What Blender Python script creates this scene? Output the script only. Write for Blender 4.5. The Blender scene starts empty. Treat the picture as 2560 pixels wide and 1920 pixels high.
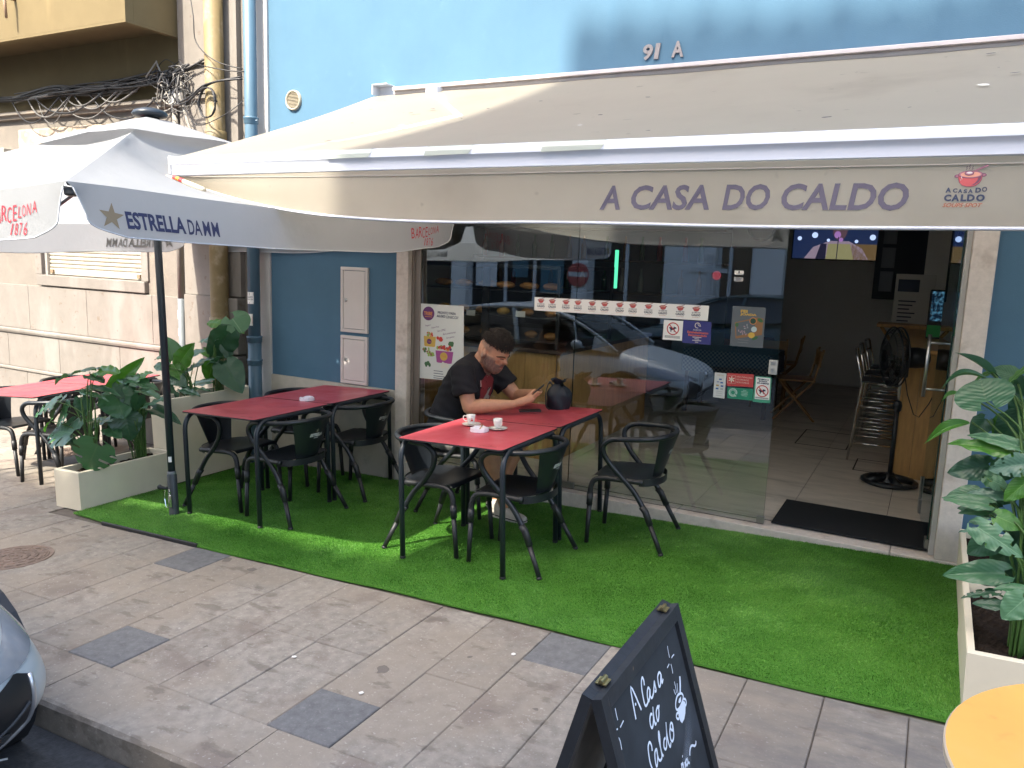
import bpy, bmesh, math, random
import numpy as np
from mathutils import Vector, Matrix
random.seed(7); np.random.seed(7)
scene = bpy.context.scene
COL = scene.collection
PI = math.pi

# ------------------------------------------------------------------ camera
cam_d = bpy.data.cameras.new('camera'); cam = bpy.data.objects.new('camera', cam_d); COL.objects.link(cam)
CAMH = 1.75
yaw, pit, rol = math.radians(-28.011), math.radians(-9.122), math.radians(2.0577)
fw = Vector((math.sin(yaw)*math.cos(pit), math.cos(yaw)*math.cos(pit), math.sin(pit)))
r0 = Vector((math.cos(yaw), -math.sin(yaw), 0)); u0 = r0.cross(fw)
r1 = math.cos(rol)*r0 + math.sin(rol)*u0; u1 = -math.sin(rol)*r0 + math.cos(rol)*u0
cam.matrix_world = Matrix(((r1.x,u1.x,-fw.x,0),(r1.y,u1.y,-fw.y,0),(r1.z,u1.z,-fw.z,CAMH),(0,0,0,1)))
cam_d.sensor_width = 36; cam_d.lens = 36*1972/2560; cam_d.clip_start = .05; cam_d.clip_end = 600
scene.camera = cam
# ------------------------------------------------------------------ sky, sun, exposure
SUN_EL, SUN_AZX, SUN_AZY = math.radians(46.5), -0.207, -1.0
world = bpy.data.worlds.new('World'); scene.world = world; world.use_nodes = True
wn = world.node_tree.nodes; wl = world.node_tree.links; wn.clear()
sky = wn.new('ShaderNodeTexSky'); sky.sky_type = 'NISHITA'; sky.sun_disc = False
sky.sun_elevation = SUN_EL; sky.sun_rotation = math.atan2(SUN_AZX, SUN_AZY)
sky.air_density = 1.0; sky.dust_density = 4.5; sky.ozone_density = 1.0
bg = wn.new('ShaderNodeBackground'); bg.inputs['Strength'].default_value = 0.15
wo = wn.new('ShaderNodeOutputWorld'); wl.new(sky.outputs[0], bg.inputs[0]); wl.new(bg.outputs[0], wo.inputs[0])
sun_d = bpy.data.lights.new('sun', 'SUN'); sun = bpy.data.objects.new('sun', sun_d); COL.objects.link(sun)
sun_d.energy = 2.3; sun_d.angle = math.radians(0.55); sun_d.color = (1, .93, .80)
hl = math.hypot(SUN_AZX, SUN_AZY)
sd = Vector((SUN_AZX/hl*math.cos(SUN_EL), SUN_AZY/hl*math.cos(SUN_EL), math.sin(SUN_EL)))
sun.rotation_euler = sd.to_track_quat('Z', 'Y').to_euler(); sun.location = (0, 0, 30)
scene.view_settings.view_transform = 'Standard'; scene.view_settings.look = 'None'
scene.view_settings.exposure = 2.40; scene.view_settings.gamma = 1; scene.view_settings.use_curve_mapping = False
scene.render.engine = 'CYCLES'
scene.cycles.max_bounces = 8; scene.cycles.diffuse_bounces = 4; scene.cycles.glossy_bounces = 4
scene.cycles.transmission_bounces = 6; scene.cycles.transparent_max_bounces = 16
scene.cycles.sample_clamp_indirect = 6; scene.cycles.use_denoising = True
scene.cycles.caustics_reflective = False; scene.cycles.caustics_refractive = False

# ------------------------------------------------------------------ frames
SL = 0.0393                       # the street falls to the left
def gz(x): return SL*x
def GM(x, y, rz=0, h=0):          # frame standing on the sloping pavement
    return Matrix.Translation((x-SL*h, y, SL*x+h)) @ Matrix.Rotation(-SL, 4, 'Y') @ Matrix.Rotation(rz, 4, 'Z')

# ------------------------------------------------------------------ materials
def mat(name, col, rough=.6, spec=.5, metal=0, var=0, vscale=8, bump=0, bscale=60, bdist=.002, var2=None, trans=0, coat=0, rand=0, detail=5, stretch=None):
    m = bpy.data.materials.new(name); m.use_nodes = True
    N = m.node_tree.nodes; L = m.node_tree.links
    b = N['Principled BSDF']; out = N['Material Output']
    c = tuple(col)+(1,)
    b.inputs['Base Color'].default_value = c
    b.inputs['Roughness'].default_value = rough; b.inputs['Metallic'].default_value = metal
    b.inputs['Specular IOR Level'].default_value = spec
    if coat: b.inputs['Coat Weight'].default_value = coat; b.inputs['Coat Roughness'].default_value = .05
    geo = N.new('ShaderNodeNewGeometry'); pos = geo.outputs['Position']
    if stretch:
        mp = N.new('ShaderNodeMapping'); mp.inputs['Scale'].default_value = stretch; L.new(pos, mp.inputs[0]); pos = mp.outputs[0]
    colsock = None
    if var or rand:
        mul = None
        if var:
            nz = N.new('ShaderNodeTexNoise'); nz.inputs['Scale'].default_value = vscale; nz.inputs['Detail'].default_value = detail; nz.inputs['Roughness'].default_value = .65
            L.new(pos, nz.inputs['Vector'])
            mr = N.new('ShaderNodeMapRange'); mr.inputs[1].default_value = .3; mr.inputs[2].default_value = .7
            mr.inputs[3].default_value = 1-var; mr.inputs[4].default_value = 1+var; L.new(nz.outputs[0], mr.inputs[0]); mul = mr.outputs[0]
        if rand:
            oi = N.new('ShaderNodeObjectInfo'); mr2 = N.new('ShaderNodeMapRange'); mr2.inputs[3].default_value = 1-rand; mr2.inputs[4].default_value = 1+rand
            L.new(oi.outputs['Random'], mr2.inputs[0])
            if mul:
                mm = N.new('ShaderNodeMath'); mm.operation = 'MULTIPLY'; L.new(mul, mm.inputs[0]); L.new(mr2.outputs[0], mm.inputs[1]); mul = mm.outputs[0]
            else: mul = mr2.outputs[0]
        vm = N.new('ShaderNodeVectorMath'); vm.operation = 'SCALE'; vm.inputs[0].default_value = col; L.new(mul, vm.inputs['Scale'])
        colsock = vm.outputs[0]
        L.new(colsock, b.inputs['Base Color'])
    if bump:
        nb = N.new('ShaderNodeTexNoise'); nb.inputs['Scale'].default_value = bscale; nb.inputs['Detail'].default_value = 6
        L.new(pos, nb.inputs['Vector'])
        bp = N.new('ShaderNodeBump'); bp.inputs['Strength'].default_value = bump; bp.inputs['Distance'].default_value = bdist
        L.new(nb.outputs[0], bp.inputs['Height']); L.new(bp.outputs[0], b.inputs['Normal'])
    if trans:
        tr = N.new('ShaderNodeBsdfTranslucent'); tr.inputs[0].default_value = c
        if colsock: L.new(colsock, tr.inputs[0])
        mx = N.new('ShaderNodeMixShader'); mx.inputs[0].default_value = trans
        L.new(b.outputs[0], mx.inputs[1]); L.new(tr.outputs[0], mx.inputs[2]); L.new(mx.outputs[0], out.inputs[0])
    return m
def emat(name, col, strength):
    m = bpy.data.materials.new(name); m.use_nodes = True
    b = m.node_tree.nodes['Principled BSDF']; b.inputs['Base Color'].default_value = (0,0,0,1); b.inputs['Roughness'].default_value = .3
    b.inputs['Emission Color'].default_value = tuple(col)+(1,); b.inputs['Emission Strength'].default_value = strength
    return m
def nodes(m): return m.node_tree.nodes, m.node_tree.links, m.node_tree.nodes['Principled BSDF']
def stain(m, col, scale, lo, hi, amt=1.0, detail=4, seed=0, stretch=(1,1,1)):
    """blend a stain colour over the base colour where a noise is high"""
    N, L, b = nodes(m)
    geo = N.new('ShaderNodeNewGeometry'); mp = N.new('ShaderNodeMapping'); mp.inputs['Location'].default_value = (seed*3.1, seed*1.7, seed*.9); mp.inputs['Scale'].default_value = stretch
    L.new(geo.outputs['Position'], mp.inputs[0])
    nz = N.new('ShaderNodeTexNoise'); nz.inputs['Scale'].default_value = scale; nz.inputs['Detail'].default_value = detail; nz.inputs['Roughness'].default_value = .6
    L.new(mp.outputs[0], nz.inputs['Vector'])
    mr = N.new('ShaderNodeMapRange'); mr.interpolation_type = 'SMOOTHSTEP'; mr.inputs[1].default_value = lo; mr.inputs[2].default_value = hi; mr.inputs[3].default_value = 0; mr.inputs[4].default_value = amt
    L.new(nz.outputs[0], mr.inputs[0])
    mx = N.new('ShaderNodeMix'); mx.data_type = 'RGBA'; L.new(mr.outputs[0], mx.inputs[0])
    inp = b.inputs['Base Color']
    if inp.is_linked: L.new(inp.links[0].from_socket, mx.inputs[6])
    else: mx.inputs[6].default_value = inp.default_value
    mx.inputs[7].default_value = tuple(col)+(1,)
    L.new(mx.outputs[2], inp)
    for n in N:
        if n.type == 'BSDF_TRANSLUCENT': L.new(mx.outputs[2], n.inputs[0])
    return m
def gumspots(m, col, scale, thr, amt=.8):
    N, L, b = nodes(m)
    geo = N.new('ShaderNodeNewGeometry')
    dn = N.new('ShaderNodeTexNoise'); dn.inputs['Scale'].default_value = 18; L.new(geo.outputs['Position'], dn.inputs['Vector'])
    va = N.new('ShaderNodeVectorMath'); va.operation = 'MULTIPLY_ADD'; L.new(dn.outputs['Color'], va.inputs[0]); va.inputs[1].default_value = (.06,.06,.0); L.new(geo.outputs['Position'], va.inputs[2])
    vo = N.new('ShaderNodeTexVoronoi'); vo.inputs['Scale'].default_value = scale; L.new(va.outputs[0], vo.inputs['Vector'])
    wn_ = N.new('ShaderNodeMath'); wn_.operation = 'MULTIPLY'; sp = N.new('ShaderNodeSeparateColor'); L.new(vo.outputs['Color'], sp.inputs[0])
    L.new(sp.outputs[0], wn_.inputs[0]); wn_.inputs[1].default_value = thr
    mr = N.new('ShaderNodeMath'); mr.operation = 'LESS_THAN'; L.new(vo.outputs['Distance'], mr.inputs[0]); L.new(wn_.outputs[0], mr.inputs[1])
    g2 = N.new('ShaderNodeMath'); g2.operation = 'GREATER_THAN'; L.new(sp.outputs[1], g2.inputs[0]); g2.inputs[1].default_value = .55
    m3 = N.new('ShaderNodeMath'); m3.operation = 'MULTIPLY'; L.new(mr.outputs[0], m3.inputs[0]); L.new(g2.outputs[0], m3.inputs[1])
    m4 = N.new('ShaderNodeMath'); m4.operation = 'MULTIPLY'; L.new(m3.outputs[0], m4.inputs[0]); m4.inputs[1].default_value = amt
    mx = N.new('ShaderNodeMix'); mx.data_type = 'RGBA'; L.new(m4.outputs[0], mx.inputs[0])
    inp = b.inputs['Base Color']
    L.new(inp.links[0].from_socket, mx.inputs[6]) if inp.is_linked else None
    mx.inputs[7].default_value = tuple(col)+(1,); L.new(mx.outputs[2], inp)

# ------------------------------------------------------------------ mesh builder
class MB:
    def __init__(s): s.v = []; s.f = []; s.mi = []; s.uv = {}
    def add(s, vs, fs, mi=0, M=None):
        o = len(s.v)
        if M is not None: vs = [M @ Vector(v) for v in vs]
        s.v += [tuple(v) for v in vs]; s.f += [tuple(i+o for i in f) for f in fs]; s.mi += [mi]*len(fs)
        return s
    def box(s, a, b, mi=0, M=None):
        x0,y0,z0 = a; x1,y1,z1 = b
        vs = [(x0,y0,z0),(x1,y0,z0),(x1,y1,z0),(x0,y1,z0),(x0,y0,z1),(x1,y0,z1),(x1,y1,z1),(x0,y1,z1)]
        return s.add(vs, [(0,3,2,1),(4,5,6,7),(0,1,5,4),(1,2,6,5),(2,3,7,6),(3,0,4,7)], mi, M)
    def bbox(s, a, b, r=.005, mi=0, M=None):      # chamfered box
        bm = bmesh.new(); bmesh.ops.create_cube(bm, size=1)
        c = [(a[i]+b[i])/2 for i in range(3)]; d = [abs(b[i]-a[i]) for i in range(3)]
        for v in bm.verts: v.co = Vector((c[0]+v.co.x*d[0], c[1]+v.co.y*d[1], c[2]+v.co.z*d[2]))
        bmesh.ops.bevel(bm, geom=list(bm.edges), offset=min(r, min(d)*.45), segments=2, affect='EDGES', profile=.5)
        bm.verts.index_update()
        s.add([v.co.copy() for v in bm.verts], [tuple(v.index for v in f.verts) for f in bm.faces], mi, M); bm.free(); return s
    def tube(s, pts, r, n=10, mi=0, M=None, closed=False, caps=True):
        P = [Vector(p) for p in pts]; k = len(P); rs = r if isinstance(r, (list, tuple)) else [r]*k
        T = []
        for i in range(k):
            a = P[(i-1) % k] if (closed or i > 0) else P[0]; b = P[(i+1) % k] if (closed or i < k-1) else P[-1]
            t = (b-a); T.append(t.normalized() if t.length > 1e-9 else Vector((0,0,1)))
        u = T[0].orthogonal().normalized(); vs = []
        for i in range(k):
            u = (u - T[i]*u.dot(T[i]));
            if u.length < 1e-6: u = T[i].orthogonal()
            u.normalize(); w = T[i].cross(u)
            for j in range(n):
                a = 2*PI*j/n; vs.append(P[i] + (u*math.cos(a)+w*math.sin(a))*rs[i])
        fs = []
        for i in range(k if closed else k-1):
            i2 = (i+1) % k
            for j in range(n): fs.append((i*n+j, i*n+(j+1) % n, i2*n+(j+1) % n, i2*n+j))
        if not closed and caps: fs += [tuple(range(n-1,-1,-1)), tuple(range((k-1)*n, k*n))]
        return s.add(vs, fs, mi, M)
    def lathe(s, prof, n=24, mi=0, M=None, a0=0, a1=2*PI):
        full = abs(a1-a0-2*PI) < 1e-6; m = n if full else n+1; vs = []; fs = []
        for r, z in prof:
            for j in range(m): a = a0+(a1-a0)*j/n; vs.append((max(r,1e-5)*math.cos(a), max(r,1e-5)*math.sin(a), z))
        for i in range(len(prof)-1):
            for j in range(n):
                j2 = (j+1) % m; fs.append((i*m+j, i*m+j2, (i+1)*m+j2, (i+1)*m+j))
        return s.add(vs, fs, mi, M)
    def grid(s, fn, nu, nv, mi=0, M=None, uv=False, flip=False):
        o = len(s.v); vs = [fn(i/nu, j/nv) for j in range(nv+1) for i in range(nu+1)]
        fs = []
        for j in range(nv):
            for i in range(nu):
                a = j*(nu+1)+i; q = (a, a+1, a+nu+2, a+nu+1); fs.append(q[::-1] if flip else q)
        if uv:
            for j in range(nv+1):
                for i in range(nu+1): s.uv[o+j*(nu+1)+i] = (i/nu, j/nv)
        return s.add(vs, fs, mi, M)
    def prism(s, poly, z0, z1, mi=0, M=None):      # polygon in xy, extruded in z
        n = len(poly); vs = [(x,y,z0) for x,y in poly]+[(x,y,z1) for x,y in poly]
        fs = [tuple(range(n-1,-1,-1)), tuple(range(n,2*n))]+[(i,(i+1)%n,n+(i+1)%n,n+i) for i in range(n)]
        return s.add(vs, fs, mi, M)
    def poly(s, pts, mi=0, M=None): return s.add(pts, [tuple(range(len(pts)))], mi, M)
    def ell(s, c, r, n=12, m=8, mi=0, M=None):
        vs = []; fs = []
        for i in range(m+1):
            t = PI*i/m
            for j in range(n): a = 2*PI*j/n; vs.append((c[0]+r[0]*math.sin(t)*math.cos(a), c[1]+r[1]*math.sin(t)*math.sin(a), c[2]+r[2]*math.cos(t)))
        for i in range(m):
            for j in range(n): fs.append((i*n+j, (i+1)*n+j, (i+1)*n+(j+1)%n, i*n+(j+1)%n))
        return s.add(vs, fs, mi, M)
    def ribbon(s, pts, w, nrm, mi=0, off=0):
        P = [Vector(p) for p in pts]; nrm = Vector(nrm).normalized(); vs = []; fs = []
        for i, p in enumerate(P):
            t = (P[min(i+1,len(P)-1)]-P[max(i-1,0)]); t = t.normalized() if t.length > 1e-9 else Vector((1,0,0))
            d = nrm.cross(t).normalized()*w*.5; vs += [p-d+nrm*off, p+d+nrm*off]
        for i in range(len(P)-1): fs.append((2*i, 2*i+2, 2*i+3, 2*i+1))
        return s.add(vs, fs, mi)
    def mesh(s, name, mats, smooth=False, angle=None):
        me = bpy.data.meshes.new(name); me.from_pydata(s.v, [], s.f)
        for m in (mats if isinstance(mats, (list, tuple)) else [mats]): me.materials.append(m)
        if any(s.mi): me.polygons.foreach_set('material_index', s.mi)
        if s.uv:
            ul = me.uv_layers.new(name='UVMap'); li = np.zeros(len(me.loops), dtype=np.int32); me.loops.foreach_get('vertex_index', li)
            arr = np.array([s.uv.get(int(i), (0,0)) for i in li], dtype=np.float32).ravel(); ul.data.foreach_set('uv', arr)
        if smooth or angle: me.polygons.foreach_set('use_smooth', [True]*len(me.polygons))
        me.update()
        if angle:
            bm = bmesh.new(); bm.from_mesh(me)
            for e in bm.edges:
                if len(e.link_faces) == 2 and e.calc_face_angle(0) > math.radians(angle): e.smooth = False
            bm.to_mesh(me); bm.free()
        return me
    def build(s, name, mats, parent=None, smooth=False, angle=None, M=None):
        return link(name, s.mesh(name, mats, smooth, angle), parent, M)
def link(name, me, parent=None, M=None):
    o = bpy.data.objects.new(name, me); COL.objects.link(o)
    if parent is not None: o.parent = parent
    if M is not None: o.matrix_local = M if parent is not None else M
    return o
def tag(o, label=None, cat=None, group=None, kind=None):
    if label: o['label'] = label
    if cat: o['category'] = cat
    if group: o['group'] = group
    if kind: o['kind'] = kind
    return o
def thing(name, label, cat, M=None, group=None):
    o = bpy.data.objects.new(name, None); COL.objects.link(o); o.empty_display_size = .1
    if M is not None: o.matrix_world = M
    return tag(o, label, cat, group)
def copy_tree(o, parent=None):
    c = o.copy(); COL.objects.link(c)
    if parent is not None: c.parent = parent
    for ch in KIDS(o): copy_tree(ch, c)
    return c
def KIDS(o): return [x for x in list(COL.objects) if x.parent == o]
def dup(o, M, label, group=None):
    c = copy_tree(o); c.matrix_world = M; c['label'] = label
    if group: c['group'] = group
    return c

# ------------------------------------------------------------------ flat lettering (text turned into flat faces)
_tc = {}
def text2d(txt, bold=0.0, shear=0.0, spacing=1.0):
    key = (txt, bold, shear, spacing)
    if key in _tc: return _tc[key]
    cu = bpy.data.curves.new('lettering', 'FONT'); cu.body = txt; cu.size = 1; cu.shear = shear; cu.offset = bold; cu.space_character = spacing
    cu.resolution_u = 3; cu.fill_mode = 'BOTH'
    ob = bpy.data.objects.new('lettering', cu); COL.objects.link(ob)
    me = bpy.data.meshes.new_from_object(ob.evaluated_get(bpy.context.evaluated_depsgraph_get()))
    vs = [(v.co.x, v.co.y) for v in me.vertices]; fs = [tuple(p.vertices) for p in me.polygons]
    bpy.data.objects.remove(ob); bpy.data.curves.remove(cu); bpy.data.meshes.remove(me)
    xs = [v[0] for v in vs]; ys = [v[1] for v in vs]
    bb = (min(xs), min(ys), max(xs), max(ys)) if vs else (0,0,1,1)
    _tc[key] = (vs, fs, bb); return _tc[key]
def put_text(mb, txt, fn, x0, x1, y0, y1, mi=0, bold=0.0, shear=0.0, spacing=1.0, flip=False):
    """fit txt into the rectangle (x0..x1, y0..y1) of a 2-d surface, fn maps it into space"""
    vs, fs, bb = text2d(txt, bold, shear, spacing)
    sx = (x1-x0)/(bb[2]-bb[0]); sy = (y1-y0)/(bb[3]-bb[1])
    P = [fn(x0+(v[0]-bb[0])*sx, y0+(v[1]-bb[1])*sy) for v in vs]
    mb.add(P, [f[::-1] for f in fs] if flip else fs, mi)
def rect(mb, fn, x0, y0, x1, y1, mi=0): mb.add([fn(x0,y0), fn(x1,y0), fn(x1,y1), fn(x0,y1)], [(0,1,2,3)], mi)
def disc(mb, fn, cx, cy, rx, ry=None, mi=0, n=24, rot=0):
    ry = ry or rx; c, s_ = math.cos(rot), math.sin(rot); P = []
    for i in range(n):
        a = 2*PI*i/n; x, y = rx*math.cos(a), ry*math.sin(a); P.append(fn(cx+x*c-y*s_, cy+x*s_+y*c))
    mb.add(P, [tuple(range(n))], mi)
def ring(mb, fn, cx, cy, r0_, r1_, mi=0, n=28, a0=0, a1=2*PI):
    P = []
    for i in range(n+1):
        a = a0+(a1-a0)*i/n; P += [fn(cx+r0_*math.cos(a), cy+r0_*math.sin(a)), fn(cx+r1_*math.cos(a), cy+r1_*math.sin(a))]
    mb.add(P, [(2*i, 2*i+1, 2*i+3, 2*i+2) for i in range(n)], mi)
def line(mb, fn, pts, w, mi=0):
    vs = []; n = len(pts)
    for i in range(n):
        a = pts[max(i-1,0)]; b = pts[min(i+1,n-1)]; dx, dy = b[0]-a[0], b[1]-a[1]; l = math.hypot(dx,dy) or 1
        ww = w[i] if isinstance(w, (list,tuple)) else w
        nx, ny = -dy/l*ww/2, dx/l*ww/2; vs += [fn(pts[i][0]+nx, pts[i][1]+ny), fn(pts[i][0]-nx, pts[i][1]-ny)]
    mb.add(vs, [(2*i, 2*i+1, 2*i+3, 2*i+2) for i in range(n-1)], mi)

# ------------------------------------------------------------------ shared materials
M_blue = mat('blue_plaster', (.080,.160,.232), .85, .2, var=.05, vscale=2.2, bump=.25, bscale=120, bdist=.003)
stain(M_blue, (.062,.145,.23), 1.5, .5, .8, .35, detail=6, seed=2, stretch=(3,3,.25)); stain(M_blue, (.115,.215,.30), 5, .6, .75, .3, detail=8, seed=5)
M_white = mat('white_plaster', (.5,.49,.47), .8, .3, var=.06, vscale=3, bump=.2, bscale=90)
M_stone = mat('jamb_stone', (.62,.55,.485), .8, .3, var=.10, vscale=30, bump=.35, bscale=140, bdist=.003)
stain(M_stone, (.27,.20,.15), 5, .55, .75, .5, seed=3)
M_clad = mat('cladding_stone', (.195,.176,.155), .75, .3, var=.09, vscale=6, bump=.25, bscale=50, bdist=.003, rand=.06)
stain(M_clad, (.245,.228,.208), 2.2, .5, .7, .8, seed=1, stretch=(1.4,1,.5)); stain(M_clad, (.15,.11,.08), 14, .62, .70, .6, seed=2)
M_stucco = mat('old_stucco', (.195,.174,.15), .9, .2, var=.09, vscale=4, bump=.4, bscale=60, bdist=.004)
stain(M_stucco, (.36,.29,.22), 3, .55, .8, .6, seed=5)
M_ochre = mat('ochre_plaster', (.160,.124,.064), .85, .2, var=.07, vscale=3, bump=.25, bscale=70)
stain(M_ochre, (.30,.22,.11), 1.6, .58, .85, .6, seed=6, stretch=(2,2,.4))
M_ochre_pipe = mat('ochre_pipe_paint', (.18,.135,.062), .6, .4, var=.1, vscale=12); stain(M_ochre_pipe, (.33,.27,.19), 6, .5, .7, .7, seed=4)
M_blue_pipe = mat('blue_pipe_paint', (.07,.135,.19), .45, .5, var=.06, vscale=8)
M_paper = mat('paper_white', (.80,.79,.76), .5, .4)
M_print = mat('print_dark_blue', (.022,.03,.07), .5, .4)
M_black = mat('black_plastic', (.012,.013,.015), .45, .5)
M_steel = mat('brushed_steel', (.62,.62,.60), .28, .5, metal=1)
M_chrome = mat('chrome', (.75,.75,.75), .12, .5, metal=1)
M_soil = mat('potting_soil', (.022,.016,.012), .95, .1, var=.4, vscale=60, bump=1, bscale=90, bdist=.01)
M_planter = mat('planter_render', (.62,.56,.43), .7, .35, var=.04, vscale=5, bump=.12, bscale=120)
M_wood = mat('pine_board', (.50,.29,.11), .45, .4, var=.20, vscale=5, stretch=(6,6,.8))
M_int = mat('interior_paint', (.66,.64,.61), .8, .2)
def glass_mat(name, tint, boost):
    m = bpy.data.materials.new(name); m.use_nodes = True; N = m.node_tree.nodes; L = m.node_tree.links; N.clear()
    o = N.new('ShaderNodeOutputMaterial'); t = N.new('ShaderNodeBsdfTransparent'); t.inputs[0].default_value = tuple(tint)+(1,)
    if boost:
        g = N.new('ShaderNodeBsdfGlossy'); g.inputs['Roughness'].default_value = 0; g.inputs['Color'].default_value = (.86,.94,1,1)
        fr = N.new('ShaderNodeLayerWeight'); fr.inputs[0].default_value = .5
        # Schlick curve of one minus facing, both faces of the pane together
        pw = N.new('ShaderNodeMath'); pw.operation = 'POWER'; L.new(fr.outputs['Facing'], pw.inputs[0]); pw.inputs[1].default_value = 4.5
        ma = N.new('ShaderNodeMath'); ma.operation = 'MULTIPLY_ADD'; L.new(pw.outputs[0], ma.inputs[0]); ma.inputs[1].default_value = .9; ma.inputs[2].default_value = boost; ma.use_clamp = True
        mx = N.new('ShaderNodeMixShader'); L.new(ma.outputs[0], mx.inputs[0]); L.new(t.outputs[0], mx.inputs[1]); L.new(g.outputs[0], mx.inputs[2]); L.new(mx.outputs[0], o.inputs[0])
    else: L.new(t.outputs[0], o.inputs[0])
    return m
M_glass = glass_mat('window_glass', (.84,.88,.87), .145)
M_glass_in = glass_mat('window_glass_back', (.97,.98,.98), 0)
M_glass_edge = mat('glass_edge', (.01,.035,.03), .2, .6)
# ================================================================== GROUND
YK, YF = 1.75, 5.28                                   # kerb face, facade
M_asph = mat('asphalt', (.075,.073,.07), .9, .3, var=.45, vscale=45, bump=1, bscale=55, bdist=.012)
M_gutter = mat('gutter_asphalt', (.05,.05,.05), .8, .3, var=.3, vscale=30, bump=.7, bscale=70, bdist=.006)
M_mortar = mat('mortar', (.125,.108,.092), .95, .1, var=.2, vscale=20)
M_slab = mat('paving_slab', (.222,.200,.170), .82, .25, var=.23, vscale=19, bump=.5, bscale=110, bdist=.003, rand=.10, detail=8)
stain(M_slab, (.235,.20,.158), 1.1, .45, .6, .7, seed=2)
stain(M_slab, (.16,.13,.11), 3.2, .53, .66, .7, detail=8, seed=1); stain(M_slab, (.22,.135,.085), .9, .62, .70, .55, detail=6, seed=8)
stain(M_slab, (.42,.39,.36), 70, .60, .75, .5, detail=2, seed=4)
N_, L_, b_ = nodes(M_slab)     # greasy grey dirt trodden into the slabs by the shop door end
gg = N_.new('ShaderNodeNewGeometry'); sx = N_.new('ShaderNodeSeparateXYZ'); L_.new(gg.outputs['Position'], sx.inputs[0])
mr_ = N_.new('ShaderNodeMapRange'); mr_.interpolation_type = 'SMOOTHSTEP'; mr_.inputs[1].default_value = -1.5; mr_.inputs[2].default_value = .1; L_.new(sx.outputs[0], mr_.inputs[0])
nz_ = N_.new('ShaderNodeTexNoise'); nz_.inputs['Scale'].default_value = 5; nz_.inputs['Detail'].default_value = 9; nz_.inputs['Roughness'].default_value = .7; mp_ = N_.new('ShaderNodeMapping'); mp_.inputs['Scale'].default_value = (.6,1.6,1); L_.new(gg.outputs['Position'], mp_.inputs[0]); L_.new(mp_.outputs[0], nz_.inputs['Vector'])
mr2_ = N_.new('ShaderNodeMapRange'); mr2_.inputs[1].default_value = .35; mr2_.inputs[2].default_value = .62; mr2_.inputs[3].default_value = .25; mr2_.inputs[4].default_value = .95; L_.new(nz_.outputs[0], mr2_.inputs[0])
mm_ = N_.new('ShaderNodeMath'); mm_.operation = 'MULTIPLY'; L_.new(mr_.outputs[0], mm_.inputs[0]); L_.new(mr2_.outputs[0], mm_.inputs[1])
mx_ = N_.new('ShaderNodeMix'); mx_.data_type = 'RGBA'; L_.new(mm_.outputs[0], mx_.inputs[0]); L_.new(b_.inputs['Base Color'].links[0].from_socket, mx_.inputs[6]); mx_.inputs[7].default_value = (.125,.118,.112,1); L_.new(mx_.outputs[2], b_.inputs['Base Color'])
stain(M_slab, (.12,.10,.083), 7.5, .57, .66, .6, detail=6, seed=6, stretch=(.7,1.5,1))
gumspots(M_slab, (.11,.095,.085), 3.6, .13)
M_slabd = mat('dark_paving_slab', (.125,.125,.125), .75, .3, var=.22, vscale=25, bump=.5, bscale=120, bdist=.003, detail=8)
stain(M_slabd, (.22,.21,.205), 60, .58, .75, .6, detail=3, seed=4)
M_kerb = mat('kerb_stone', (.25,.228,.205), .85, .25, var=.18, vscale=18, bump=.6, bscale=90, bdist=.004, rand=.05, detail=8)
stain(M_kerb, (.13,.115,.10), 4, .55, .72, .6, seed=5); stain(M_kerb, (.42,.39,.36), 70, .60, .75, .5, detail=2, seed=4)

mb = MB(); mb.grid(lambda u, v: (-60+120*u, -14+(YK+14.2)*v, gz(-60+120*u)-.135), 30, 10)
tag(mb.build('road', M_asph), kind='structure')
mb = MB(); mb.grid(lambda u, v: (-14+17*u, YK-.34+.335*v, gz(-14+17*u)-.130+.012*v), 60, 3)
tag(mb.build('gutter', M_gutter), kind='structure')

UN = .315; X0 = -1.185
def sbox(m, x0, x1, y0, y1, h0, h1, b=.004):          # slab lying on the slope, top edges slightly worn
    z0a, z0b = gz(x0), gz(x1)
    vs = [(x0,y0,z0a+h0),(x1,y0,z0b+h0),(x1,y1,z0b+h0),(x0,y1,z0a+h0),
          (x0,y0,z0a+h1-b),(x1,y0,z0b+h1-b),(x1,y1,z0b+h1-b),(x0,y1,z0a+h1-b),
          (x0+b,y0+b,gz(x0+b)+h1),(x1-b,y0+b,gz(x1-b)+h1),(x1-b,y1-b,gz(x1-b)+h1),(x0+b,y1-b,gz(x0+b)+h1)]
    m.add(vs, [(0,1,5,4),(1,2,6,5),(2,3,7,6),(3,0,4,7),(4,5,9,8),(5,6,10,9),(6,7,11,10),(7,4,8,11),(8,9,10,11)])
pav = MB(); pav.grid(lambda u, v: (-17+20*u, YK+.02+(5.27-YK)*v, gz(-17+20*u)-.012), 20, 4)
pav = tag(pav.build('pavement', M_mortar), kind='structure')
dark_at = {(-7,0), (-3,0), (-1,3), (-9,3), (-13,5), (-19,7), (-6,8)}
forced = {-4:[2], -2:[2], -3:[1], 3:[3], -8:[2], -7:[1,3], -5:[2], -1:[3], 0:[2], -9:[3], -13:[5,6]}
rs = random.Random(4)
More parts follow.
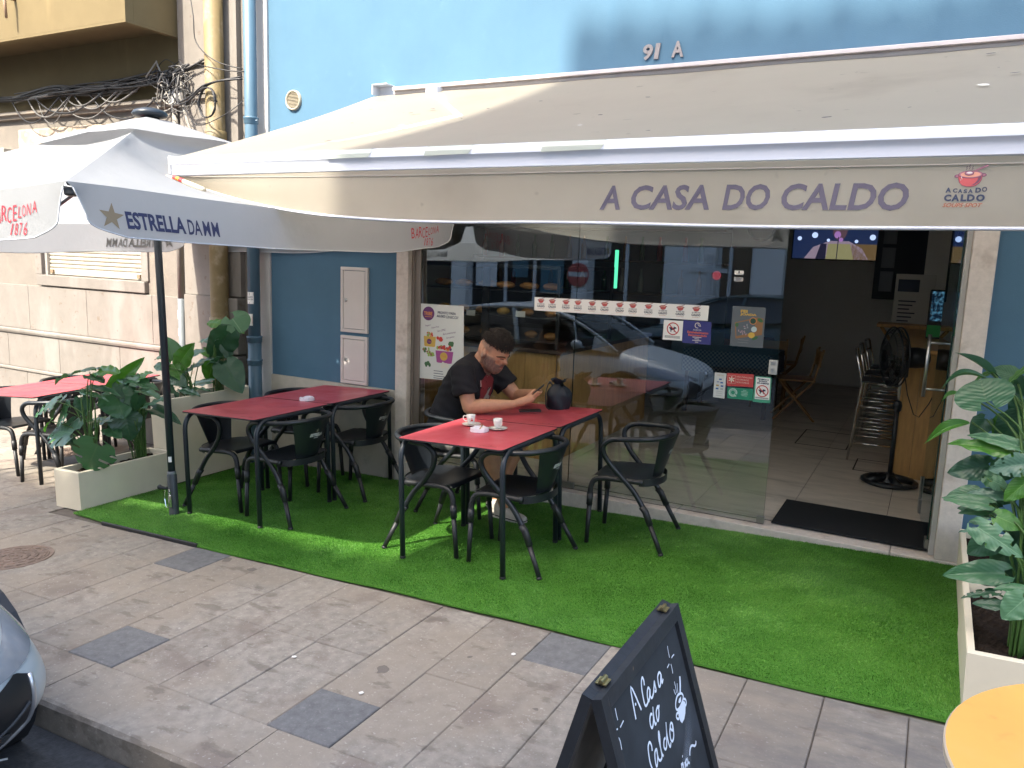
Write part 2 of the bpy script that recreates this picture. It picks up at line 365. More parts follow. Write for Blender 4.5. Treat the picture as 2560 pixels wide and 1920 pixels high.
for c in range(-34, 12):
    x0 = X0+c*UN; x1 = x0+UN
    ny = 4 if x1 > -5.42 else 10
    cuts = set(forced.get(c, []))
    for (dc, dr) in dark_at:
        if dc == c: cuts |= {dr, dr+1}
    if c not in forced:
        r = rs.choice([1,2,2,3])
        while r < ny: cuts.add(r); r += rs.choice([2,2,3,3])
    else:
        r = 6
        while r < ny: cuts.add(r); r += rs.choice([2,3])
    cuts = sorted(k for k in cuts if 0 < k < ny)
    edges = [0]+cuts+[ny]
    for a, b in zip(edges[:-1], edges[1:]):
        y0 = 2.065+a*UN*.998; y1 = min(2.065+b*UN*.998, 5.27)
        if y1-y0 < .03: continue
        g = .0008 if rs.random() < .55 else .0019
        m = MB(); sbox(m, x0+g, x1-g, y0+g, y1-g, -.03, rs.uniform(-.002,.0015))
        m.build('paving_slab', M_slabd if (c, a) in dark_at else M_slab, pav)
kerb = bpy.data.objects.new('kerb', None); COL.objects.link(kerb); tag(kerb, kind='structure')
x = -3.165-1.10*11
while x < 3:
    m = MB(); prof = [(YK,-.15),(YK+.004,-.02),(YK+.014,-.004),(YK+.028,.0005),(2.061,.0005),(2.061,-.15)]
    vs = []; n = 10
    for i in range(n+1):
        xx = x+.002+(1.096)*i/n
        for (y, h) in prof: vs.append((xx, y+(rs.uniform(-.003,.003) if y < 1.8 else 0), gz(xx)+h+(rs.uniform(-.002,.002) if y < 1.8 else 0)))
    k = len(prof); fs = [(i*k+j, (i+1)*k+j, (i+1)*k+j+1, i*k+j+1) for i in range(n) for j in range(k-1)]+[tuple(range(k)), tuple(range((n+1)*k-1, n*k-1, -1))]
    m.add(vs, fs); m.build('kerb_stone', M_slab, kerb); x += 1.10

# manhole covers
M_iron = mat('cast_iron', (.19,.14,.11), .6, .4, metal=.3, var=.25, vscale=20, bump=.3, bscale=80)
def manhole(x, y, r, label):
    t = thing('manhole_cover', label, 'manhole cover', GM(x, y, .4, .002), 'round iron covers in the pavement')
    m = MB(); m.lathe([(0,.0),(r*.96,.0),(r*.97,-.004),(r*.99,-.004),(r,.001),(r*1.09,.001),(r*1.1,-.01)], 40); m.build('plate', M_iron, t, angle=30)
    for k, rr in enumerate((.18,.4,.62,.84)):
        m = MB(); q = 6+4*k
        for i in range(q):
            a0 = 2*PI*i/q+k*.3; a1 = a0+2*PI/q*.72
            m.lathe([(r*(rr-.06),0),(r*(rr-.055),.004),(r*(rr+.055),.004),(r*(rr+.06),0)], 5, a0=a0, a1=a1)
        m.build('raised_ring', M_iron, t)
manhole(-4.86, 2.66, .20, 'rusty iron manhole cover in the pavement beside the silver car bumper')
manhole(-7.35, 4.62, .19, 'rusty iron manhole cover in the sunlit pavement under the far left table')

# ================================================================== ARTIFICIAL GRASS
M_grass = mat('artificial_grass', (.06,.17,.022), .42, .5)
N_, L_, b_ = nodes(M_grass)
at = N_.new('ShaderNodeAttribute'); at.attribute_name = 'tint'
cr = N_.new('ShaderNodeValToRGB'); cr.color_ramp.elements[0].color = (.06,.20,.025,1); cr.color_ramp.elements[1].color = (.29,.54,.13,1)
e = cr.color_ramp.elements.new(.5); e.color = (.15,.385,.06,1)
L_.new(at.outputs['Fac'], cr.inputs[0]); L_.new(cr.outputs[0], b_.inputs['Base Color'])
trn = N_.new('ShaderNodeBsdfTranslucent'); L_.new(cr.outputs[0], trn.inputs[0]); mx = N_.new('ShaderNodeMixShader'); mx.inputs[0].default_value = .4
L_.new(b_.outputs[0], mx.inputs[1]); L_.new(trn.outputs[0], mx.inputs[2]); L_.new(mx.outputs[0], N_['Material Output'].inputs[0])
GX0, GX1, GY0, GY1 = -5.385, .268, 3.335, 5.262
def gfront(x): return GY0+.008*np.sin(x*2.1)+.005*np.sin(x*7.3+1)+np.clip((-4.9-x)*.09, 0, .06)
rng = np.random.default_rng(3)
NB = 430000
bx = rng.uniform(GX0, GX1, NB); by = rng.uniform(GY0-.01, GY1, NB)
ok = by > gfront(bx); bx = bx[ok]; by = by[ok]; NB = len(bx)
def lowf(x, y, f, ph): return np.sin(x*f+ph+1.3*np.sin(y*f*.7+ph))*np.sin(y*f*1.1-ph*2+1.1*np.sin(x*f*.8))
lean_a = 1.2*lowf(bx, by, 1.1, .3)+.9*lowf(bx, by, 3.7, 1.9)+.5*lowf(bx, by, 9, .4)-1.2+rng.normal(0, .75, NB)
lean = rng.uniform(.25, 1.0, NB); flat = np.clip(.5+.9*lowf(bx, by, 1.7, 2.6)+.4*lowf(bx, by, 6, .2), 0, 1); lean = lean*(1+.7*flat); hgt = rng.uniform(.008, .016, NB)*(1-.2*flat); wid = rng.uniform(.0010, .0018, NB)
dx, dy = np.cos(lean_a), np.sin(lean_a)
fa = rng.uniform(0, 2*PI, NB); wx, wy = np.cos(fa)*wid, np.sin(fa)*wid
bz = gz(bx)+.008
V = np.zeros((NB, 5, 3), dtype=np.float32)
mz = hgt*.6; tz = hgt*(1.05-.35*lean)
for k, (sx, fr, zz) in enumerate(((-1,0,0*hgt),(1,0,0*hgt),(-.8,.35,mz),(.8,.35,mz),(0,1.0,tz))):
    V[:,k,0] = bx+sx*wx+dx*lean*hgt*fr; V[:,k,1] = by+sx*wy+dy*lean*hgt*fr; V[:,k,2] = bz+zz
tint = np.clip(.40+.20*lowf(bx, by, 2.3, .7)+.16*lowf(bx, by, 7.1, 1.2)+.14*lowf(bx, by, 17, 2.)+rng.normal(0, .26, NB), 0, 1)
nb = MB(); nb.grid(lambda u, v: (GX0+(GX1-GX0)*u, float(gfront(GX0+(GX1-GX0)*u))+(GY1-float(gfront(GX0+(GX1-GX0)*u)))*v, gz(GX0+(GX1-GX0)*u)+.009), 90, 4)
nb.grid(lambda u, v: (GX0+(GX1-GX0)*u, float(gfront(GX0+(GX1-GX0)*u)), gz(GX0+(GX1-GX0)*u)+.009*v), 90, 1)
bv = np.array(nb.v, dtype=np.float32); nbv = len(bv)
me = bpy.data.meshes.new('artificial_grass')
idx = (np.arange(NB)*5)[:,None]+nbv
tris = np.concatenate([idx+np.array([0,1,3]), idx+np.array([0,3,2]), idx+np.array([2,3,4])], 1).reshape(-1)
bf = np.array(nb.f, dtype=np.int32)
allv = np.concatenate([bv, V.reshape(-1,3)]); loops = np.concatenate([bf.reshape(-1), tris.astype(np.int32)])
tot = np.concatenate([np.full(len(bf), 4), np.full(NB*3, 3)]); start = np.concatenate([[0], np.cumsum(tot)[:-1]])
me.vertices.add(len(allv)); me.vertices.foreach_set('co', allv.reshape(-1))
me.loops.add(len(loops)); me.loops.foreach_set('vertex_index', loops)
me.polygons.add(len(tot)); me.polygons.foreach_set('loop_start', start.astype(np.int32))
me.update(calc_edges=True)
a_ = me.attributes.new('tint', 'FLOAT', 'POINT')
shade = np.array([.25,.25,.42,.42,.62], dtype=np.float32)[None,:]*0+tint[:,None]
a_.data.foreach_set('value', np.concatenate([np.full(nbv, .3), shade.reshape(-1)]).astype(np.float32))
me.materials.append(M_grass)
tag(link('artificial_grass', me), kind='stuff')
m = MB(); m.bbox((-4.98,3.324,gz(-4.5)-.03),(-4.02,3.338,gz(-4.5)+.012), .004, M=Matrix.Identity(4))
for i, v in enumerate(m.v): m.v[i] = (v[0], v[1], v[2]+gz(v[0])-gz(-4.5)+.010)
tag(m.build('edge_strip', M_black), 'black rubber strip along the front edge of the green carpet', 'edge strip')

# ================================================================== BLUE BUILDING
bb = thing('blue_building', 'light blue painted building with a glass shopfront behind the awning', 'building', Matrix.Translation((-1.8, 5.3, 0)))
def WM(o): return (WM(o.parent) if o.parent else Matrix.Identity(4)) @ o.matrix_basis
def part(m, name, mt, parent=bb, **k):
    I = WM(parent).inverted()
    m.v = [tuple(I @ Vector(v)) for v in m.v]
    return m.build(name, mt, parent, **k)
XL, XP0, XP1, XW0, XD, XJ0, XJ1 = -5.318, -3.895, -3.777, -3.70, -.879, .141, .268
m = MB(); m.box((XL,5.30,.615),(XP0,5.60,5.6)); m.box((XP0,5.30,2.50),(XJ1,5.60,5.6)); m.box((XJ1,5.30,.0),(4,5.60,5.6))
part(m, 'wall', M_blue)
m = MB(); m.box((-5.46,5.28,-.4),(XL-.001,5.60,5.6)); part(m, 'corner_strip', M_white)
M_base = mat('base_stone', (.47,.42,.35), .8, .3, var=.08, vscale=10, bump=.2, bscale=80, rand=.05); stain(M_base, (.30,.25,.19), 4, .55, .75, .6, seed=2)
for a, b in ((XL,-5.02),(-5.018,-4.515),(-4.513,XP0-.001)):
    m = MB(); m.box((a,5.282,-.35),(b,5.62,.613)); part(m, 'base_slab', M_base)
m = MB(); m.box((XJ1+.001,5.282,-.2),(4,5.62,.05)); part(m, 'base_slab', M_base)
m = MB(); m.bbox((-4.86,5.275,.13),(-4.73,5.283,.25), .002); part(m, 'warning_plate', mat('yellow_plate', (.62,.36,.04), .5))
m = MB(); m.bbox((XP0,5.25,-.35),(XP1,5.52,2.5), .006); part(m, 'pillar', M_stone)
m = MB(); m.bbox((XJ0,5.25,.035),(XJ1,5.52,2.5), .006); part(m, 'pillar', M_stone)
m = MB(); m.bbox((XJ0+.012,5.242,-.06),(XJ1+.02,5.50,.034), .004); part(m, 'pillar_foot', M_stone)
M_frame = mat('anodised_frame', (.24,.20,.17), .45, .5, metal=.4)
m = MB(); m.bbox((XP1+.001,5.315,.03),(XW0,5.40,2.5), .004); m.bbox((XP1+.001,5.30,.03),(XP1+.025,5.42,2.5), .004); part(m, 'window_frame', M_frame)
m = MB(); m.bbox((XW0,5.31,2.42),(XJ0,5.40,2.5), .004); part(m, 'window_head', M_frame)
m = MB(); m.bbox((XJ0-.03,5.33,.03),(XJ0-.001,5.50,2.42), .003); part(m, 'door_frame', M_white)
for a, b in ((XP1,-2.90),(-2.897,-1.47),(-1.467,-.1),(-.097,XJ0+.14)):
    m = MB(); m.bbox((a,5.25,-.25),(b,5.45,.028), .006); part(m, 'sill', M_stone)
def pane(x0, x1, name='window_pane'):
    m = MB(); m.box((x0,5.330,.032),(x1,5.340,2.42)); m.mi = [3]*6
    # faces: bottom, top, front(-y), right, back, left
    m.mi[2] = 0; m.mi[4] = 1; m.mi[3] = 2; m.mi[5] = 2; m.mi[0] = 2; m.mi[1] = 2
    m.f = m.f; return part(m, name, [M_glass, M_glass_in, M_glass_edge, M_glass_edge])
pane(XW0+.002, -2.329); pane(-2.325, XD)
M_patch = mat('patch_fitting', (.33,.32,.30), .35, .5, metal=.8)
for x0, x1, z0, z1 in ((-2.376,-2.275,.036,.085),(-.925,-.874,.036,.085)):
    m = MB(); m.bbox((x0,5.322,z0),(x1,5.348,z1), .003); part(m, 'patch_fitting', M_patch)
lk = MB(); lk.bbox((-.930,5.318,1.052),(-.877,5.352,1.147), .003); lk = part(lk, 'strike_box', mat('pale_metal', (.55,.53,.5), .4, .5, metal=.3))
for z in (1.075,1.125):
    m = MB(); m.lathe([(0,0),(.011,0),(.012,.002),(.012,.004)], 14, M=Matrix.Translation((-.903,5.3175,z)) @ Matrix.Rotation(PI/2,4,'X')); part(m, 'screw_cap', M_steel, lk)
# open door leaf, hinged at the right jamb and swung inside
hinge = Vector((.100, 5.40, 0)); dang = math.atan2(6.28-5.40, .042-.100)
DM = Matrix.Translation(hinge) @ Matrix.Rotation(dang, 4, 'Z')
m = MB(); m.box((0,-.005,.05),(.885,.005,2.38), M=DM); m.mi = [2,2,0,2,0,2]
door = part(m, 'door_leaf', [M_glass, M_glass_in, M_glass_edge])
for x0, x1, z0, z1 in ((-.01,.075,.036,.105),(.80,.888,.04,.14),(-.01,.075,2.33,2.40)):
    m = MB(); m.bbox((x0,-.014,z0),(x1,.014,z1), .003, M=DM); part(m, 'patch_fitting', M_patch, door)
for s in (-1, 1):
    m = MB(); m.tube([(.70,s*.075,.90),(.70,s*.075,1.33)], .0125, 14, M=DM)
    for z in (.955,1.275): m.tube([(.70,0,z),(.70,s*.075,z)], .008, 10, M=DM)
    part(m, 'pull_handle', M_steel, door, smooth=True)
m = MB(); m.tube([(.86,.012,.10),(.86,.012,.30)], .006, 8, M=DM); part(m, 'bolt', M_steel, door)
# meter boxes
M_box = mat('meter_box_plastic', (.62,.57,.53), .5, .4, var=.03, vscale=4)
for z0, z1, lab, kz in ((1.067,1.62,'tall cream meter box with a round lock, on the blue wall','u'),(.622,1.038,'short cream meter box directly below the taller one, behind the table','l')):
    t = thing('meter_box', lab, 'meter box', Matrix.Translation((-4.355,5.30,z0)), 'cream meter boxes on the blue wall'); h = z1-z0
    m = MB()
    for a, b in (((-.145,-.022,0),(.145,.01,.028)),((-.145,-.022,h-.028),(.145,.01,h)),((-.145,-.022,.0285),(-.118,.01,h-.0285)),((.118,-.022,.0285),(.145,.01,h-.0285))): m.bbox(a, b, .003)
    m.build('frame', M_box, t)
    m = MB(); m.bbox((-.114,-.019,.032),(.114,.0,h-.032), .003); d = m.build('door', M_box, t)
    m = MB(); m.lathe([(0,.004),(.009,.004),(.011,0),(.014,0),(.014,.006),(.016,.004)], 16, M=Matrix.Translation((-.085,-.019,h*.5)) @ Matrix.Rotation(PI/2,4,'X')); m.build('lock', M_steel, d)
# vent grille
t = thing('vent_grille', 'round cream vent grille with slats on the blue wall', 'vent', Matrix.Translation((-5.028,5.30,3.008)) @ Matrix.Rotation(PI/2,4,'X'))
M_vent = mat('vent_plastic', (.36,.32,.24), .5)
m = MB(); m.lathe([(.068,0),(.068,.018),(.073,.024),(.082,.022),(.084,0)], 40); m.build('rim', M_vent, t, smooth=True)
m = MB(); m.lathe([(0,.003),(.07,.003)], 32); m.build('shade_plate', mat('vent_shadow', (.05,.03,.015), .8), t)  # dark disc paints in the shade between the slats
for i in range(12):
    y = -.062+.0113*i; w = math.sqrt(.068**2-y*y); m = MB(); m.box((-w,-.0022,-.002),(w,.0012,.006), M=Matrix.Translation((0,y,.012)) @ Matrix.Rotation(.6,4,'X')); m.build('slat', M_vent, t)
# house number
M_num = mat('number_metal', (.25,.23,.23), .5, .5, metal=.3)
t = thing('house_number', 'grey metal house number 91 A on the blue wall above the awning', 'house number', Matrix.Translation((-1.76,5.30,3.13)))
for ch, x0, x1, z0, z1 in (('9',-.152,-.083,-.048,.052),('1',-.075,-.033,-.046,.053),('A',.045,.125,-.045,.055)):
    vs, fs, bbx = text2d(ch, bold=.03, shear=.08 if ch != 'A' else 0); m = MB(); sx = (x1-x0)/(bbx[2]-bbx[0]); sy = (z1-z0)/(bbx[3]-bbx[1])
    f2 = lambda v, y: (x0+(v[0]-bbx[0])*sx, y, z0+(v[1]-bbx[1])*sy)
    n = len(vs); P = [f2(v,-.012) for v in vs]+[f2(v,0) for v in vs]; F = [f for f in fs]
    from collections import Counter
    ec = Counter()
    for f in fs:
        for i in range(len(f)): ec[tuple(sorted((f[i], f[(i+1)%len(f)])))] += 1
    for (a, b), k in ec.items():
        if k == 1: F.append((a, b, b+n, a+n))
    m.add(P, F); m.build('digit' if ch != 'A' else 'letter', M_num, t)

# ================================================================== LEFT BUILDING
lb = thing('stone_building', 'old beige stone clad building with an ochre balcony, left of the blue wall', 'building', Matrix.Translation((-9, 5.3, 0)))
YL = 5.305
m = MB(); m.box((-13,YL,-1.3),(-8.75,5.9,3.10)); m.box((-8.75,YL,-1.3),(-7.08,5.9,1.375)); m.box((-7.08,YL,-1.3),(-5.461,5.9,3.10)); m.box((-8.75,YL,2.75),(-7.08,5.9,3.10)); m.box((-6.44,YL,3.1),(-5.461,5.9,5.5))
m.box((-8.75,5.42,1.375),(-7.08,5.9,2.75))
part(m, 'wall', M_stucco, lb)
m = MB(); m.box((-13,YL+.004,3.101),(-6.441,5.9,5.5)); part(m, 'upper_wall', M_ochre, lb)
m = MB(); vs = []
prof = [(YL-.001,3.03),(YL-.05,3.035),(YL-.06,3.06),(YL-.085,3.075),(YL-.085,3.105),(YL+.003,3.115)]
for xx in (-13,-5.94): vs += [(xx,y,z) for y, z in prof]
k = len(prof); m.add(vs, [(j, j+1, k+j+1, k+j) for j in range(k-1)]+[tuple(range(k-1,-1,-1)), tuple(range(k,2*k))]); part(m, 'ledge', M_stucco, lb)
# cladding courses: every slab its own piece
def course(xs, z0, z1, y, step=0):
    for a, b in zip(xs[:-1], xs[1:]):
        m = MB(); zb0 = z0 if z0 > -.1 else min(gz(a), gz(b))-.1
        m.bbox((a+.002,y,zb0),(b-.002,YL+.01,z1-.004), .004); part(m, 'stone_slab', M_clad, lb)
X1s = [-12.95,-12.15,-11.1,-10.05,-9.005,-7.968,-6.923,-6.535]
course(X1s, .752, 1.252, YL-.03)
X2s = [-12.95,-11.6,-10.5,-9.467,-8.501,-7.465,-6.535]
course(X2s, .30, .688, YL-.022)
X3s = [-12.95,-11.5,-10.2,-9.1,-8.0,-6.9,-6.535]
course(X3s, -.9, .262, YL-.04)
m = MB(); vs = []; prof = [(YL,.690),(YL-.038,.692),(YL-.048,.715),(YL-.048,.735),(YL-.036,.748),(YL,.750)]
for xx in (-12.95,-6.536): vs += [(xx,y,z) for y, z in prof]
k = len(prof); m.add(vs, [(j, j+1, k+j+1, k+j) for j in range(k-1)]+[tuple(range(k,2*k))]); part(m, 'plinth_moulding', M_clad, lb)
m = MB(); m.bbox((-12.95,YL-.055,.264),(-6.536,YL+.01,.298), .008); part(m, 'plinth_moulding', M_clad, lb)
# big window with a roller shutter
for a, b in (((-8.86,YL-.02,1.38),(-8.745,YL+.1,2.8)),((-7.085,YL-.02,1.38),(-6.98,YL+.1,2.8))): m = MB(); m.bbox(a, b, .006); part(m, 'window_jamb', M_clad, lb)
m = MB(); m.bbox((-8.80,YL-.05,1.262),(-7.0,YL+.11,1.378), .008); part(m, 'window_sill', M_clad, lb)
m = MB(); m.box((-8.745,YL+.02,1.378),(-8.70,YL+.10,2.75)); m.box((-7.13,YL+.02,1.378),(-7.085,YL+.10,2.75)); part(m, 'shutter_guide', mat('shutter_guide', (.40,.38,.35), .5, metal=.3), lb)
M_shut = mat('shutter_slats', (.38,.35,.29), .5, .4, var=.03, vscale=3)
sh = MB(); sh.bbox((-8.70,YL+.045,1.385),(-7.13,YL+.075,1.455), .006); sh = part(sh, 'roller_shutter', M_shut, lb)
for i in range(30):
    z = 1.457+i*.043
    m = MB(); pr = [(YL+.062,0),(YL+.052,.008),(YL+.048,.02),(YL+.052,.032),(YL+.062,.040)]; vs = []
    for xx in (-8.70,-7.13): vs += [(xx,y,z+dz) for y, dz in pr]
    m.add(vs, [(j, j+1, 6+j, 5+j) for j in range(4)]); part(m, 'slat', M_shut, sh)
for xx in (-8.64,-7.19):
    m = MB(); m.bbox((xx-.025,YL+.025,1.40),(xx+.025,YL+.05,1.44), .004); part(m, 'stop_block', mat('shutter_stop', (.22,.15,.09), .6), sh)
# weathered plaque and a pilaster at the corner
m = MB(); m.bbox((-9.02,YL-.03,2.66),(-7.25,YL+.01,2.93), .02); M_plq = mat('weathered_plaque', (.36,.29,.22), .9, .2, var=.2, vscale=12, bump=.5, bscale=40); stain(M_plq, (.55,.50,.44), 9, .48, .6, .9, detail=8, seed=3); part(m, 'plaque', M_plq, lb)
m = MB(); m.box((-6.372,YL-.075,1.295),(-5.835,YL+.01,3.025)); m.box((-6.372,YL-.075,3.12),(-5.95,YL+.01,5.5)); part(m, 'pilaster', M_clad, lb)
m = MB(); m.bbox((-6.372,YL-.095,-.35),(-5.84,YL+.01,1.29), .006); part(m, 'pilaster_base', M_clad, lb)
for z0, z1 in ((.765,1.285),(-.35,.745)):
    m = MB(); m.bbox((-5.82,YL-.10,z0),(-5.655,YL+.01,z1), .01); part(m, 'quoin', M_clad, lb)
m = MB(); m.box((-5.82,YL-.05,1.30),(-5.655,YL+.01,5.5)); part(m, 'quoin', M_clad, lb)
# balcony box of ochre plaster
BZ = 3.652
m = MB(); m.box((-12.9,4.72,BZ+.001),(-6.40,4.80,4.9)); m.box((-6.48,4.801,BZ+.001),(-6.40,YL+.003,4.9)); m.box((-12.9,4.80,BZ+.16),(-6.481,YL+.003,BZ+.22)); part(m, 'balcony', M_ochre, lb)
m = MB(); m.box((-12.9,4.775,BZ+.055),(-6.455,YL+.003,BZ+.159)); bs = part(m, 'balcony_soffit', M_ochre, lb)
m = MB(); m.box((-12.9,4.72,BZ-.02),(-6.40,4.775,BZ)); m.box((-6.455,4.7751,BZ-.02),(-6.40,YL+.003,BZ)); part(m, 'balcony_drip_edge', M_ochre, lb)
m = MB(); m.tube([(-7.98,4.73,3.99),(-7.98,4.62,3.99)], .018, 12); m.tube([(-7.98,4.62,4.0),(-7.98,4.625,3.90),(-7.98,4.63,3.80)], [.016,.014,.012], 10); part(m, 'drain_spout', mat('rusty_spout', (.25,.16,.10), .7), lb, smooth=True)
# drain pipes
t = thing('ochre_drainpipe', 'fat ochre painted drainpipe on the stone corner beside the blue wall', 'drainpipe', Matrix.Translation((-5.84,5.17,0)))
m = MB(); m.tube([(0,0,-.3),(0,0,1.05),(0,0,5.4)], .082, 20); m.build('pipe', M_ochre_pipe, t, smooth=True)
for z in (1.06,2.72): m = MB(); m.lathe([(.083,-.05),(.094,-.045),(.094,.045),(.083,.05)], 20, M=Matrix.Translation((0,0,z))); m.build('collar', M_ochre_pipe, t, smooth=True)
t = thing('blue_drainpipe', 'slim blue grey drainpipe with stickers at the edge of the blue wall', 'drainpipe', Matrix.Translation((-5.425,5.19,0)))
m = MB(); m.tube([(0,0,-.25),(0,0,5.4)], .054, 20); m.build('pipe', M_blue_pipe, t, smooth=True)
m = MB(); m.tube([(0,0,-.25),(0,0,.93)], .060, 20); m.build('pipe', M_blue_pipe, t, smooth=True)
for z, r in ((.93,.067),(.72,.066),(2.84,.062)): m = MB(); m.lathe([(.055,-.03),(r,-.022),(r,.012),(r+.004,.016),(r+.004,.03),(.055,.034)], 20, M=Matrix.Translation((0,0,z))); m.build('collar', M_blue_pipe, t, smooth=True)
m = MB(); m.tube([(.03,-.02,2.84),(.075,.0,2.84)], .007, 8); m.build('clip', M_blue_pipe, t)
M_red = mat('print_red', (.55,.03,.04), .5)
def pipe_sticker(z0, z1, mt, a0, a1): m = MB(); m.lathe([(.0555,z0),(.0555,z1)], 10, a0=a0, a1=a1); return m.build('sticker', mt, t)
a = -PI*.72
s1 = pipe_sticker(1.255,1.36, M_paper, a, a+1.45); s2 = pipe_sticker(1.06,1.165, M_paper, a, a+1.25)
def onpipe(zc): return lambda u, v: (.0562*math.cos(a+u), .0562*math.sin(a+u), zc+v)
m = MB(); f = onpipe(1.255)
rect(m, f, .05, .075, .7, .1); rect(m, f, .7, .075, 1.4, .1); put_text(m, 'AVALIAMOS', f, .1, 1.3, .05, .068); put_text(m, 'compramos casas', f, .1, 1.35, .03, .044); rect(m, f, .05, .004, .72, .012); rect(m, f, .72, .004, 1.4, .012); m.build('print', M_print, s1)
m = MB(); f = onpipe(1.06); rect(m, f, .06, .02, .6, .085); rect(m, f, .6, .02, 1.18, .085); m.build('print', M_red, s2)
m = MB(); f = lambda u, v: (.0568*math.cos(a+u), .0568*math.sin(a+u), 1.06+v); rect(m, f, .2, .055, .9, .068); rect(m, f, .3, .035, 1.0, .045); m.build('print', M_paper, s2)
# grey conduit by the pilaster
t = thing('grey_conduit', 'narrow grey conduit with torn stickers running up the stone wall', 'conduit', Matrix.Translation((-6.47,5.26,0)))
m = MB(); m.tube([(0,0,-.3),(0,0,1.24)], .034, 14); m.build('lower_pipe', mat('conduit_blue_grey', (.13,.15,.165), .6, var=.1, vscale=10), t, smooth=True)
m = MB(); m.tube([(0,0,1.24),(0,0,3.0)], .030, 14); m.build('upper_pipe', mat('conduit_pale', (.26,.24,.215), .7, var=.1, vscale=10), t, smooth=True)
for z0, z1, w0 in ((1.04,1.13,.8),(.88,.95,.6),(.74,.765,.5)):
    m = MB(); m.lathe([(.0352,z0),(.0352,(z0+z1)/2),(.0352,z1)], 8, a0=-2.0-w0*.4, a1=-2.0+w0); m.build('torn_sticker', M_paper, t)
m = MB(); m.bbox((-.1,-.06,0),(.1,.04,.26), .01); t2 = m.build('junction_cabinet', mat('grey_cabinet', (.42,.40,.35), .6)); t2.matrix_world = Matrix.Translation((-9.31,5.28,2.48)); tag(t2, 'small grey utility cabinet on the stone wall at the picture edge', 'cabinet')

# ---- tangle of old cables
M_cab = [mat('cable_black', (.012,.012,.014), .5), mat('cable_grey', (.11,.105,.10), .6), mat('cable_white', (.27,.25,.22), .6)]
cb = thing('cable_bundle', 'tangled bundle of old black and white cables strung under the ochre balcony', 'cables', Matrix.Translation((-7.5,5.25,3.15)))
rc = random.Random(11)
def cable(pts, r, k):
    P = [Vector(p) for p in pts]; out = []
    for i in range(len(P)-1):                      # Catmull-Rom
        p0, p1, p2, p3 = P[max(i-1,0)], P[i], P[i+1], P[min(i+2,len(P)-1)]
        for q in range(5):
            s = q/5; out.append(.5*((2*p1)+(p2-p0)*s+(2*p0-5*p1+4*p2-p3)*s*s+(3*p1-p0-3*p2+p3)*s**3))
    out.append(P[-1]); m = MB(); m.tube(out, r, 5); part(m, 'cable', M_cab[k], cb, smooth=True)
bundle = [(-9.6,3.265),(-8.9,3.255),(-8.2,3.265),(-7.6,3.255),(-7.0,3.265),(-6.6,3.285),(-6.2,3.315),(-5.95,3.35)]
for i in range(26):
    oy = rc.uniform(5.14,5.28); pts = []
    for (x, z) in bundle: pts.append((x+rc.uniform(-.06,.06), oy+rc.uniform(-.02,.02), z+rc.uniform(-.06,.055)))
    e0 = rc.randint(0,2); e1 = rc.randint(5,8); cable(pts[e0:e1], rc.choice([.006,.008,.011,.014]), rc.choice([0,0,0,0,0,0,1,1,2]))
for i in range(9):                                   # sagging loops
    x0 = rc.uniform(-9.0,-7.4); w = rc.uniform(.5,1.4); s = rc.uniform(.08,.28)
    cable([(x0,5.2,3.23),(x0+w*.25,5.17,3.21-s*.8),(x0+w*.55,5.16,3.21-s),(x0+w*.85,5.18,3.22-s*.3),(x0+w,5.2,3.26)], rc.choice([.005,.007,.009]), rc.choice([0,0,1,1,2]))
for i in range(26):                                  # knot by the junction box
    cx, cz = rc.uniform(-6.62,-6.2), rc.uniform(3.08,3.34); rr = rc.uniform(.05,.17); a0 = rc.uniform(0,6); pts = []
    for k in range(7): aa = a0+k*rc.uniform(.6,1.0); pts.append((cx+rr*math.cos(aa)*rc.uniform(.6,1.1), 5.2-rc.uniform(0,.09), cz-.03+rr*.9*math.sin(aa)))
    cable(pts, rc.choice([.004,.006,.008]), rc.choice([0,0,0,1,1,2]))
m = MB(); m.bbox((-6.45,5.16,3.02),(-6.29,5.22,3.18), .012); part(m, 'junction_box', mat('junction_grey', (.42,.42,.40), .6, var=.15, vscale=20), cb)
for k in range(4):                                    # coil hung on the ochre pipe
    cable([(-5.78+.105*math.cos(a)+rc.uniform(-.006,.006), 5.03+rc.uniform(-.012,.012), 2.985+.125*math.sin(a)) for a in [2*PI*q/10 for q in range(11)]], .006, 0)
cable([(-6.35,5.17,3.15),(-6.25,5.12,3.02),(-6.1,5.1,3.03),(-5.9,5.06,3.10),(-5.7,5.06,3.16),(-5.46,5.13,3.18)], .009, 0)
cable([(-6.3,5.15,3.2),(-6.2,5.08,3.03),(-6.0,5.05,3.06),(-5.8,5.04,3.14),(-5.46,5.13,3.20)], .008, 0)
cable([(-6.05,5.1,3.96),(-5.96,5.06,3.72),(-5.93,5.06,3.5),(-5.7,5.06,3.33),(-5.45,5.13,3.26)], .005, 0)
cable([(-6.0,5.12,3.34),(-5.8,5.05,3.29),(-5.6,5.08,3.25),(-5.45,5.14,3.24)], .005, 0)
cable([(-6.3,5.2,3.25),(-6.27,5.17,3.1),(-6.2,5.16,2.9),(-6.1,5.18,2.62),(-6.08,5.2,2.5)], .017, 2)
cable([(-6.2,5.15,3.15),(-6.1,5.08,2.95),(-5.9,5.03,2.80),(-5.6,5.06,2.88),(-5.45,5.13,3.0)], .004, 0)
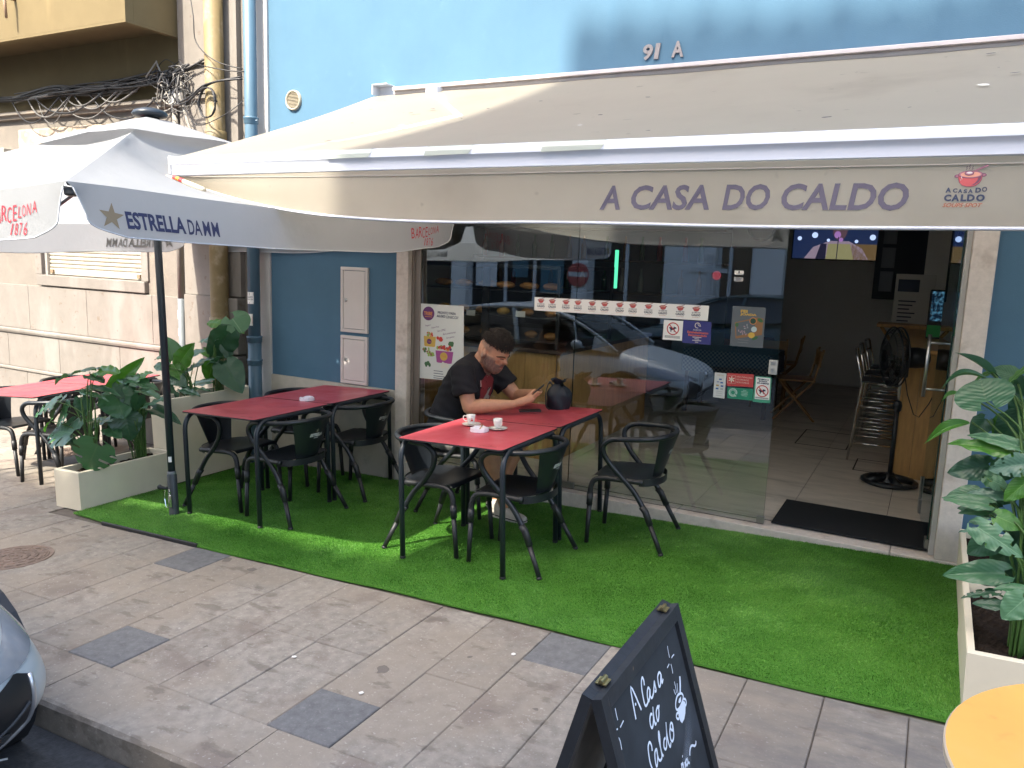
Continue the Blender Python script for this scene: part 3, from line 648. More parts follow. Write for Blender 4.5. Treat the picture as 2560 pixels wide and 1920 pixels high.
# ================================================================== OPPOSITE SIDE OF THE STREET (seen in the glass, shades the pavement)
YO = -9.0
M_opp = mat('opposite_stucco', (.80,.78,.73), .9, .2, var=.08, vscale=2); M_opp2 = mat('opposite_limestone', (.80,.77,.72), .9, .2, var=.08, vscale=2)
M_dark = mat('dark_shop_glass', (.012,.016,.02), .08, .6); M_wfr = mat('white_frame_paint', (.62,.62,.60), .5)
def opp_xedge(): return -2.875+.207*(YO-3.32)
tanE = math.tan(SUN_EL)*hl                           # rise of the sun plane per metre of y
H1 = -.115+(3.80-YO)*tanE; H2 = 3.47+(5.28-YO)*tanE
xe = opp_xedge()
def opposite(name, label, x0, x1, H, mt, wx, front):
    t = thing(name, label, 'building', Matrix.Translation(((x0+x1)/2, YO, 0)))
    m = MB(); zf = 3.4
    m.box((x0,YO-8,zf),(x1,YO,H-.35)); m.box((x0,YO-8,-3),(x1,YO-.5,zf-.001))
    part(m, 'wall', mt, t)
    for a, b in front:
        m = MB(); m.box((a,YO-.5,-3),(b,YO,zf-.002)); part(m, 'pier', mt, t)
    m = MB()
    n = int((x1-x0)/.27)                              # eaves of round clay tiles
    for i in range(n):
        xx = x0+(i+.5)*(x1-x0)/n; hh = rc.uniform(-.03,.05)
        m.lathe([(.125,0),(.125,1.2)], 8, a0=0, a1=PI, M=Matrix.Translation((xx,YO+.0,H-.22+hh)) @ Matrix.Rotation(PI/2,4,'X'))
        m.box((xx-.127,YO-1.2,H-.34),(xx+.127,YO,H-.17+hh))
    rf = part(m, 'roof', mat('clay_tiles', (.40,.17,.09), .8, var=.15, vscale=6), t)
    for fl in range(int((H-5)//3)):
        for xx in wx:
            z = 4.6+fl*3.05; m = MB(); m.box((xx-.55,YO,z),(xx+.55,YO+.04,z+1.7)); w = part(m, 'window', M_wfr, t)
            m = MB(); m.box((xx-.47,YO+.041,z+.08),(xx+.47,YO+.045,z+1.62)); part(m, 'pane', M_dark, w)
    return t
ob2 = opposite('opposite_building', 'tall stone building across the street, mirrored in the shop glass', xe, 8, H2, M_opp2, [xe+1.6+2.4*i for i in range(5)], [(xe,xe+.5),(-4.0,-3.3),(-1.2,-.5),(2,2.7),(5,8)])
ob1 = opposite('opposite_shop_building', 'lower pale building with shop windows across the street, mirrored in the glass', -18, xe-.002, H1, M_opp, [xe-1.8-2.5*i for i in range(4)], [(-18,-15),(-12.6,-12.1),(-8.75,-8.3),(-6.2,xe-.003)])
for t, x0, x1, z0, z1, posts in ((ob1,-12.1,-8.75,.0,2.7,(-12.08,-10.92,-10.0,-8.8)),(ob1,-8.3,-6.2,-.3,2.8,(-8.27,-7.3,-6.25)),(ob2,xe+.5,-4.0,.2,2.7,(xe+.55,-4.6,-4.05)),(ob2,-3.3,-1.2,-.1,2.7,(-3.25,-2.2,-1.25)),(ob2,-.5,2,.1,2.7,(-.45,.8,1.95)),(ob1,-15,-12.6,0,2.7,(-14.95,-13.8,-12.65))):
    m = MB(); m.box((x0,YO-.34,-3),(x1,YO-.30,z1)); part(m, 'shop_glass', M_dark, t)
    m = MB(); m.box((x0,YO-.30,-3),(x1,YO-.02,z0+.25)); m.box((x0,YO-.36,z1),(x1,YO-.02,3.395)); part(m, 'stallriser', t is ob1 and M_opp or M_opp2, t)
    for xx in posts: m = MB(); m.box((xx-.045,YO-.299,z0+.252),(xx+.045,YO-.24,z1-.002)); part(m, 'frame_post', M_wfr, t)
M_ttl = mat('poster_teal', (.05,.14,.18), .6)
for x0, x1, z0, z1, mt in ((-11.9,-11.2,.9,1.6,M_paper),(-10.7,-10.2,1.2,2.0,M_ttl),(-9.8,-9.1,.8,2.1,M_ttl)):
    m = MB(); m.box((x0,YO-.238,z0),(x1,YO-.236,z1)); part(m, 'window_poster', mt, ob1)
m = MB(); m.lathe([(0,.02),(.30,.02),(.32,0)], 28, M=Matrix.Translation((-8.55,YO+.05,1.35)) @ Matrix.Rotation(-PI/2,4,'X')); sgn = part(m, 'round_sign', mat('sign_red', (.42,.07,.06), .5), ob1)
m = MB(); m.box((-8.83,YO+.072,1.30),(-8.27,YO+.076,1.42)); part(m, 'sign_band', M_wfr, sgn)
m = MB(); m.box((-5.1,YO+.01,.9),(-4.98,YO+.06,2.0)); m.box((-5.5,YO+.01,1.55),(-4.6,YO+.062,1.66)); part(m, 'cross_sign', M_wfr, ob2)
m = MB(); m.grid(lambda u, v: (-40+80*u, YO+1.9*v, gz(-40+80*u)-.06), 20, 2); m.grid(lambda u, v: (-40+80*u, YO+1.9, gz(-40+80*u)-.06-.1*v), 20, 1); tag(m.build('far_pavement', M_kerb), kind='structure')

# ================================================================== INTERIOR
ZI = .035
ir = MB()
ir.box((-6.3,5.62,ZI-.2),(-6.2,12.7,2.95)); ir.box((.335,5.53,ZI-.2),(.43,12.7,2.95)); ir.box((-6.199,12.6,ZI-.2),(.334,12.7,2.95)); ir.box((-6.199,5.62,2.9),(.334,12.599,2.95))
tag(ir.build('interior_wall', M_int), kind='structure')
M_tile = mat('floor_tile', (.60,.54,.465), .42, .45, var=.12, vscale=3.5, rand=.07, stretch=(1,3,1)); stain(M_tile, (.22,.19,.16), 2.5, .5, .7, .5, seed=2, stretch=(.6,2.5,1))
M_jnt = mat('tile_joint', (.05,.042,.036), .9)
fl = MB(); fl.box((-6.2,5.45,ZI-.2),(.335,12.6,ZI-.006)); fl = tag(fl.build('interior_floor', M_jnt), kind='structure')
for i in range(-9, 2):
    x0 = -.157+(i)*.622; off = .62 if i % 2 else 0; y = 5.45-(.3 if i % 2 else .0)
    ys = [5.452]+[k for k in [5.99-.0+.62*0+ (.315 if i % 2 else 0)+.93*q for q in range(8)] if k < 12.55]+[12.598]
    for a, b in zip(ys[:-1], ys[1:]):
        if b-a < .02: continue
        m = MB(); xa, xb = max(x0,-6.19), min(x0+.622,.333)
        if xb-xa < .02: continue
        m.bbox((xa+.0018,a+.0018,ZI-.012),(xb-.0018,b-.0018,ZI), .0012); m.build('floor_tile', M_tile, fl)
for (x0, x1, y0, y1) in ((-1.10,-.62,8.05,8.85),(-.50,-.10,7.28,7.75)):   # access covers let into the floor
    m = MB()
    for a, b in (((x0,y0),(x1,y0+.012)),((x0,y1-.012),(x1,y1)),((x0,y0+.0125),(x0+.012,y1-.0125)),((x1-.012,y0+.0125),(x1,y1-.0125))): m.box((a[0],a[1],ZI-.003),(b[0],b[1],ZI+.002))
    m.build('cover_frame', M_jnt, fl)
m = MB(); m.bbox((-.835,5.375,ZI+.001),(.105,5.985,ZI+.013), .004); tag(m.build('door_mat', mat('rubber_mat', (.018,.020,.022), .85, .2, bump=1, bscale=300, bdist=.004)), 'dark ribbed rubber mat just inside the open glass door', 'door mat')

# counter end of pine boards with bar stools
bc = thing('bar_counter', 'pine board bar counter just inside the open door', 'counter', Matrix.Translation((-.05,7.24,ZI)))
m = MB(); m.bbox((-.165,0,.0),(-.125,2.6,1.05), .004); part2 = m.build('side_panel', M_wood, bc)
for i, (a, b) in enumerate(((-.124,-.01),(-.009,.12),(.121,.24),(.241,.375))):
    m = MB(); m.bbox((a,.002,.0),(b,.03,1.05), .003); m.build('plank', M_wood, bc)
m = MB(); m.bbox((-.27,-.03,1.051),(.375,2.6,1.09), .006); m.build('counter_top', M_wood, bc)
stools = []
def make_stool():
    t = thing('bar_stool', 'chromed bar stool nearest the door, tucked under the bar counter', 'bar stool', group='chrome bar stools along the counter')
    m = MB()
    def tb(p, r=.0105): m.tube(p, r, 8)
    for s in (-1, 1):
        m = MB(); m.tube([(-.23,s*.20,0),(-.17,s*.16,.70),(-.19,s*.16,.78),(-.24,s*.15,.98),(-.245,s*.12,1.0)], .0105, 8); m.build('leg', M_chrome, t, smooth=True)
        m = MB(); m.tube([(.20,s*.20,0),(.16,s*.16,.70),(-.12,s*.16,.715)], .0105, 8); m.build('leg', M_chrome, t, smooth=True)
    m = MB(); m.tube([(-.245,-.12,1.0),(-.25,0,1.005),(-.245,.12,1.0)], .0105, 8); m.tube([(-.225,-.155,.9),(-.235,0,.9),(-.225,.155,.9)], .008, 8); m.build('back_rail', M_chrome, t, smooth=True)
    m = MB(); m.bbox((-.18,-.17,.715),(.18,.17,.732), .006); m.build('seat', mat('stool_seat', (.05,.05,.055), .3, metal=.6), t)
    for z, x in ((.16,.19),(.30,.18),(.50,.172)):
        m = MB(); m.tube([(-x,-.185,z),(x,-.185,z)], .007, 8); m.tube([(-x,.185,z),(x,.185,z)], .007, 8); m.tube([(x,-.185,z+.03),(x,.185,z+.03)], .007, 8); m.build('footrest', M_chrome, t, smooth=True)
    return t
st = make_stool(); st.matrix_world = Matrix.Translation((-.36,7.86,ZI)) @ Matrix.Rotation(.06,4,'Z')
for i, (x, y, l) in enumerate(((-.37,8.42,'chromed bar stool standing second from the door at the bar counter'),(-.36,8.98,'chromed bar stool farthest from the door at the bar counter'))):
    dup(st, Matrix.Translation((x,y,ZI)) @ Matrix.Rotation(-.05*i,4,'Z'), l)
# pedestal fan
t = thing('pedestal_fan', 'black pedestal fan with a round cage standing inside the door', 'fan', Matrix.Translation((-.195,6.98,ZI)))
M_fan = mat('fan_black', (.012,.014,.018), .4)
m = MB(); m.lathe([(.19,.0),(.215,.012),(.215,.03),(.195,.042),(.175,.03),(.175,.0)], 40); 
for k in range(4):
    a = k*PI/2+.5; m.tube([(.03*math.cos(a),.03*math.sin(a),.05),(.12*math.cos(a),.12*math.sin(a),.035),(.19*math.cos(a),.19*math.sin(a),.02)], [.035,.03,.026], 8)
m.lathe([(0,.09),(.035,.09),(.05,.06),(.07,.02)], 20); m.build('base', M_fan, t, smooth=True)
m = MB(); m.tube([(0,0,.05),(0,0,.66)], .019, 14); m.lathe([(.02,0),(.03,.01),(.034,.05),(.028,.08),(.014,.09)], 16, M=Matrix.Translation((0,0,.60))); m.build('pole', M_fan, t, smooth=True)
m = MB(); m.tube([(0,0,.66),(0,0,.93)], .0115, 12); m.build('inner_pole', M_steel, t, smooth=True)
HM = Matrix.Translation((.02,0,1.04)) @ Matrix.Rotation(math.radians(202),4,'Z') @ Matrix.Rotation(PI/2,4,'Y')   # axis points out to the left
m = MB(); m.lathe([(0,-.17),(.05,-.17),(.075,-.15),(.085,-.08),(.08,-.01),(0,0)], 20, M=HM); m.bbox((-.03,-.03,-.16),(.03,.03,-.02), .01, M=Matrix.Translation((.02,0,1.04))); m.build('motor', M_fan, t, smooth=True)
cg = MB()
for rr, zz in ((.235,.06),(.235,.11),(.19,.135),(.12,.155),(.05,.165),(.16,.03),(.09,.01)):
    cg.tube([(rr*math.cos(2*PI*i/36), rr*math.sin(2*PI*i/36), zz) for i in range(36)], .004 if rr < .23 else .007, 6, M=HM, closed=True)
for i in range(48):
    a = 2*PI*i/48; c, s_ = math.cos(a), math.sin(a)
    cg.tube([(.05*c,.05*s_,.165),(.12*c,.12*s_,.155),(.19*c,.19*s_,.135),(.235*c,.235*s_,.085),(.16*c,.16*s_,.03),(.06*c,.06*s_,.0)], .0018, 4, M=HM)
cg.lathe([(0,.17),(.05,.17),(.05,.16)], 20, M=HM)
cg.build('cage', M_fan, t)
for k in range(3):
    m = MB(); a0 = k*2*PI/3
    m.grid(lambda u, v: ((.03+.17*v)*math.cos(a0+(u-.5)*1.5*(.6+.5*v)), (.03+.17*v)*math.sin(a0+(u-.5)*1.5*(.6+.5*v)), .09+(u-.5)*.05), 6, 6, M=HM); m.build('blade', mat('fan_blade', (.10,.09,.08), .4), t, smooth=True)
m = MB(); m.tube([(.02,.02,.92),(.06,-.02,.75),(.12,-.06,.60),(.16,-.08,.585),(.22,-.06,.70),(.29,.0,.9),(.33,.1,1.0)], .004, 6); m.build('cord', M_black, t, smooth=True)
t = thing('fire_extinguisher', 'red fire extinguisher on the floor beside the door jamb', 'fire extinguisher', Matrix.Translation((.225,5.75,ZI)))
m = MB(); m.lathe([(0,.0),(.075,.0),(.08,.02),(.08,.42),(.06,.48),(.025,.51),(.025,.53),(0,.53)], 24); m.build('cylinder', M_red, t, smooth=True)
m = MB(); m.bbox((-.02,-.05,.53),(.02,.04,.56), .006); m.tube([(0,-.04,.55),(0,-.10,.50),(0,-.095,.25)], .012, 8); m.build('valve', M_black, t)
m = MB(); f = lambda u, v: (.0805*math.cos(-2.2+u), .0805*math.sin(-2.2+u), v); rect(m, f, 0, .2, 1.3, .24); rect(m, f, .2, .26, 1.1, .3); m.build('label_print', M_paper, t)
# drinks machine
t = thing('drinks_dispenser', 'black drinks dispenser with a blue picture and green drip panel on the counter', 'drinks machine', Matrix.Translation((.10,8.5,ZI+1.09)))
m = MB(); m.bbox((-.17,-.02,0),(.17,.3,.46), .01); m.build('cabinet', M_black, t)
M_dg = mat('green_panel', (.03,.36,.08), .4)
m = MB(); m.bbox((-.165,-.03,.02),(.165,-.021,.13), .003); m.build('drip_panel', M_dg, t)
M_pic = emat('lit_picture', (.02,.10,.16), .12); N_, L_, b_ = nodes(M_pic); nz = N_.new('ShaderNodeTexNoise'); nz.inputs['Scale'].default_value = 9; cr_ = N_.new('ShaderNodeValToRGB'); cr_.color_ramp.elements[0].color = (.0,.01,.03,1); cr_.color_ramp.elements[1].color = (.2,.6,.9,1); cr_.color_ramp.elements[0].position = .45; L_.new(nz.outputs[0], cr_.inputs[0]); L_.new(cr_.outputs[0], b_.inputs['Emission Color'])
m = MB(); m.box((-.15,-.024,.17),(.15,-.0205,.45)); m.build('picture', M_pic, t)
# television on the far wall
t = thing('television', 'wall television showing a singer at a microphone', 'television', Matrix.Translation((-1.40,12.55,2.21)))
m = MB(); m.bbox((-.60,-.05,-.335),(.60,.04,.345), .008); m.build('case', M_black, t)
M_scr = [emat('screen_'+n, c, 1) for n, c in (('night',(.002,.004,.013)),('skin',(.016,.009,.012)),('shirt',(.045,.035,.047)),('yellow',(.042,.040,.02)),('amber',(.022,.014,.006)),('light',(.11,.14,.21)),('black',(.002,.002,.006)),('violet',(.06,.03,.08)))]
def scr(k): return lambda x, z: (x, -.052-.0012*k, z)
m = MB(); rect(m, scr(0), -.585, -.32, .585, .33, 0); rect(m, scr(1), .22, -.32, .585, -.1, 4)
m.poly([scr(1)(*p) for p in ((-.42,-.32),(-.30,-.15),(-.08,-.06),(.18,-.06),(.36,-.16),(.46,-.32))], 2); m.poly([scr(2)(*p) for p in ((-.12,-.32),(-.10,-.1),(.2,-.1),(.26,-.32))], 3)
m.poly([scr(2)(*p) for p in ((-.26,-.32),(-.2,-.1),(-.12,-.1),(-.12,-.32))], 6); disc(m, scr(2), .05, .10, .10, .15, 1); disc(m, scr(3), .05, .22, .10, .06, 6); disc(m, scr(3), .02, .03, .045, .05, 7); disc(m, scr(3), .07, -.04, .03, .03, 7)
line(m, scr(4), [(.03,-.32),(.035,.0)], .012, 6)
for x, z, r in ((-.50,-.03,.03),(-.29,.02,.042),(-.10,-.05,.022),(.28,-.06,.024),(.49,.0,.04)): disc(m, scr(3), x, z, r, r, 5)
m.build('screen', M_scr, t)
# wall cabinet with dark door, pillar, price board, folding shelf
t = thing('glazed_cupboard', 'black framed glazed cupboard on the far wall right of the television', 'cupboard', Matrix.Translation((-.42,12.5,1.9)))
m = MB(); m.bbox((-.42,-.1,-.55),(.32,.09,.6), .01); m.build('case', mat('black_wood', (.02,.025,.035), .5), t)
for i in range(3): m = MB(); m.bbox((-.34,-.112,-.44+i*.33),(-.17,-.101,-.16+i*.33), .004); m.build('pane', mat('dull_pane', (.12,.12,.13), .3), t)
m = MB(); m.box((-.17,10.2,ZI),(.333,10.75,2.899)); tag(m.build('interior_pillar', M_int), kind='structure')
m = MB(); m.bbox((-.33,0,-.30),(.08,.02,.30), .003); w = m.build('menu_board', mat('menu_board', (.55,.53,.5), .6)); w.matrix_world = Matrix.Translation((-.12,10.16,1.42)); tag(w, 'pale printed menu board hung on the pillar inside', 'menu board')
m = MB(); 
for i in range(6): m.box((-.28,-.003,-.24+i*.045),(-.28+.12+.03*(i % 3),-.001,-.225+i*.045))
m.box((-.30,-.003,.1),(-.08,-.001,.24)); m.build('print', M_print, w)
t = thing('folding_shelf', 'pine folding shelf with a slanted brace beside the pillar', 'shelf', Matrix.Translation((-.25,10.1,1.12)))
m = MB(); m.bbox((-.33,-.3,0),(.2,.05,.04), .004); m.build('board', M_wood, t)
m = MB(); m.tube([(-.28,-.25,0),(.0,-.02,-.42)], .022, 4); m.build('brace', M_wood, t)
# dining tables and chairs deep inside
M_dk = mat('dark_stained_wood', (.06,.035,.025), .5); M_brown = mat('bistro_wood', (.30,.17,.07), .5)
M_check = mat('checked_cloth', (.5,.5,.5), .9); N_, L_, b_ = nodes(M_check); ck = N_.new('ShaderNodeTexChecker'); ck.inputs['Scale'].default_value = 42; ck.inputs[1].default_value = (.16,.17,.18,1); ck.inputs[2].default_value = (.03,.05,.09,1); gg = N_.new('ShaderNodeNewGeometry'); L_.new(gg.outputs['Position'], ck.inputs[0]); L_.new(ck.outputs[0], b_.inputs['Base Color'])
M_redc = mat('red_cloth', (.22,.03,.03), .9)
def dtable(x, y, w, d, label, cloth, clab):
    t = thing('dining_table', label, 'table', Matrix.Translation((x,y,ZI)), 'dining tables inside')
    m = MB(); m.bbox((-w/2,-d/2,.71),(w/2,d/2,.74), .004); m.build('tabletop', M_dk, t)
    for sx in (-1,1):
        for sy in (-1,1): m = MB(); m.bbox((sx*(w/2-.05)-.022,sy*(d/2-.05)-.022,0),(sx*(w/2-.05)+.022,sy*(d/2-.05)+.022,.709), .003); m.build('leg', M_dk, t)
    m = MB(); m.grid(lambda u, v: ((u-.5)*(w+.01), (v-.5)*(d+.01), .7425), 8, 8)
    for (fx) in range(4):
        def sk(u, v, fx=fx):
            dr = .26*v; wob = .015*math.sin(u*14)*v
            return ((u-.5)*(w+.01), (-1 if fx == 0 else 1)*(d/2+.006+wob*.6+.004*v), .7425-dr) if fx < 2 else ((-1 if fx == 2 else 1)*(w/2+.006+wob*.6+.004*v), (u-.5)*(d+.01), .7425-dr)
        m.grid(sk, 16, 4)
    c = m.build('tablecloth', cloth, smooth=False); c.matrix_world = t.matrix_world; tag(c, clab, 'tablecloth')
dtable(-2.05,9.4,1.0,.75,'dark dining table inside with a checked cloth, nearest the door',M_check,'blue and white checked cloth on the nearer dining table')
dtable(-2.5,11.0,1.1,.75,'dark dining table inside under a red cloth, by the far wall',M_redc,'dull red cloth on the dining table by the far wall')
def make_wchair():
    t = thing('wooden_chair', '', 'chair', group='folding wooden chairs inside')
    for s in (-1,1):
        m = MB(); m.tube([(-.22,s*.18,0),(.18,s*.18,.45),(.26,s*.18,.82)], .014, 6); m.build('leg', M_brown, t)
        m = MB(); m.tube([(.22,s*.20,0),(-.18,s*.20,.45)], .014, 6); m.build('leg', M_brown, t)
    m = MB(); m.bbox((-.19,-.2,.45),(.2,.2,.47), .006); m.build('seat', M_brown, t)
    m = MB(); m.bbox((.225,-.19,.62),(.245,.19,.80), .006); m.build('backrest', M_brown, t)
    return t
wc = make_wchair(); wc.matrix_world = Matrix.Translation((-1.35,9.45,ZI)) @ Matrix.Rotation(.25,4,'Z'); wc['label'] = 'brown folding chair at the checked table, facing it from the door side'
for x, y, r, l in ((-1.75,10.05,1.7,'brown folding chair behind the checked table, back to the far wall'),(-1.75,10.9,.1,'brown folding chair beside the red clothed table, on the door side'),(-2.7,11.6,1.5,'brown folding chair squeezed between the red table and the far wall')):
    dup(wc, Matrix.Translation((x,y,ZI)) @ Matrix.Rotation(r,4,'Z'), l)
for x, y, l in ((-2.2,11.0,'small dark jar nearer the door on the red clothed table'),(-2.75,11.05,'small dark jar farther left on the red clothed table'),(-2.05,9.45,'small dark jar on the checked table')):
    m = MB(); m.lathe([(0,0),(.03,0),(.035,.05),(.02,.09),(.03,.12),(0,.12)], 14); o = m.build('table_jar', M_black, smooth=True); o.matrix_world = Matrix.Translation((x,y,ZI+.7435)); tag(o, l, 'jar', 'jars on the dining tables')
# pastry counter
pc = thing('pastry_counter', 'wooden pastry counter with a dark framed glass display behind the window', 'display counter', Matrix.Translation((-3.3,6.0,ZI)))
m = MB(); m.bbox((.53,0,.0),(.56,2.3,.92), .004); m.build('side_board', M_wood, pc)
for i in range(5): m = MB(); m.bbox((-.9+i*.286,-.03,.0),(-.9+i*.286+.283,-.001,.92), .004); m.build('plank', M_wood, pc)
m = MB(); m.bbox((-.95,-.06,.921),(.60,2.3,.955), .005); m.build('counter_top', M_dk, pc)
fr = MB()
for a, b in (((-.9,.0),(-.87,.03)),((.50,.0),(.53,.03)),((-.9,1.2),(-.87,1.23)),((.50,1.2),(.53,1.23)),((-.22,0),(-.16,.04))): fr.bbox((a[0],a[1],.956),(b[0],b[1],1.62), .003)
fr.bbox((-.9,0,1.621),(.53,1.23,1.655), .004); fr.build('display_frame', M_black, pc)
M_shelf = mat('tray_black', (.02,.02,.022), .3)
for z in (1.0,1.2,1.42): m = MB(); m.bbox((-.86,.05,z),(.49,1.18,z+.012), .003); m.build('shelf', M_shelf, pc)
M_bread = mat('baked_crust', (.42,.20,.06), .6, var=.25, vscale=25); M_cust = mat('custard_pastry', (.55,.33,.08), .5, var=.3, vscale=30)
for z, zl in ((1.012,'lowest'),(1.212,'middle'),(1.432,'top')):
    for k in range(6):
        m = MB(); x = -.75+k*.22; y = .2+rc.uniform(-.05,.1)
        if z > 1.4: m.ell((0,0,.04),(.10,.05,.035), 12, 6)
        else: m.ell((0,0,.03),(.06,.06,.035), 12, 6)
        o = m.build('pastry', M_bread if z > 1.4 or k % 3 else M_cust, smooth=True); o.matrix_world = Matrix.Translation((-3.3+x,6.0+y,ZI+z+.0)); tag(o, 'golden baked pastry on the %s shelf of the glass display' % zl, 'pastry', 'pastries on the %s display shelf' % zl)
for k, (x, z) in enumerate(((-.35,1.19),(.02,1.02),(-.6,1.02),(.15,1.21))):
    m = MB(); m.box((x-.045,.03,z),(x+.045,.033,z+.05)); m.build('price_card', M_paper, pc)
# back shelf, bottles, lit strip, clock
bs_ = thing('back_shelf', 'dark shelf unit with bottles behind the window reflections', 'shelf', Matrix.Translation((-3.2,9.6,ZI)))
m = MB()
for z in (.9,1.3,1.7,2.1): m.bbox((-2.6,0,z),(.9,.3,z+.03), .004)
m.build('board', M_dk, bs_); m = MB(); m.box((-2.6,.301,0),(.9,.33,2.4)); m.build('back_panel', mat('back_panel', (.14,.14,.15), .8), bs_)
bcols = [mat('bottle_'+n, c, .2, .6) for n, c in (('green',(.03,.09,.03)),('amber',(.18,.07,.015)),('clear',(.35,.36,.34)),('red',(.25,.02,.02)))]
bmesh_ = MB(); bmesh_.lathe([(0,0),(.036,0),(.036,.17),(.014,.23),(.014,.30),(0,.30)], 12); bme = [bmesh_.mesh('bottle', c, True) for c in bcols]
for k in range(26):
    o = link('bottle', bme[rc.randint(0,3)]); o.matrix_world = Matrix.Translation((-5.7+(k % 13)*.26+rc.uniform(-.04,.04), 9.72, ZI+(1.33 if k < 13 else 1.73))); tag(o, 'bottle standing in the row on the %s back shelf' % ('lower' if k < 13 else 'upper'), 'bottle', 'bottles on the %s back shelf' % ('lower' if k < 13 else 'upper'))
m = MB(); m.bbox((-.018,0,-.21),(.018,.03,.21), .006); o = m.build('light_strip', emat('green_tube', (.10,.75,.40), .40)); o.matrix_world = Matrix.Translation((-3.17,8.3,1.66)); tag(o, 'upright glowing green light strip behind the window', 'light strip')
t = thing('wall_clock', 'round dark wall clock high on the far wall', 'clock', Matrix.Translation((-2.48,12.56,2.33)) @ Matrix.Rotation(PI/2,4,'X'))
m = MB(); m.lathe([(0,.02),(.17,.02),(.175,.03),(.20,.03),(.205,0)], 32); m.build('case', M_dk, t, smooth=False); m = MB(); m.box((-.006,0,.022),(.006,.11,.025)); m.box((0,-.006,.0255),(.08,.006,.028)); m.build('hands', M_steel, t)
m = MB(); m.lathe([(0,.02),(.045,.02),(.05,0)], 24, M=Matrix.Translation((-2.2,8.9,1.63)) @ Matrix.Rotation(PI/2,4,'X')); o = m.build('tap_badge', emat('red_badge', (.5,.02,.03), .12)); tag(o, 'round red illuminated badge of a beer tap inside', 'badge')
# ================================================================== AWNING
M_awn = mat('awning_canvas', (.64,.585,.49), .8, .25, var=.03, vscale=1.5, trans=.72)
stain(M_awn, (.25,.22,.18), 9, .70, .78, .35, detail=2, seed=4, stretch=(1,1,1)); stain(M_awn, (.46,.41,.34), 1.3, .5, .8, .5, seed=7)
M_alu = mat('white_aluminium', (.66,.68,.74), .35, .5, var=.02, vscale=3)
aw = thing('awning', 'long cream retractable awning lettered A CASA DO CALDO over the shopfront', 'awning', Matrix.Translation((-1.9,5.28,3.0)))
AX0, AX1 = -4.126, 2.35
YB, YW, ZW, ZB = 3.345, 5.235, 2.978, 2.268
def roofpt(u, v):
    x = AX0+(AX1-AX0)*u; y = YW+(YB-YW)*v; z = ZW+(ZB-ZW)*v-.035*math.sin(PI*v)*(1-.3*math.cos(u*9))+.004*math.sin(x*5+v*4)
    return (x, y, z)
m = MB(); m.grid(roofpt, 60, 18); cv = part(m, 'canopy_cloth', M_awn, aw, smooth=True)
m = MB()
for k in range(34):                                   # bird lime, scorch marks and scraps on the cloth
    u, v = rc.random(), rc.uniform(.12,.92); x, y, z = roofpt(u, v); a = rc.uniform(-.5,.5); L_ = rc.uniform(.008,.028); w = L_*rc.uniform(.3,.6)
    dz = (ZB-ZW)/(YB-YW); pts = []
    for q in range(7): t_ = 2*PI*q/7; px, py = L_*math.cos(t_)*rc.uniform(.7,1.1), w*math.sin(t_)*rc.uniform(.7,1.1); qx = px*math.cos(a)-py*math.sin(a); qy = px*math.sin(a)+py*math.cos(a); pts.append((x+qx, y+qy, z+dz*qy+.012))
    m.poly(pts[::-1] if False else pts, 0 if k % 4 else 1)
part(m, 'speck', [mat('dark_speck', (.10,.09,.08), .9), mat('bird_lime', (.75,.73,.68), .9)], cv)
m = MB(); m.tube([(AX0+.22,YW-.0,ZW+.004),(AX1,YW,ZW+.004)], .032, 14); m.bbox((-3.90,YW-.06,ZW+.015),(AX1,5.298,ZW+.042), .004); part(m, 'wall_roller', mat('old_aluminium', (.50,.46,.46), .5, var=.06, vscale=9, bump=.2, bscale=60), aw)
m = MB(); m.bbox((-4.11,5.19,3.050),(-3.965,5.299,3.058), .003); m.bbox((-4.11,5.19,2.98),(-4.102,5.299,3.0495), .003); m.bbox((-4.1015,5.285,2.98),(-3.965,5.299,3.0495), .003)
br = part(m, 'wall_bracket', M_alu, aw)
for x, y in ((-4.07,5.23),(-4.03,5.26),(-3.99,5.22)): m = MB(); m.lathe([(0,.006),(.01,.006),(.012,0)], 6, M=Matrix.Translation((x,y,3.0585))); part(m, 'bolt', M_steel, br)
# front bar: hollow profile
m = MB(); prof = [(3.360,2.268),(3.340,2.274),(3.322,2.268),(3.312,2.250),(3.310,2.228),(3.322,2.214),(3.326,2.200),(3.326,2.168),(3.336,2.160),(3.372,2.160),(3.384,2.175),(3.384,2.255)]
k = len(prof); nn = 2; vs = []
for xx in (AX0-.012, AX1): vs += [(xx,y,z) for y, z in prof]
m.add(vs, [(j, (j+1) % k, k+(j+1) % k, k+j) for j in range(k)]+[tuple(range(k-1,-1,-1)), tuple(range(k,2*k))]); bar = part(m, 'front_bar', M_alu, aw, angle=35)
m = MB(); m.bbox((AX0-.024,3.308,2.156),(AX0-.0125,3.388,2.278), .004); part(m, 'end_cap', mat('end_cap_white', (.6,.6,.6), .4), bar)
M_tape = mat('pale_green_tape', (.46,.49,.42), .35, .5, trans=.1)
for x0, x1 in ((-2.905,-2.62),(-2.285,-2.02),(-1.645,-1.345)):
    m = MB(); m.add([(x0,3.3445,2.2755),(x0+.004,3.320,2.2695),(x0-.006,3.3095,2.249),(x0-.01,3.307,2.226)]+[(x1+.004,3.3445,2.2755),(x1,3.320,2.2695),(x1-.004,3.3095,2.249),(x1-.02,3.307,2.229)], [(i,i+4,i+5,i+1) for i in range(3)]); part(m, 'tape_patch', M_tape, bar)
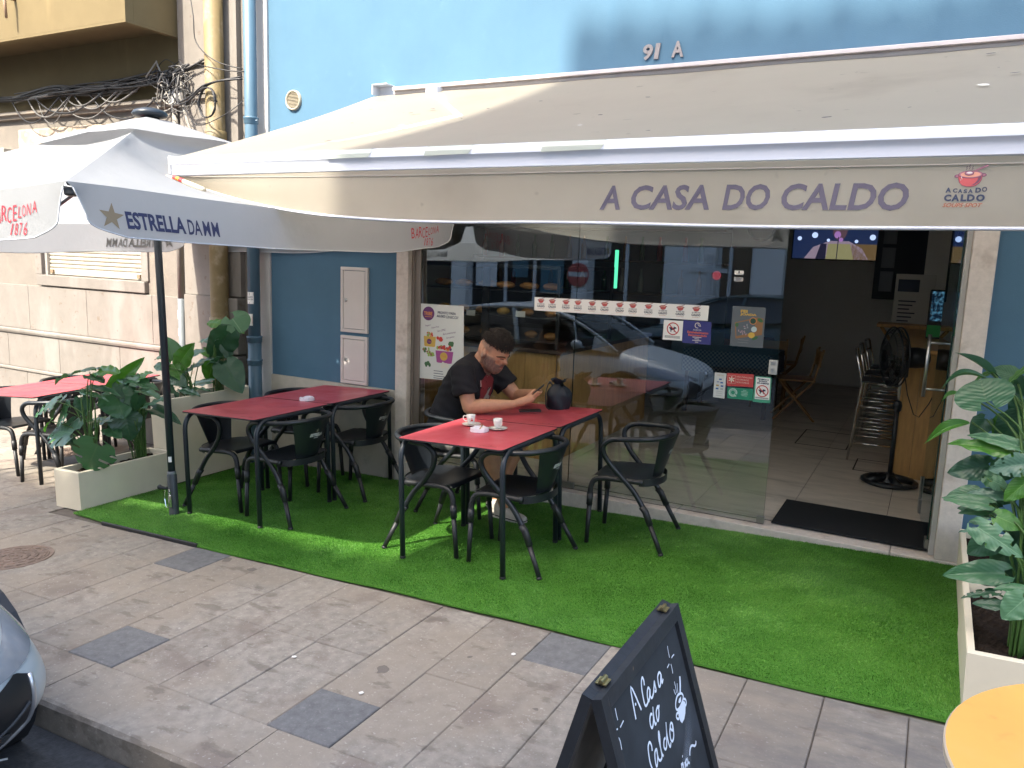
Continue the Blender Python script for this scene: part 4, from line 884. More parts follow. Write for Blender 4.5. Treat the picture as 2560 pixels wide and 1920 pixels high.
# valance: hangs from the bar, its left end blown up and inwards
def hem(x):
    if x > -2.0: return 1.905+.004*math.sin(x*3)
    t_ = (x-AX0)/(-2.0-AX0); return 1.905+.228*(1-t_)**2.6
def vpt(x, w):                                        # w: 0 at the bar .. 1 at the hem
    zt = 2.163; z = zt+(hem(x)-zt)*w
    b = max(0, 1-(x-AX0)/1.5); y = 3.330+.012*math.sin(x*2.3+.4)*w+.010*math.sin(x*5.1)*w*w-.012*w+.13*b*b*w+.004*math.sin(x*1.2+w*6)
    return (x, y, z)
m = MB(); m.grid(lambda u, v: vpt(AX0+(AX1-AX0)*u, v), 150, 12); vl = part(m, 'valance', M_awn, aw, smooth=True)
m = MB(); m.tube([(lambda p: (p[0],p[1]-.002,p[2]+.004))(vpt(AX0+(AX1-AX0)*i/90, 1)) for i in range(91)], .0075, 6); part(m, 'hem_rope', mat('hem_trim', (.56,.57,.62), .6), vl, smooth=True)
m = MB(); m.tube([(lambda p: (p[0],p[1]-.0035,p[2]))(vpt(AX0+(AX1-AX0)*i/90, .10)) for i in range(91)], .0022, 4); part(m, 'seam', mat('seam_thread', (.40,.36,.32), .9), vl)
def vfn(off):
    def f(x, z):
        w = (2.163-z)/(2.163-hem(x)); p = vpt(x, w); return (p[0], p[1]-off, p[2])
    return f
M_let = mat('lettering_grey_violet', (.085,.072,.10), .7); M_navy = mat('logo_navy', (.025,.035,.075), .6); M_terr = mat('logo_terracotta', (.40,.12,.06), .6); M_pot = mat('logo_pot_red', (.50,.085,.085), .55); M_potd = mat('logo_pot_dark', (.13,.05,.085), .6); M_rim_ = mat('logo_pot_rim', (.40,.17,.21), .6); M_soup = mat('logo_soup', (.72,.33,.22), .6); M_pale = mat('logo_pale', (.72,.66,.62), .6)
for txt, x0, x1 in (('A',-1.357,-1.262),('CASA',-1.215,-.872),('DO',-.818,-.632),('CALDO',-.588,-.135)):
    m = MB(); put_text(m, txt, vfn(.0025), x0, x1, 1.971, 2.075, bold=.024, shear=.12); part(m, 'lettering', M_let, vl)
def pot_logo(m, f, lv, cx, cy, s, fine=True):
    """soup pot with ladle, handles and steam: f(level)(x, y); s = width of the pot body"""
    P = lambda q: [(cx+a*s, cy+b*s) for a, b in q]
    body = [(-.50,.10),(-.49,-.05),(-.43,-.22),(-.30,-.36),(-.12,-.42),(.06,-.43),(.25,-.38),(.40,-.26),(.48,-.10),(.50,.10)]
    for sx in (-1, 1):
        disc(m, f(lv), cx+sx*.55*s, cy+.09*s+sx*.02*s, .13*s, .085*s, 1); disc(m, f(lv+1), cx+sx*.555*s, cy+.095*s+sx*.02*s, .085*s, .05*s, 2)
    m.poly([f(lv+1)(x, y) for x, y in P([(a*1.045, b*1.05-.005) for a, b in body])], 1); m.poly([f(lv+2)(x, y) for x, y in P(body)], 0)
    if fine: m.poly([f(lv+3)(x, y) for x, y in P([(.46,.08),(.46,-.08),(.36,-.25),(.22,-.345),(.05,-.40),(.22,-.27),(.32,-.12),(.36,.08)])], 1)
    disc(m, f(lv+4), cx, cy+.14*s, .53*s, .185*s, 1); disc(m, f(lv+5), cx, cy+.145*s, .50*s, .165*s, 2); disc(m, f(lv+6), cx, cy+.14*s, .42*s, .125*s, 3)
    line(m, f(lv+7), P([(-.05,.20),(.22,.33),(.50,.47),(.70,.56)]), [.10*s,.075*s,.09*s,.11*s], 1); line(m, f(lv+8), P([(-.02,.22),(.24,.34),(.50,.47),(.69,.55)]), [.05*s,.035*s,.05*s,.07*s], 2)
    disc(m, f(lv+9), cx-.06*s, cy+.20*s, .20*s, .115*s, 1); disc(m, f(lv+10), cx-.06*s, cy+.205*s, .165*s, .085*s, 2); disc(m, f(lv+11), cx-.05*s, cy+.22*s, .12*s, .045*s, 4 if fine else 3)
    if fine:
        for k in (-.20,-.08,.05): line(m, f(lv+12), P([(k-.02,.36),(k+.025,.41),(k,.47),(k+.03,.53)] if k != -.08 else [(k-.02,.39),(k+.03,.45),(k,.52),(k+.03,.60)]), .025*s, 1)
        for a, b, r in ((-.37,.0,.022),(-.34,-.07,.014),(-.39,-.12,.016)): disc(m, f(lv+12), cx+a*s, cy+b*s, r*s, r*1.6*s, 4)
m = MB(); vl_f = lambda lv: vfn(.0025+.00035*lv)
pot_logo(m, vl_f, 0, .055, 2.090, .074)
part(m, 'pot_logo', [M_pot, M_potd, M_rim_, M_soup, M_pale], vl)
m = MB()
for ch, x0, x1, z0, z1 in (('A',-.018,.000,2.037,2.055),('C',.0055,.0195,2.0365,2.052),('A',.0215,.036,2.035,2.0495),('S',.0395,.051,2.0345,2.0485),('A',.0535,.0685,2.035,2.0495),('D',.076,.0935,2.0365,2.054),('O',.096,.112,2.039,2.057)): put_text(m, ch, vfn(.003), x0, x1, z0, z1, bold=.045)
part(m, 'lettering', M_navy, vl); m = MB()
for ch, x0, x1 in (('C',-.020,.003),('A',.004,.029),('L',.033,.051),('D',.053,.077),('O',.081,.108)): put_text(m, ch, vfn(.003), x0, x1, 2.006, 2.0305, bold=.05)
part(m, 'lettering', M_navy, vl)
m = MB(); put_text(m, 'SOUPS SPOT', vfn(.003), -.022, .103, 1.985, 1.9995, bold=.02, shear=.3); part(m, 'lettering', M_terr, vl)
# folding arms under the cloth
for x0, s in ((-3.5,1),(1.6,-1)):
    m = MB(); m.tube([(x0,5.20,2.92),(x0+s*.75,4.35,2.60),(x0+s*.12,3.40,2.24)], .024, 8); m.bbox((x0-.05,5.12,2.85),(x0+.05,5.298,3.0), .01); part(m, 'folding_arm', M_alu, aw)

# ================================================================== UMBRELLA
M_umb = mat('umbrella_canvas', (.45,.46,.47), .75, .25, var=.03, vscale=2, trans=.55, bump=.45, bscale=5, bdist=.03)
M_pole = mat('umbrella_pole_paint', (.018,.026,.036), .4, .5)
UMX, UMY = -4.712, 3.713
UM = GM(UMX, UMY)
um = thing('parasol', 'big square white beer parasol between the planter and the awning', 'parasol', UM)
# local frame: z along the pole
UH, UP, UHALF, UCY = 2.150, 2.80, 1.485, -.035
UHY = 1.55
corners = [(1,-1),(1,1),(-1,1),(-1,-1)]               # near right, far right, far left, near left
def canopy(k, u, v):                                  # side k, u -1..1 along the edge, v 0 peak .. 1 edge
    a, b = corners[k], corners[(k+1) % 4]; ex = a[0]+(b[0]-a[0])*(u+1)/2; ey = a[1]+(b[1]-a[1])*(u+1)/2
    z = UP+(UH-UP)*v**.94-.055*math.sin(PI*v)*(1-u*u)+.010*math.sin(7*u+9*v+k)*v*(1-abs(u))-.02*(1-u*u)*v*v
    X, Y, z = ex*UHALF*v, ey*UHY*v+UCY*v, z+.012*ey*UHY*v
    if k == 0 and X > .2:                                         # the awning bar leans on this side and presses the cloth down
        tgt = float(np.interp(X, [.2,.67,1.04,1.36,1.6], [2.86,2.285,2.19,2.115,2.09])); yy = Y+UMY-3.36
        wgt = math.exp(-(yy/.62)**2) if yy < 0 else 1.0 if yy < .9 else math.exp(-((yy-.9)/.5)**2)
        z -= max(0, z-tgt)*wgt*min(1, (X-.2)/.25)*(1-abs(u)**3)
    return (X, Y, z)
m = MB()
for k in range(4): m.grid(lambda u, v, k=k: canopy(k, -1+2*u, .05+.95*v), 22, 16)
cn = m.build('canopy', M_umb, um, smooth=False, angle=24)
vd = .225
def flap(k, u, w):                                    # w 0 edge .. 1 hem, narrowing towards the rounded ends
    a, b = corners[k], corners[(k+1) % 4]; out = (a[0]+b[0])/2, (a[1]+b[1])/2
    r = w if w < .62 else w
    nar = 1-.050*min(1, w/.62)**.6-.055*max(0, (w-.62)/.38)**2.2
    uu = u*nar; x, y, z = canopy(k, uu, 1.0)
    if abs(uu) > .999: pass
    bow = .035*w*(1-uu*uu)+.012*math.sin(uu*6+k*2)*w+.006*math.sin(uu*13+k)*w
    dz = vd*w*(1-.10*max(0,abs(u)-.93)/.07*max(0,w-.7)/.3)
    return (x+out[0]*bow, y+out[1]*bow, z-dz)
M_umbf = M_umb
fl_ = []
for k in range(4):
    m = MB(); m.grid(lambda u, v, k=k: flap(k, -1+2*u, v), 70, 10); fo = m.build('valance_flap', M_umbf, um, smooth=True); fl_.append(fo)
    m = MB(); pts = [flap(k, -1, i/10) for i in range(1,10)]+[flap(k, -1+2*i/60, 1) for i in range(61)]+[flap(k, 1, 1-i/10) for i in range(1,10)]
    m.tube(pts, .0035, 5); m.build('hem', mat('umbrella_hem', (.50,.51,.53), .8), fo, smooth=True)
def ffn(k, off):
    def f(s, d):                                       # s metres along the edge from its middle, d metres below the edge
        u = max(-1, min(1, s/(UHY if k % 2 == 0 else UHALF))); x, y, z = canopy(k, u, 1.0); w = d/vd; a, b = corners[k], corners[(k+1) % 4]; out = (a[0]+b[0])/2, (a[1]+b[1])/2
        bow = .035*w*(1-u*u)+.012*math.sin(u*6+k*2)*w+.006*math.sin(u*13+k)*w+off
        return (x+out[0]*bow, y+out[1]*bow, z-d)
    return f
M_gold = mat('print_gold_brown', (.26,.19,.11), .6); M_nav2 = mat('print_navy', (.025,.03,.085), .6); M_redp = mat('print_hand_red', (.50,.02,.035), .6); M_backlit = mat('print_backlit_grey', (.33,.32,.31), .8)  # the last grey paints the outer print as light through the cloth shows it
def star(m, f, cx, cy, r, mi=0): m.poly([f(cx+(r if i % 2 == 0 else r*.40)*math.sin(PI*i/5+.12), cy-(r if i % 2 == 0 else r*.40)*math.cos(PI*i/5+.12)) for i in range(10)], mi)
def beer_print(k, s0, mats, off, flip=False):
    f = ffn(k, off); m = MB(); star(m, f, s0, .135, .062, 0)
    g = lambda x, y: f(x, -y)
    put_text(m, 'ESTRELLA', g, s0+.065, s0+.395, -.185, -.105, mi=1, bold=.035, shear=-.12)
    for ch, a_, b_ in (('D',.405,.445),('A',.447,.492),('M',.497,.545),('M',.551,.600)): put_text(m, ch, g, s0+a_, s0+b_, -.185, -.112, mi=1, bold=.018, shear=-.12)
    return m.build('print', mats, fl_[k])
def city_print(k, s0, off):
    f = ffn(k, off); m = MB(); x = s0
    for i, ch in enumerate('BARCELONA'):
        dy = [0,.004,-.004,.006,.0,-.012,-.016,-.02,-.028][i]; w = [.042,.045,.04,.036,.034,.026,.028,.036,.034][i]
        g = lambda X, Y, dy=dy: f(X, -(Y-dy)); put_text(m, ch, g, x, x+w, -.145, -.145+(.07 if i < 5 else .05), shear=.15+.1*(i % 2), bold=-.004); x += w+.006
    x = s0+.16
    for i, ch in enumerate('1876'): g = lambda X, Y: f(X, -Y); put_text(m, ch, g, x, x+.03, -.205-.002*i, -.155, shear=.35, bold=-.004); x += .034
    return m.build('print', M_redp, fl_[k])
beer_print(0, -1.36, [M_gold, M_nav2], .003); city_print(0, .93, .003)
beer_print(3, -1.36, [M_gold, M_nav2], .003); city_print(3, .90, .003)
beer_print(2, -1.30, [M_backlit, M_backlit], -.003); beer_print(2, -1.30, [M_gold, M_nav2], .003)
beer_print(1, -1.36, [M_gold, M_nav2], .003); beer_print(1, -1.36, [M_backlit, M_backlit], -.003)
# vent layer above the canopy
def ventp(k, u, v):
    a, b = corners[k], corners[(k+1) % 4]; R = .33; vv = .06+(R-.06)*v; ex = a[0]+(b[0]-a[0])*(u+1)/2; ey = a[1]+(b[1]-a[1])*(u+1)/2
    lift = .010+.012*v+.016*v*(1-u*u)*(1+.6*math.sin(3*u+k))
    z = UP+(UH-UP)*vv**.94+lift; return (ex*UHALF*vv, ey*UHY*vv+UCY*vv, z)
m = MB()
for k in range(4): m.grid(lambda u, v, k=k: ventp(k, -1+2*u, v), 20, 8)
m.build('vent_layer', M_umb, um, angle=24)
m = MB(); m.lathe([(0,.055),(.05,.052),(.10,.035),(.115,.015),(.105,.0),(.06,-.01)], 24, M=Matrix.Translation((0,0,UP-.01))); m.build('cap', M_pole, um, smooth=True)
for k in range(4):
    c = corners[k]; m = MB(); m.tube([(0,0,UP-.03)]+[(c[0]*UHALF*t_, c[1]*UHY*t_+UCY*t_, UP+(UH-UP)*t_**.94-.035) for t_ in (.3,.6,.98)], .012, 6); rb = m.build('rib', M_pole, um)
    m = MB(); m.tube([(.03*c[0],.03*c[1],UH+.06),(c[0]*UHALF*.52, c[1]*UHY*.52, UP+(UH-UP)*.52-.05)], .010, 6); m.build('strut', M_pole, rb)
    m = MB(); m.bbox((-.05,-.02,-.028),(.03,.02,.008), .008, M=Matrix.Translation((c[0]*UHALF*.975, c[1]*UHY*.975+UCY, UH-.03+.018*c[1])) @ Matrix.Rotation(math.atan2(c[1],c[0]),4,'Z')); m.build('rib_tip', M_black, rb)
    if k == 0: continue
    d = corners[(k+1) % 4]; mx_ = ((c[0]+d[0])/2, (c[1]+d[1])/2); m = MB(); m.tube([(0,0,UP-.03)]+[(mx_[0]*UHALF*t_, mx_[1]*UHY*t_, canopy(k,0,t_)[2]-.028) for t_ in (.3,.6,.97)], .012, 6); m.build('rib', M_pole, um)
m = MB(); m.tube([(0,0,.25),(0,0,UP-.02)], .0255, 16); m.build('pole', M_pole, um, smooth=True)
m = MB(); m.lathe([(.03,-.0),(.052,-.06),(.052,.02),(.03,.03)], 16, M=Matrix.Translation((0,0,UH+.06))); m.build('runner', M_black, um, smooth=True)
m = MB(); m.lathe([(0,.0),(.034,.0),(.034,.30),(.0265,.315),(0,.316)], 18); sl = m.build('ground_sleeve', mat('sleeve_grey', (.055,.062,.068), .5, metal=.2), um, smooth=False, angle=40)
m = MB(); m.lathe([(.0268,.30),(.030,.302),(.030,.325),(.0268,.33)], 16); m.build('sleeve_ring', mat('ring_grey', (.16,.17,.18), .5), um, smooth=True)
m = MB(); m.tube([(-.02,-.028,.205),(-.06,-.05,.21)], [.008,.016], 8); m.ell((-.072,-.052,.212), (.02,.016,.02), 8, 6); m.build('clamp_knob', M_black, um)
m = MB(); rr = [(-.03,-.04,.195),(-.035,-.045,.13),(-.02,-.05,.075),(.0,-.052,.07),(.015,-.05,.10),(.02,-.045,.17)]; m.tube(rr, .0035, 5); m.build('chain', M_chrome, um)
m = MB(); m.bbox((.012,-.047,.075),(.034,-.040,.165), .003); m.tube([(.022,-.045,.165),(.03,-.046,.19),(.016,-.046,.205),(.008,-.046,.19),(.022,-.045,.165)], .003, 5); m.build('tag', M_chrome, um)
m = MB(); m.lathe([(.0263,.40),(.0263,.44)], 6, a0=-1.4, a1=-.5); m.build('sticker', M_paper, um)
# small red and yellow paper strip caught between parasol and awning
t = thing('paper_strip', 'rolled paper strip with red and yellow print wedged under the awning end', 'paper strip', Matrix.Translation((-4.0,3.25,2.10)))
m = MB(); m.tube([(-.10,.0,.055),(.0,.0,.035),(.09,.01,.005),(.20,.02,-.03)], [.004,.011,.015,.016], 8); m.build('roll', mat('cream_paper', (.62,.55,.42), .6), t, smooth=True)
m = MB(); m.tube([(-.035,.0,.0445),(.0,.0,.0355),(.045,.005,.0215)], [.0095,.0122,.0140], 8, caps=False); m.build('print', M_red, t, smooth=True)
m = MB(); m.tube([(-.006,.0,.037),(.018,.002,.031)], [.0122,.0136], 8, caps=False); m.build('print', mat('print_yellow', (.65,.38,.03), .5), t, smooth=True)

# ================================================================== TABLES
M_top = mat('red_laminate', (.40,.055,.075), .42, .5, var=.05, vscale=5); stain(M_top, (.42,.09,.10), 3, .5, .75, .3, seed=9)
N_, L_, b_ = nodes(M_top); g_ = N_.new('ShaderNodeNewGeometry'); nz_ = N_.new('ShaderNodeTexNoise'); nz_.inputs['Scale'].default_value = 4; nz_.inputs['Detail'].default_value = 8; L_.new(g_.outputs['Position'], nz_.inputs['Vector']); mr_ = N_.new('ShaderNodeMapRange'); mr_.inputs[1].default_value = .35; mr_.inputs[2].default_value = .65; mr_.inputs[3].default_value = .28; mr_.inputs[4].default_value = .52; L_.new(nz_.outputs[0], mr_.inputs[0]); L_.new(mr_.outputs[0], b_.inputs['Roughness'])
M_core = mat('laminate_core', (.02,.02,.022), .5); M_leg = mat('powder_coat_black', (.013,.018,.025), .42, .5, bump=.08, bscale=400, bdist=.0008)
def rrect(w, d, r, n=5):
    P = []
    for cx, cy, a0 in ((w/2-r,d/2-r,0),(-w/2+r,d/2-r,PI/2),(-w/2+r,-d/2+r,PI),(w/2-r,-d/2+r,1.5*PI)):
        for i in range(n+1): a = a0+PI/2*i/n; P.append((cx+r*math.cos(a), cy+r*math.sin(a)))
    return P
TW, TD, TH = .715, .745, .756
def make_table():
    t = thing('bistro_table', '', 'table', group='red topped square bistro tables')
    m = MB(); P = rrect(TW, TD, .025); m.prism(P, TH-.010, TH-.0012, 1); P2 = rrect(TW-.001, TD-.001, .025); m.prism(P2, TH-.0011, TH, 0); m.build('tabletop', [M_top, M_core], t)
    for s in (-1, 1):
        x = s*.345; lx = s*.35; P = [(lx,-.352,0),(lx,-.352,.62)]+[(lx-(0)*s, -.352+.10*(1-math.cos(a)), .62+.115*math.sin(a)) for a in [PI/2*i/6 for i in range(1,7)]]
        Q = [(p[0], -p[1], p[2]) for p in P][::-1]; m = MB(); m.tube(P+Q, .0165, 12); m.build('leg_frame', M_leg, t, smooth=True)
        for sy in (-1,1): m = MB(); m.lathe([(0,0),(.018,0),(.018,.012),(.0165,.014)], 12, M=Matrix.Translation((lx,sy*.352,0))); m.build('foot_cap', M_black, t)
    m = MB(); m.bbox((-.335,-.012,TH-.05),(.335,.012,TH-.012), .003); m.build('cross_rail', M_leg, t)
    m = MB(); f = lambda x, y: (x, y, TH+.0006)
    for cx, cy in ((.235,-.318),(-.235,.318)):
        put_text(m, 'ESTRELLA DAMM', f, cx-.055, cx+.055, cy-.006, cy+.006, bold=.03); star(m, lambda a, b: f(a, -b), cx+.012, -(cy+.018), .009)
    m.build('print', mat('table_print', (.10,.02,.025), .5), t)
    return t
tb0 = make_table(); T2X, T1X = -2.37, -4.27
tables = [(T2X,4.122,0,'red square table with the coffee cups and ashtray, nearest the board sign'),(T2X,4.884,0,'red square table the man leans on, against the shop window'),
          (T1X,4.125,0,'red square table beside the parasol pole, kerb side of the empty pair'),(T1X,4.887,0,'red square table under the meter boxes, wall side of the empty pair'),
          (-6.80,4.02,.22,'red square table in the sun left of the planter, kerb side one'),(-6.965,4.76,.22,'red square table left of the planter, farther one by the stone wall')]
for i, (x, y, r, l) in enumerate(tables):
    if i == 0: tb0.matrix_world = GM(x, y, r, .012); tb0['label'] = l
    else: dup(tb0, GM(x, y, r, .012 if i < 4 else -.02), l)

# ================================================================== CHAIRS
M_ch = mat('chair_black_blue', (.008,.0105,.014), .38, .5, bump=.06, bscale=300, bdist=.0006); M_wht = mat('print_white', (.55,.55,.53), .6); M_slv = mat('chair_sleeve', (.012,.013,.015), .5)
def smooth_path(pts, q=6):
    P = [Vector(p) for p in pts]; out = []
    for i in range(len(P)-1):
        p0, p1, p2, p3 = P[max(i-1,0)], P[i], P[i+1], P[min(i+2,len(P)-1)]
        for k in range(q):
            s = k/q; out.append(.5*((2*p1)+(p2-p0)*s+(2*p0-5*p1+4*p2-p3)*s*s+(3*p1-p0-3*p2+p3)*s**3))
    out.append(P[-1]); return out
def make_chair():
    t = thing('terrace_chair', '', 'chair', group='black tubular terrace chairs')
    half = [(-.145,.232,.26),(-.075,.226,.37),(.005,.225,.455),(.075,.240,.535),(.115,.258,.605),(.115,.268,.665),(.065,.272,.705),(-.02,.272,.712)]
    back = [(-.14,.245,.716),(-.22,.185,.720),(-.268,.10,.723),(-.282,0,.724)]
    P = half+back; Q = [(x,-y,z) for x, y, z in P[:-1]][::-1]
    m = MB(); m.tube(smooth_path(P+Q), .0170, 12); m.build('arm_rail', M_ch, t, smooth=True)
    for s in (-1, 1):
        m = MB(); m.tube([(-.125,s*.231,.285),(-.150,s*.2335,.255),(-.185,s*.245,.175)], [.0215,.0215,.0205], 12); m.tube([(-.183,s*.2445,.18),(-.262,s*.281,.012)], [.0155,.0145], 12); m.tube([(-.2605,s*.2805,.014),(-.265,s*.283,.0)], .0165, 10); m.build('rear_leg', M_slv, t, smooth=True)
        m = MB(); m.tube(smooth_path([(-.13,s*.222,.436),(.02,s*.212,.438),(.13,s*.206,.437),(.188,s*.206,.420),(.212,s*.208,.375),(.218,s*.209,.31)], 5), .0175, 12); m.tube([(.217,s*.209,.335),(.221,s*.2095,.255)], .0205, 12); m.tube([(.220,s*.2095,.26),(.238,s*.211,.0)], [.0155,.0145], 12); m.build('front_leg', M_slv, t, smooth=True)
    m = MB()
    def seat(u, v):
        x = .215-.42*v; hw = .203+.012*v if v < .75 else .212*math.sqrt(max(0, 1-((v-.75)/.255)**2.6)); y = (-1+2*u)*hw
        z = .453-.016*math.sin(PI*min(1,v*1.1))*(1-(2*u-1)**2)-.018*max(0, (.08-v)/.08)**2; return (x, y, z)
    m.grid(seat, 14, 18)
    m.grid(lambda u, v: tuple(Vector(seat(u, 1-.25*(1-abs(2*u-1)**0)))-Vector((0,0,.0))) if False else (lambda a: (-.10-.125*math.sin(a)*1.03, -.212*math.cos(a), .452-.045*v))(PI*u), 18, 2)
    m.build('seat', M_ch, t, smooth=False, angle=45)
    def bk(u, v, off=0):                                # backrest sheet, curved, wider at the top
        a = (-1+2*u)*(.62+.16*v); R = .20+.085*v; cx = -.030+.01*v; 
        return (cx-(R+off)*math.cos(a)*.98+.03*(1-v), (R+off)*math.sin(a)*(.92), .432+.285*v)
    m = MB(); m.grid(bk, 14, 8); m.grid(lambda u, v: bk(u, v, -.003), 14, 8, flip=True); b = m.build('backrest', M_ch, t, smooth=True)
    m = MB()
    def bf(s, z): v = (z-.432)/.285; R = .20+.085*v; u = .5-s/(R*(.62+.16*v)*2); return bk(u, v, .0012)
    put_text(m, 'ESTRELLA', bf, -.062, .062, .598, .622, bold=.05, shear=.18); put_text(m, 'DAMM', bf, -.022, .022, .584, .592, bold=.02); m.build('print', M_wht, b)
    m = MB(); star(m, lambda x, y: bf(x, -y), .0, -.641, .017); m.build('print', mat('star_dull', (.16,.16,.12), .6), b)
    return t
ch0 = make_chair()
chairs = [(-1.63,4.81,PI+.10,'black chair standing alone, pulled out toward the shop door'),
 (-2.105,4.13,PI+.04,'black chair nearest the camera, right of the table with the coffee cups'),
 (-2.66,4.135,-.02,'black chair left of the coffee cups, its back turned to the empty tables'),
 (-2.935,4.865,.0,'black chair the man in the black T-shirt sits on'),
 (-3.965,4.13,PI-.02,'black chair right of the empty red tables, kerb side, lettered back to us'),
 (-3.955,4.865,PI+.06,'black chair right of the empty red tables, against the stone base by the pillar'),
 (-4.545,4.165,.03,'black chair between the parasol pole and the empty red tables'),
 (-4.60,4.94,-.03,'black chair tucked beneath the empty tables next to the tall planter'),
 (-6.43,3.99,PI+.25,'black chair beside the long low planter, at the sunlit table'),
 (-7.10,3.98,.20,'black chair at the far left picture edge, facing the sunlit table'),
 (-6.62,4.80,PI+.22,'black chair behind the big planter leaves, at the farther sunlit table'),
 (-7.34,4.72,.24,'black chair by the stone wall, left of the farther sunlit table')]
for i, (x, y, r, l) in enumerate(chairs):
    hh = .012 if i < 8 else -.02
    if i == 0: ch0.matrix_world = GM(x, y, r, hh); ch0['label'] = l
    else: dup(ch0, GM(x, y, r, hh), l)

# ================================================================== THINGS ON THE TABLES
M_por = mat('porcelain', (.74,.72,.68), .18, .5); M_ash = mat('ashtray_white', (.70,.66,.72), .4)
TT = TH+.012
def tpl(x, y, rz=0): return GM(x+SL*TT, y, rz, TT)
def cup(x, y, rz, label):
    t = thing('coffee_cup', label, 'cup', tpl(x, y, rz, ) @ Matrix.Translation((0,0,.012)), 'espresso cups on the red table')
    m = MB(); m.lathe([(0,.004),(.017,.004),(.019,0),(.021,.001),(.022,.012),(.027,.03),(.030,.058),(.0285,.058),(.026,.03),(.02,.010),(0,.008)], 28); m.build('bowl', M_por, t, smooth=True)
    m = MB(); m.tube(smooth_path([(-.027,0,.048),(-.045,0,.05),(-.05,0,.034),(-.038,0,.018),(-.024,0,.018)], 4), .0035, 8); m.build('handle', M_por, t, smooth=True)
    m = MB(); m.lathe([(0,.030),(.0262,.030)], 20); m.build('coffee_dregs', mat('coffee_dregs', (.05,.02,.01), .3), t)
    return t
def saucer(x, y, label):
    m = MB(); m.lathe([(0,.004),(.022,.004),(.024,.0),(.028,.0),(.050,.007),(.060,.012),(.060,.0135),(.05,.0095),(.026,.0055),(0,.0055)], 32); o = m.build('saucer', M_por, smooth=True); o.matrix_world = tpl(x, y); return tag(o, label, 'saucer', 'saucers on the red table')
saucer(-2.565,4.285,'white saucer holding the cup with the red triangle'); saucer(-2.347,4.247,'white saucer holding the plain white cup with a spoon')
c1 = cup(-2.57,4.287,.35,'white espresso cup with a red triangle, its handle towards the man'); c2 = cup(-2.350,4.250,2.6,'plain white espresso cup right of the ashtray')
m = MB(); f = lambda a, z: ((.0278+(z-.03)*.11)*math.cos(a), (.0278+(z-.03)*.11)*math.sin(a), z)
m.poly([f(-1.55,.018),f(-.75,.018),f(-1.15,.043)]); m.build('print', M_red, c1)
m = MB(); m.tube([(-.05,-.02,.0),(-.02,-.035,.003),(.02,-.04,.006)], [.004,.0025,.005], 6); o = m.build('teaspoon', M_steel, smooth=True); o.matrix_world = tpl(-2.347,4.247) @ Matrix.Translation((0,0,.013)); tag(o, 'small steel teaspoon on the saucer of the plain cup', 'spoon')
def ashtray(x, y, rz, label):
    t = thing('ashtray', label, 'ashtray', tpl(x, y, rz), 'white hexagonal ashtrays')
    m = MB(); n = 6; prof = [(0,.006),(.036,.006),(.042,.026),(.056,.027),(.059,.024),(.062,.002),(.060,0),(0,0)]
    vs = []; 
    for r, z in prof:
        for j in range(12):
            a = 2*PI*j/12+PI/12; rr = r if j % 2 == 0 else r; k = 1/math.cos(((a % (PI/3))-PI/6)); vs.append((rr*k*.93*math.cos(a), rr*k*.93*math.sin(a), z-(.007 if (j % 4 == 1 and .02 < z) else 0)))
    fs = [(i*12+j, i*12+(j+1) % 12, (i+1)*12+(j+1) % 12, (i+1)*12+j) for i in range(len(prof)-1) for j in range(12)]
    m.add(vs, fs); m.build('dish', M_ash, t, angle=30); return t
a1 = ashtray(-2.425,4.150,.3,'white ashtray with a cigarette stub between the coffee cups'); a2 = ashtray(-4.205,4.545,.1,'clean white ashtray on the empty red tables')
m = MB(); m.tube([(.0,.01,.012),(.01,.045,.034)], .004, 6); m.build('cigarette_stub', mat('cigarette_tan', (.35,.2,.1), .8), a1)
m = MB(); m.bbox((-.040,-.078,0),(.040,.078,.010), .003); o = m.build('phone', M_black); o.matrix_world = tpl(-2.475,4.938,-1.02); tag(o, 'black phone lying face up on the red table under the man\'s hands', 'phone')
# drawstring bag
t = thing('drawstring_bag', 'small black drawstring bag standing on the red table in front of the man', 'bag', tpl(-2.345,5.135,.4))
M_bag = mat('bag_nylon', (.010,.014,.022), .55, .4, bump=.4, bscale=35, bdist=.006)
def bag(u, v):
    a = 2*PI*u; z = .185*v; r = .072*(1.0-.06*(1-v)**3+.12*math.sin(PI*v))*(1 if v < .5 else 1-.70*((v-.5)/.5)**2.2)+.006*math.sin(a*7+v*2)*max(0, v-.25)+.003*math.sin(a*4+9*v); r *= 1+.09*math.sin(2*a+1)+.04*math.sin(3*a+v*4)
    return (r*math.cos(a)*1.06+.018*v*v, r*math.sin(a)*.95, z*(1-.10*math.cos(a+.5)*v))
m = MB(); m.grid(bag, 48, 18); m.poly([bag(i/48, 0) for i in range(47,-1,-1)]); m.build('sack', M_bag, t, smooth=True)
m = MB(); m.grid(lambda u, v: ((.024+.034*v+.010*math.sin(u*2*PI*5)*v)*math.cos(2*PI*u)+.008*v, (.022+.028*v+.010*math.sin(u*2*PI*5)*v)*math.sin(2*PI*u), .180+.034*v+.010*math.sin(u*2*PI*3+1)*v), 40, 4); m.build('gathered_mouth', M_bag, t, smooth=True)
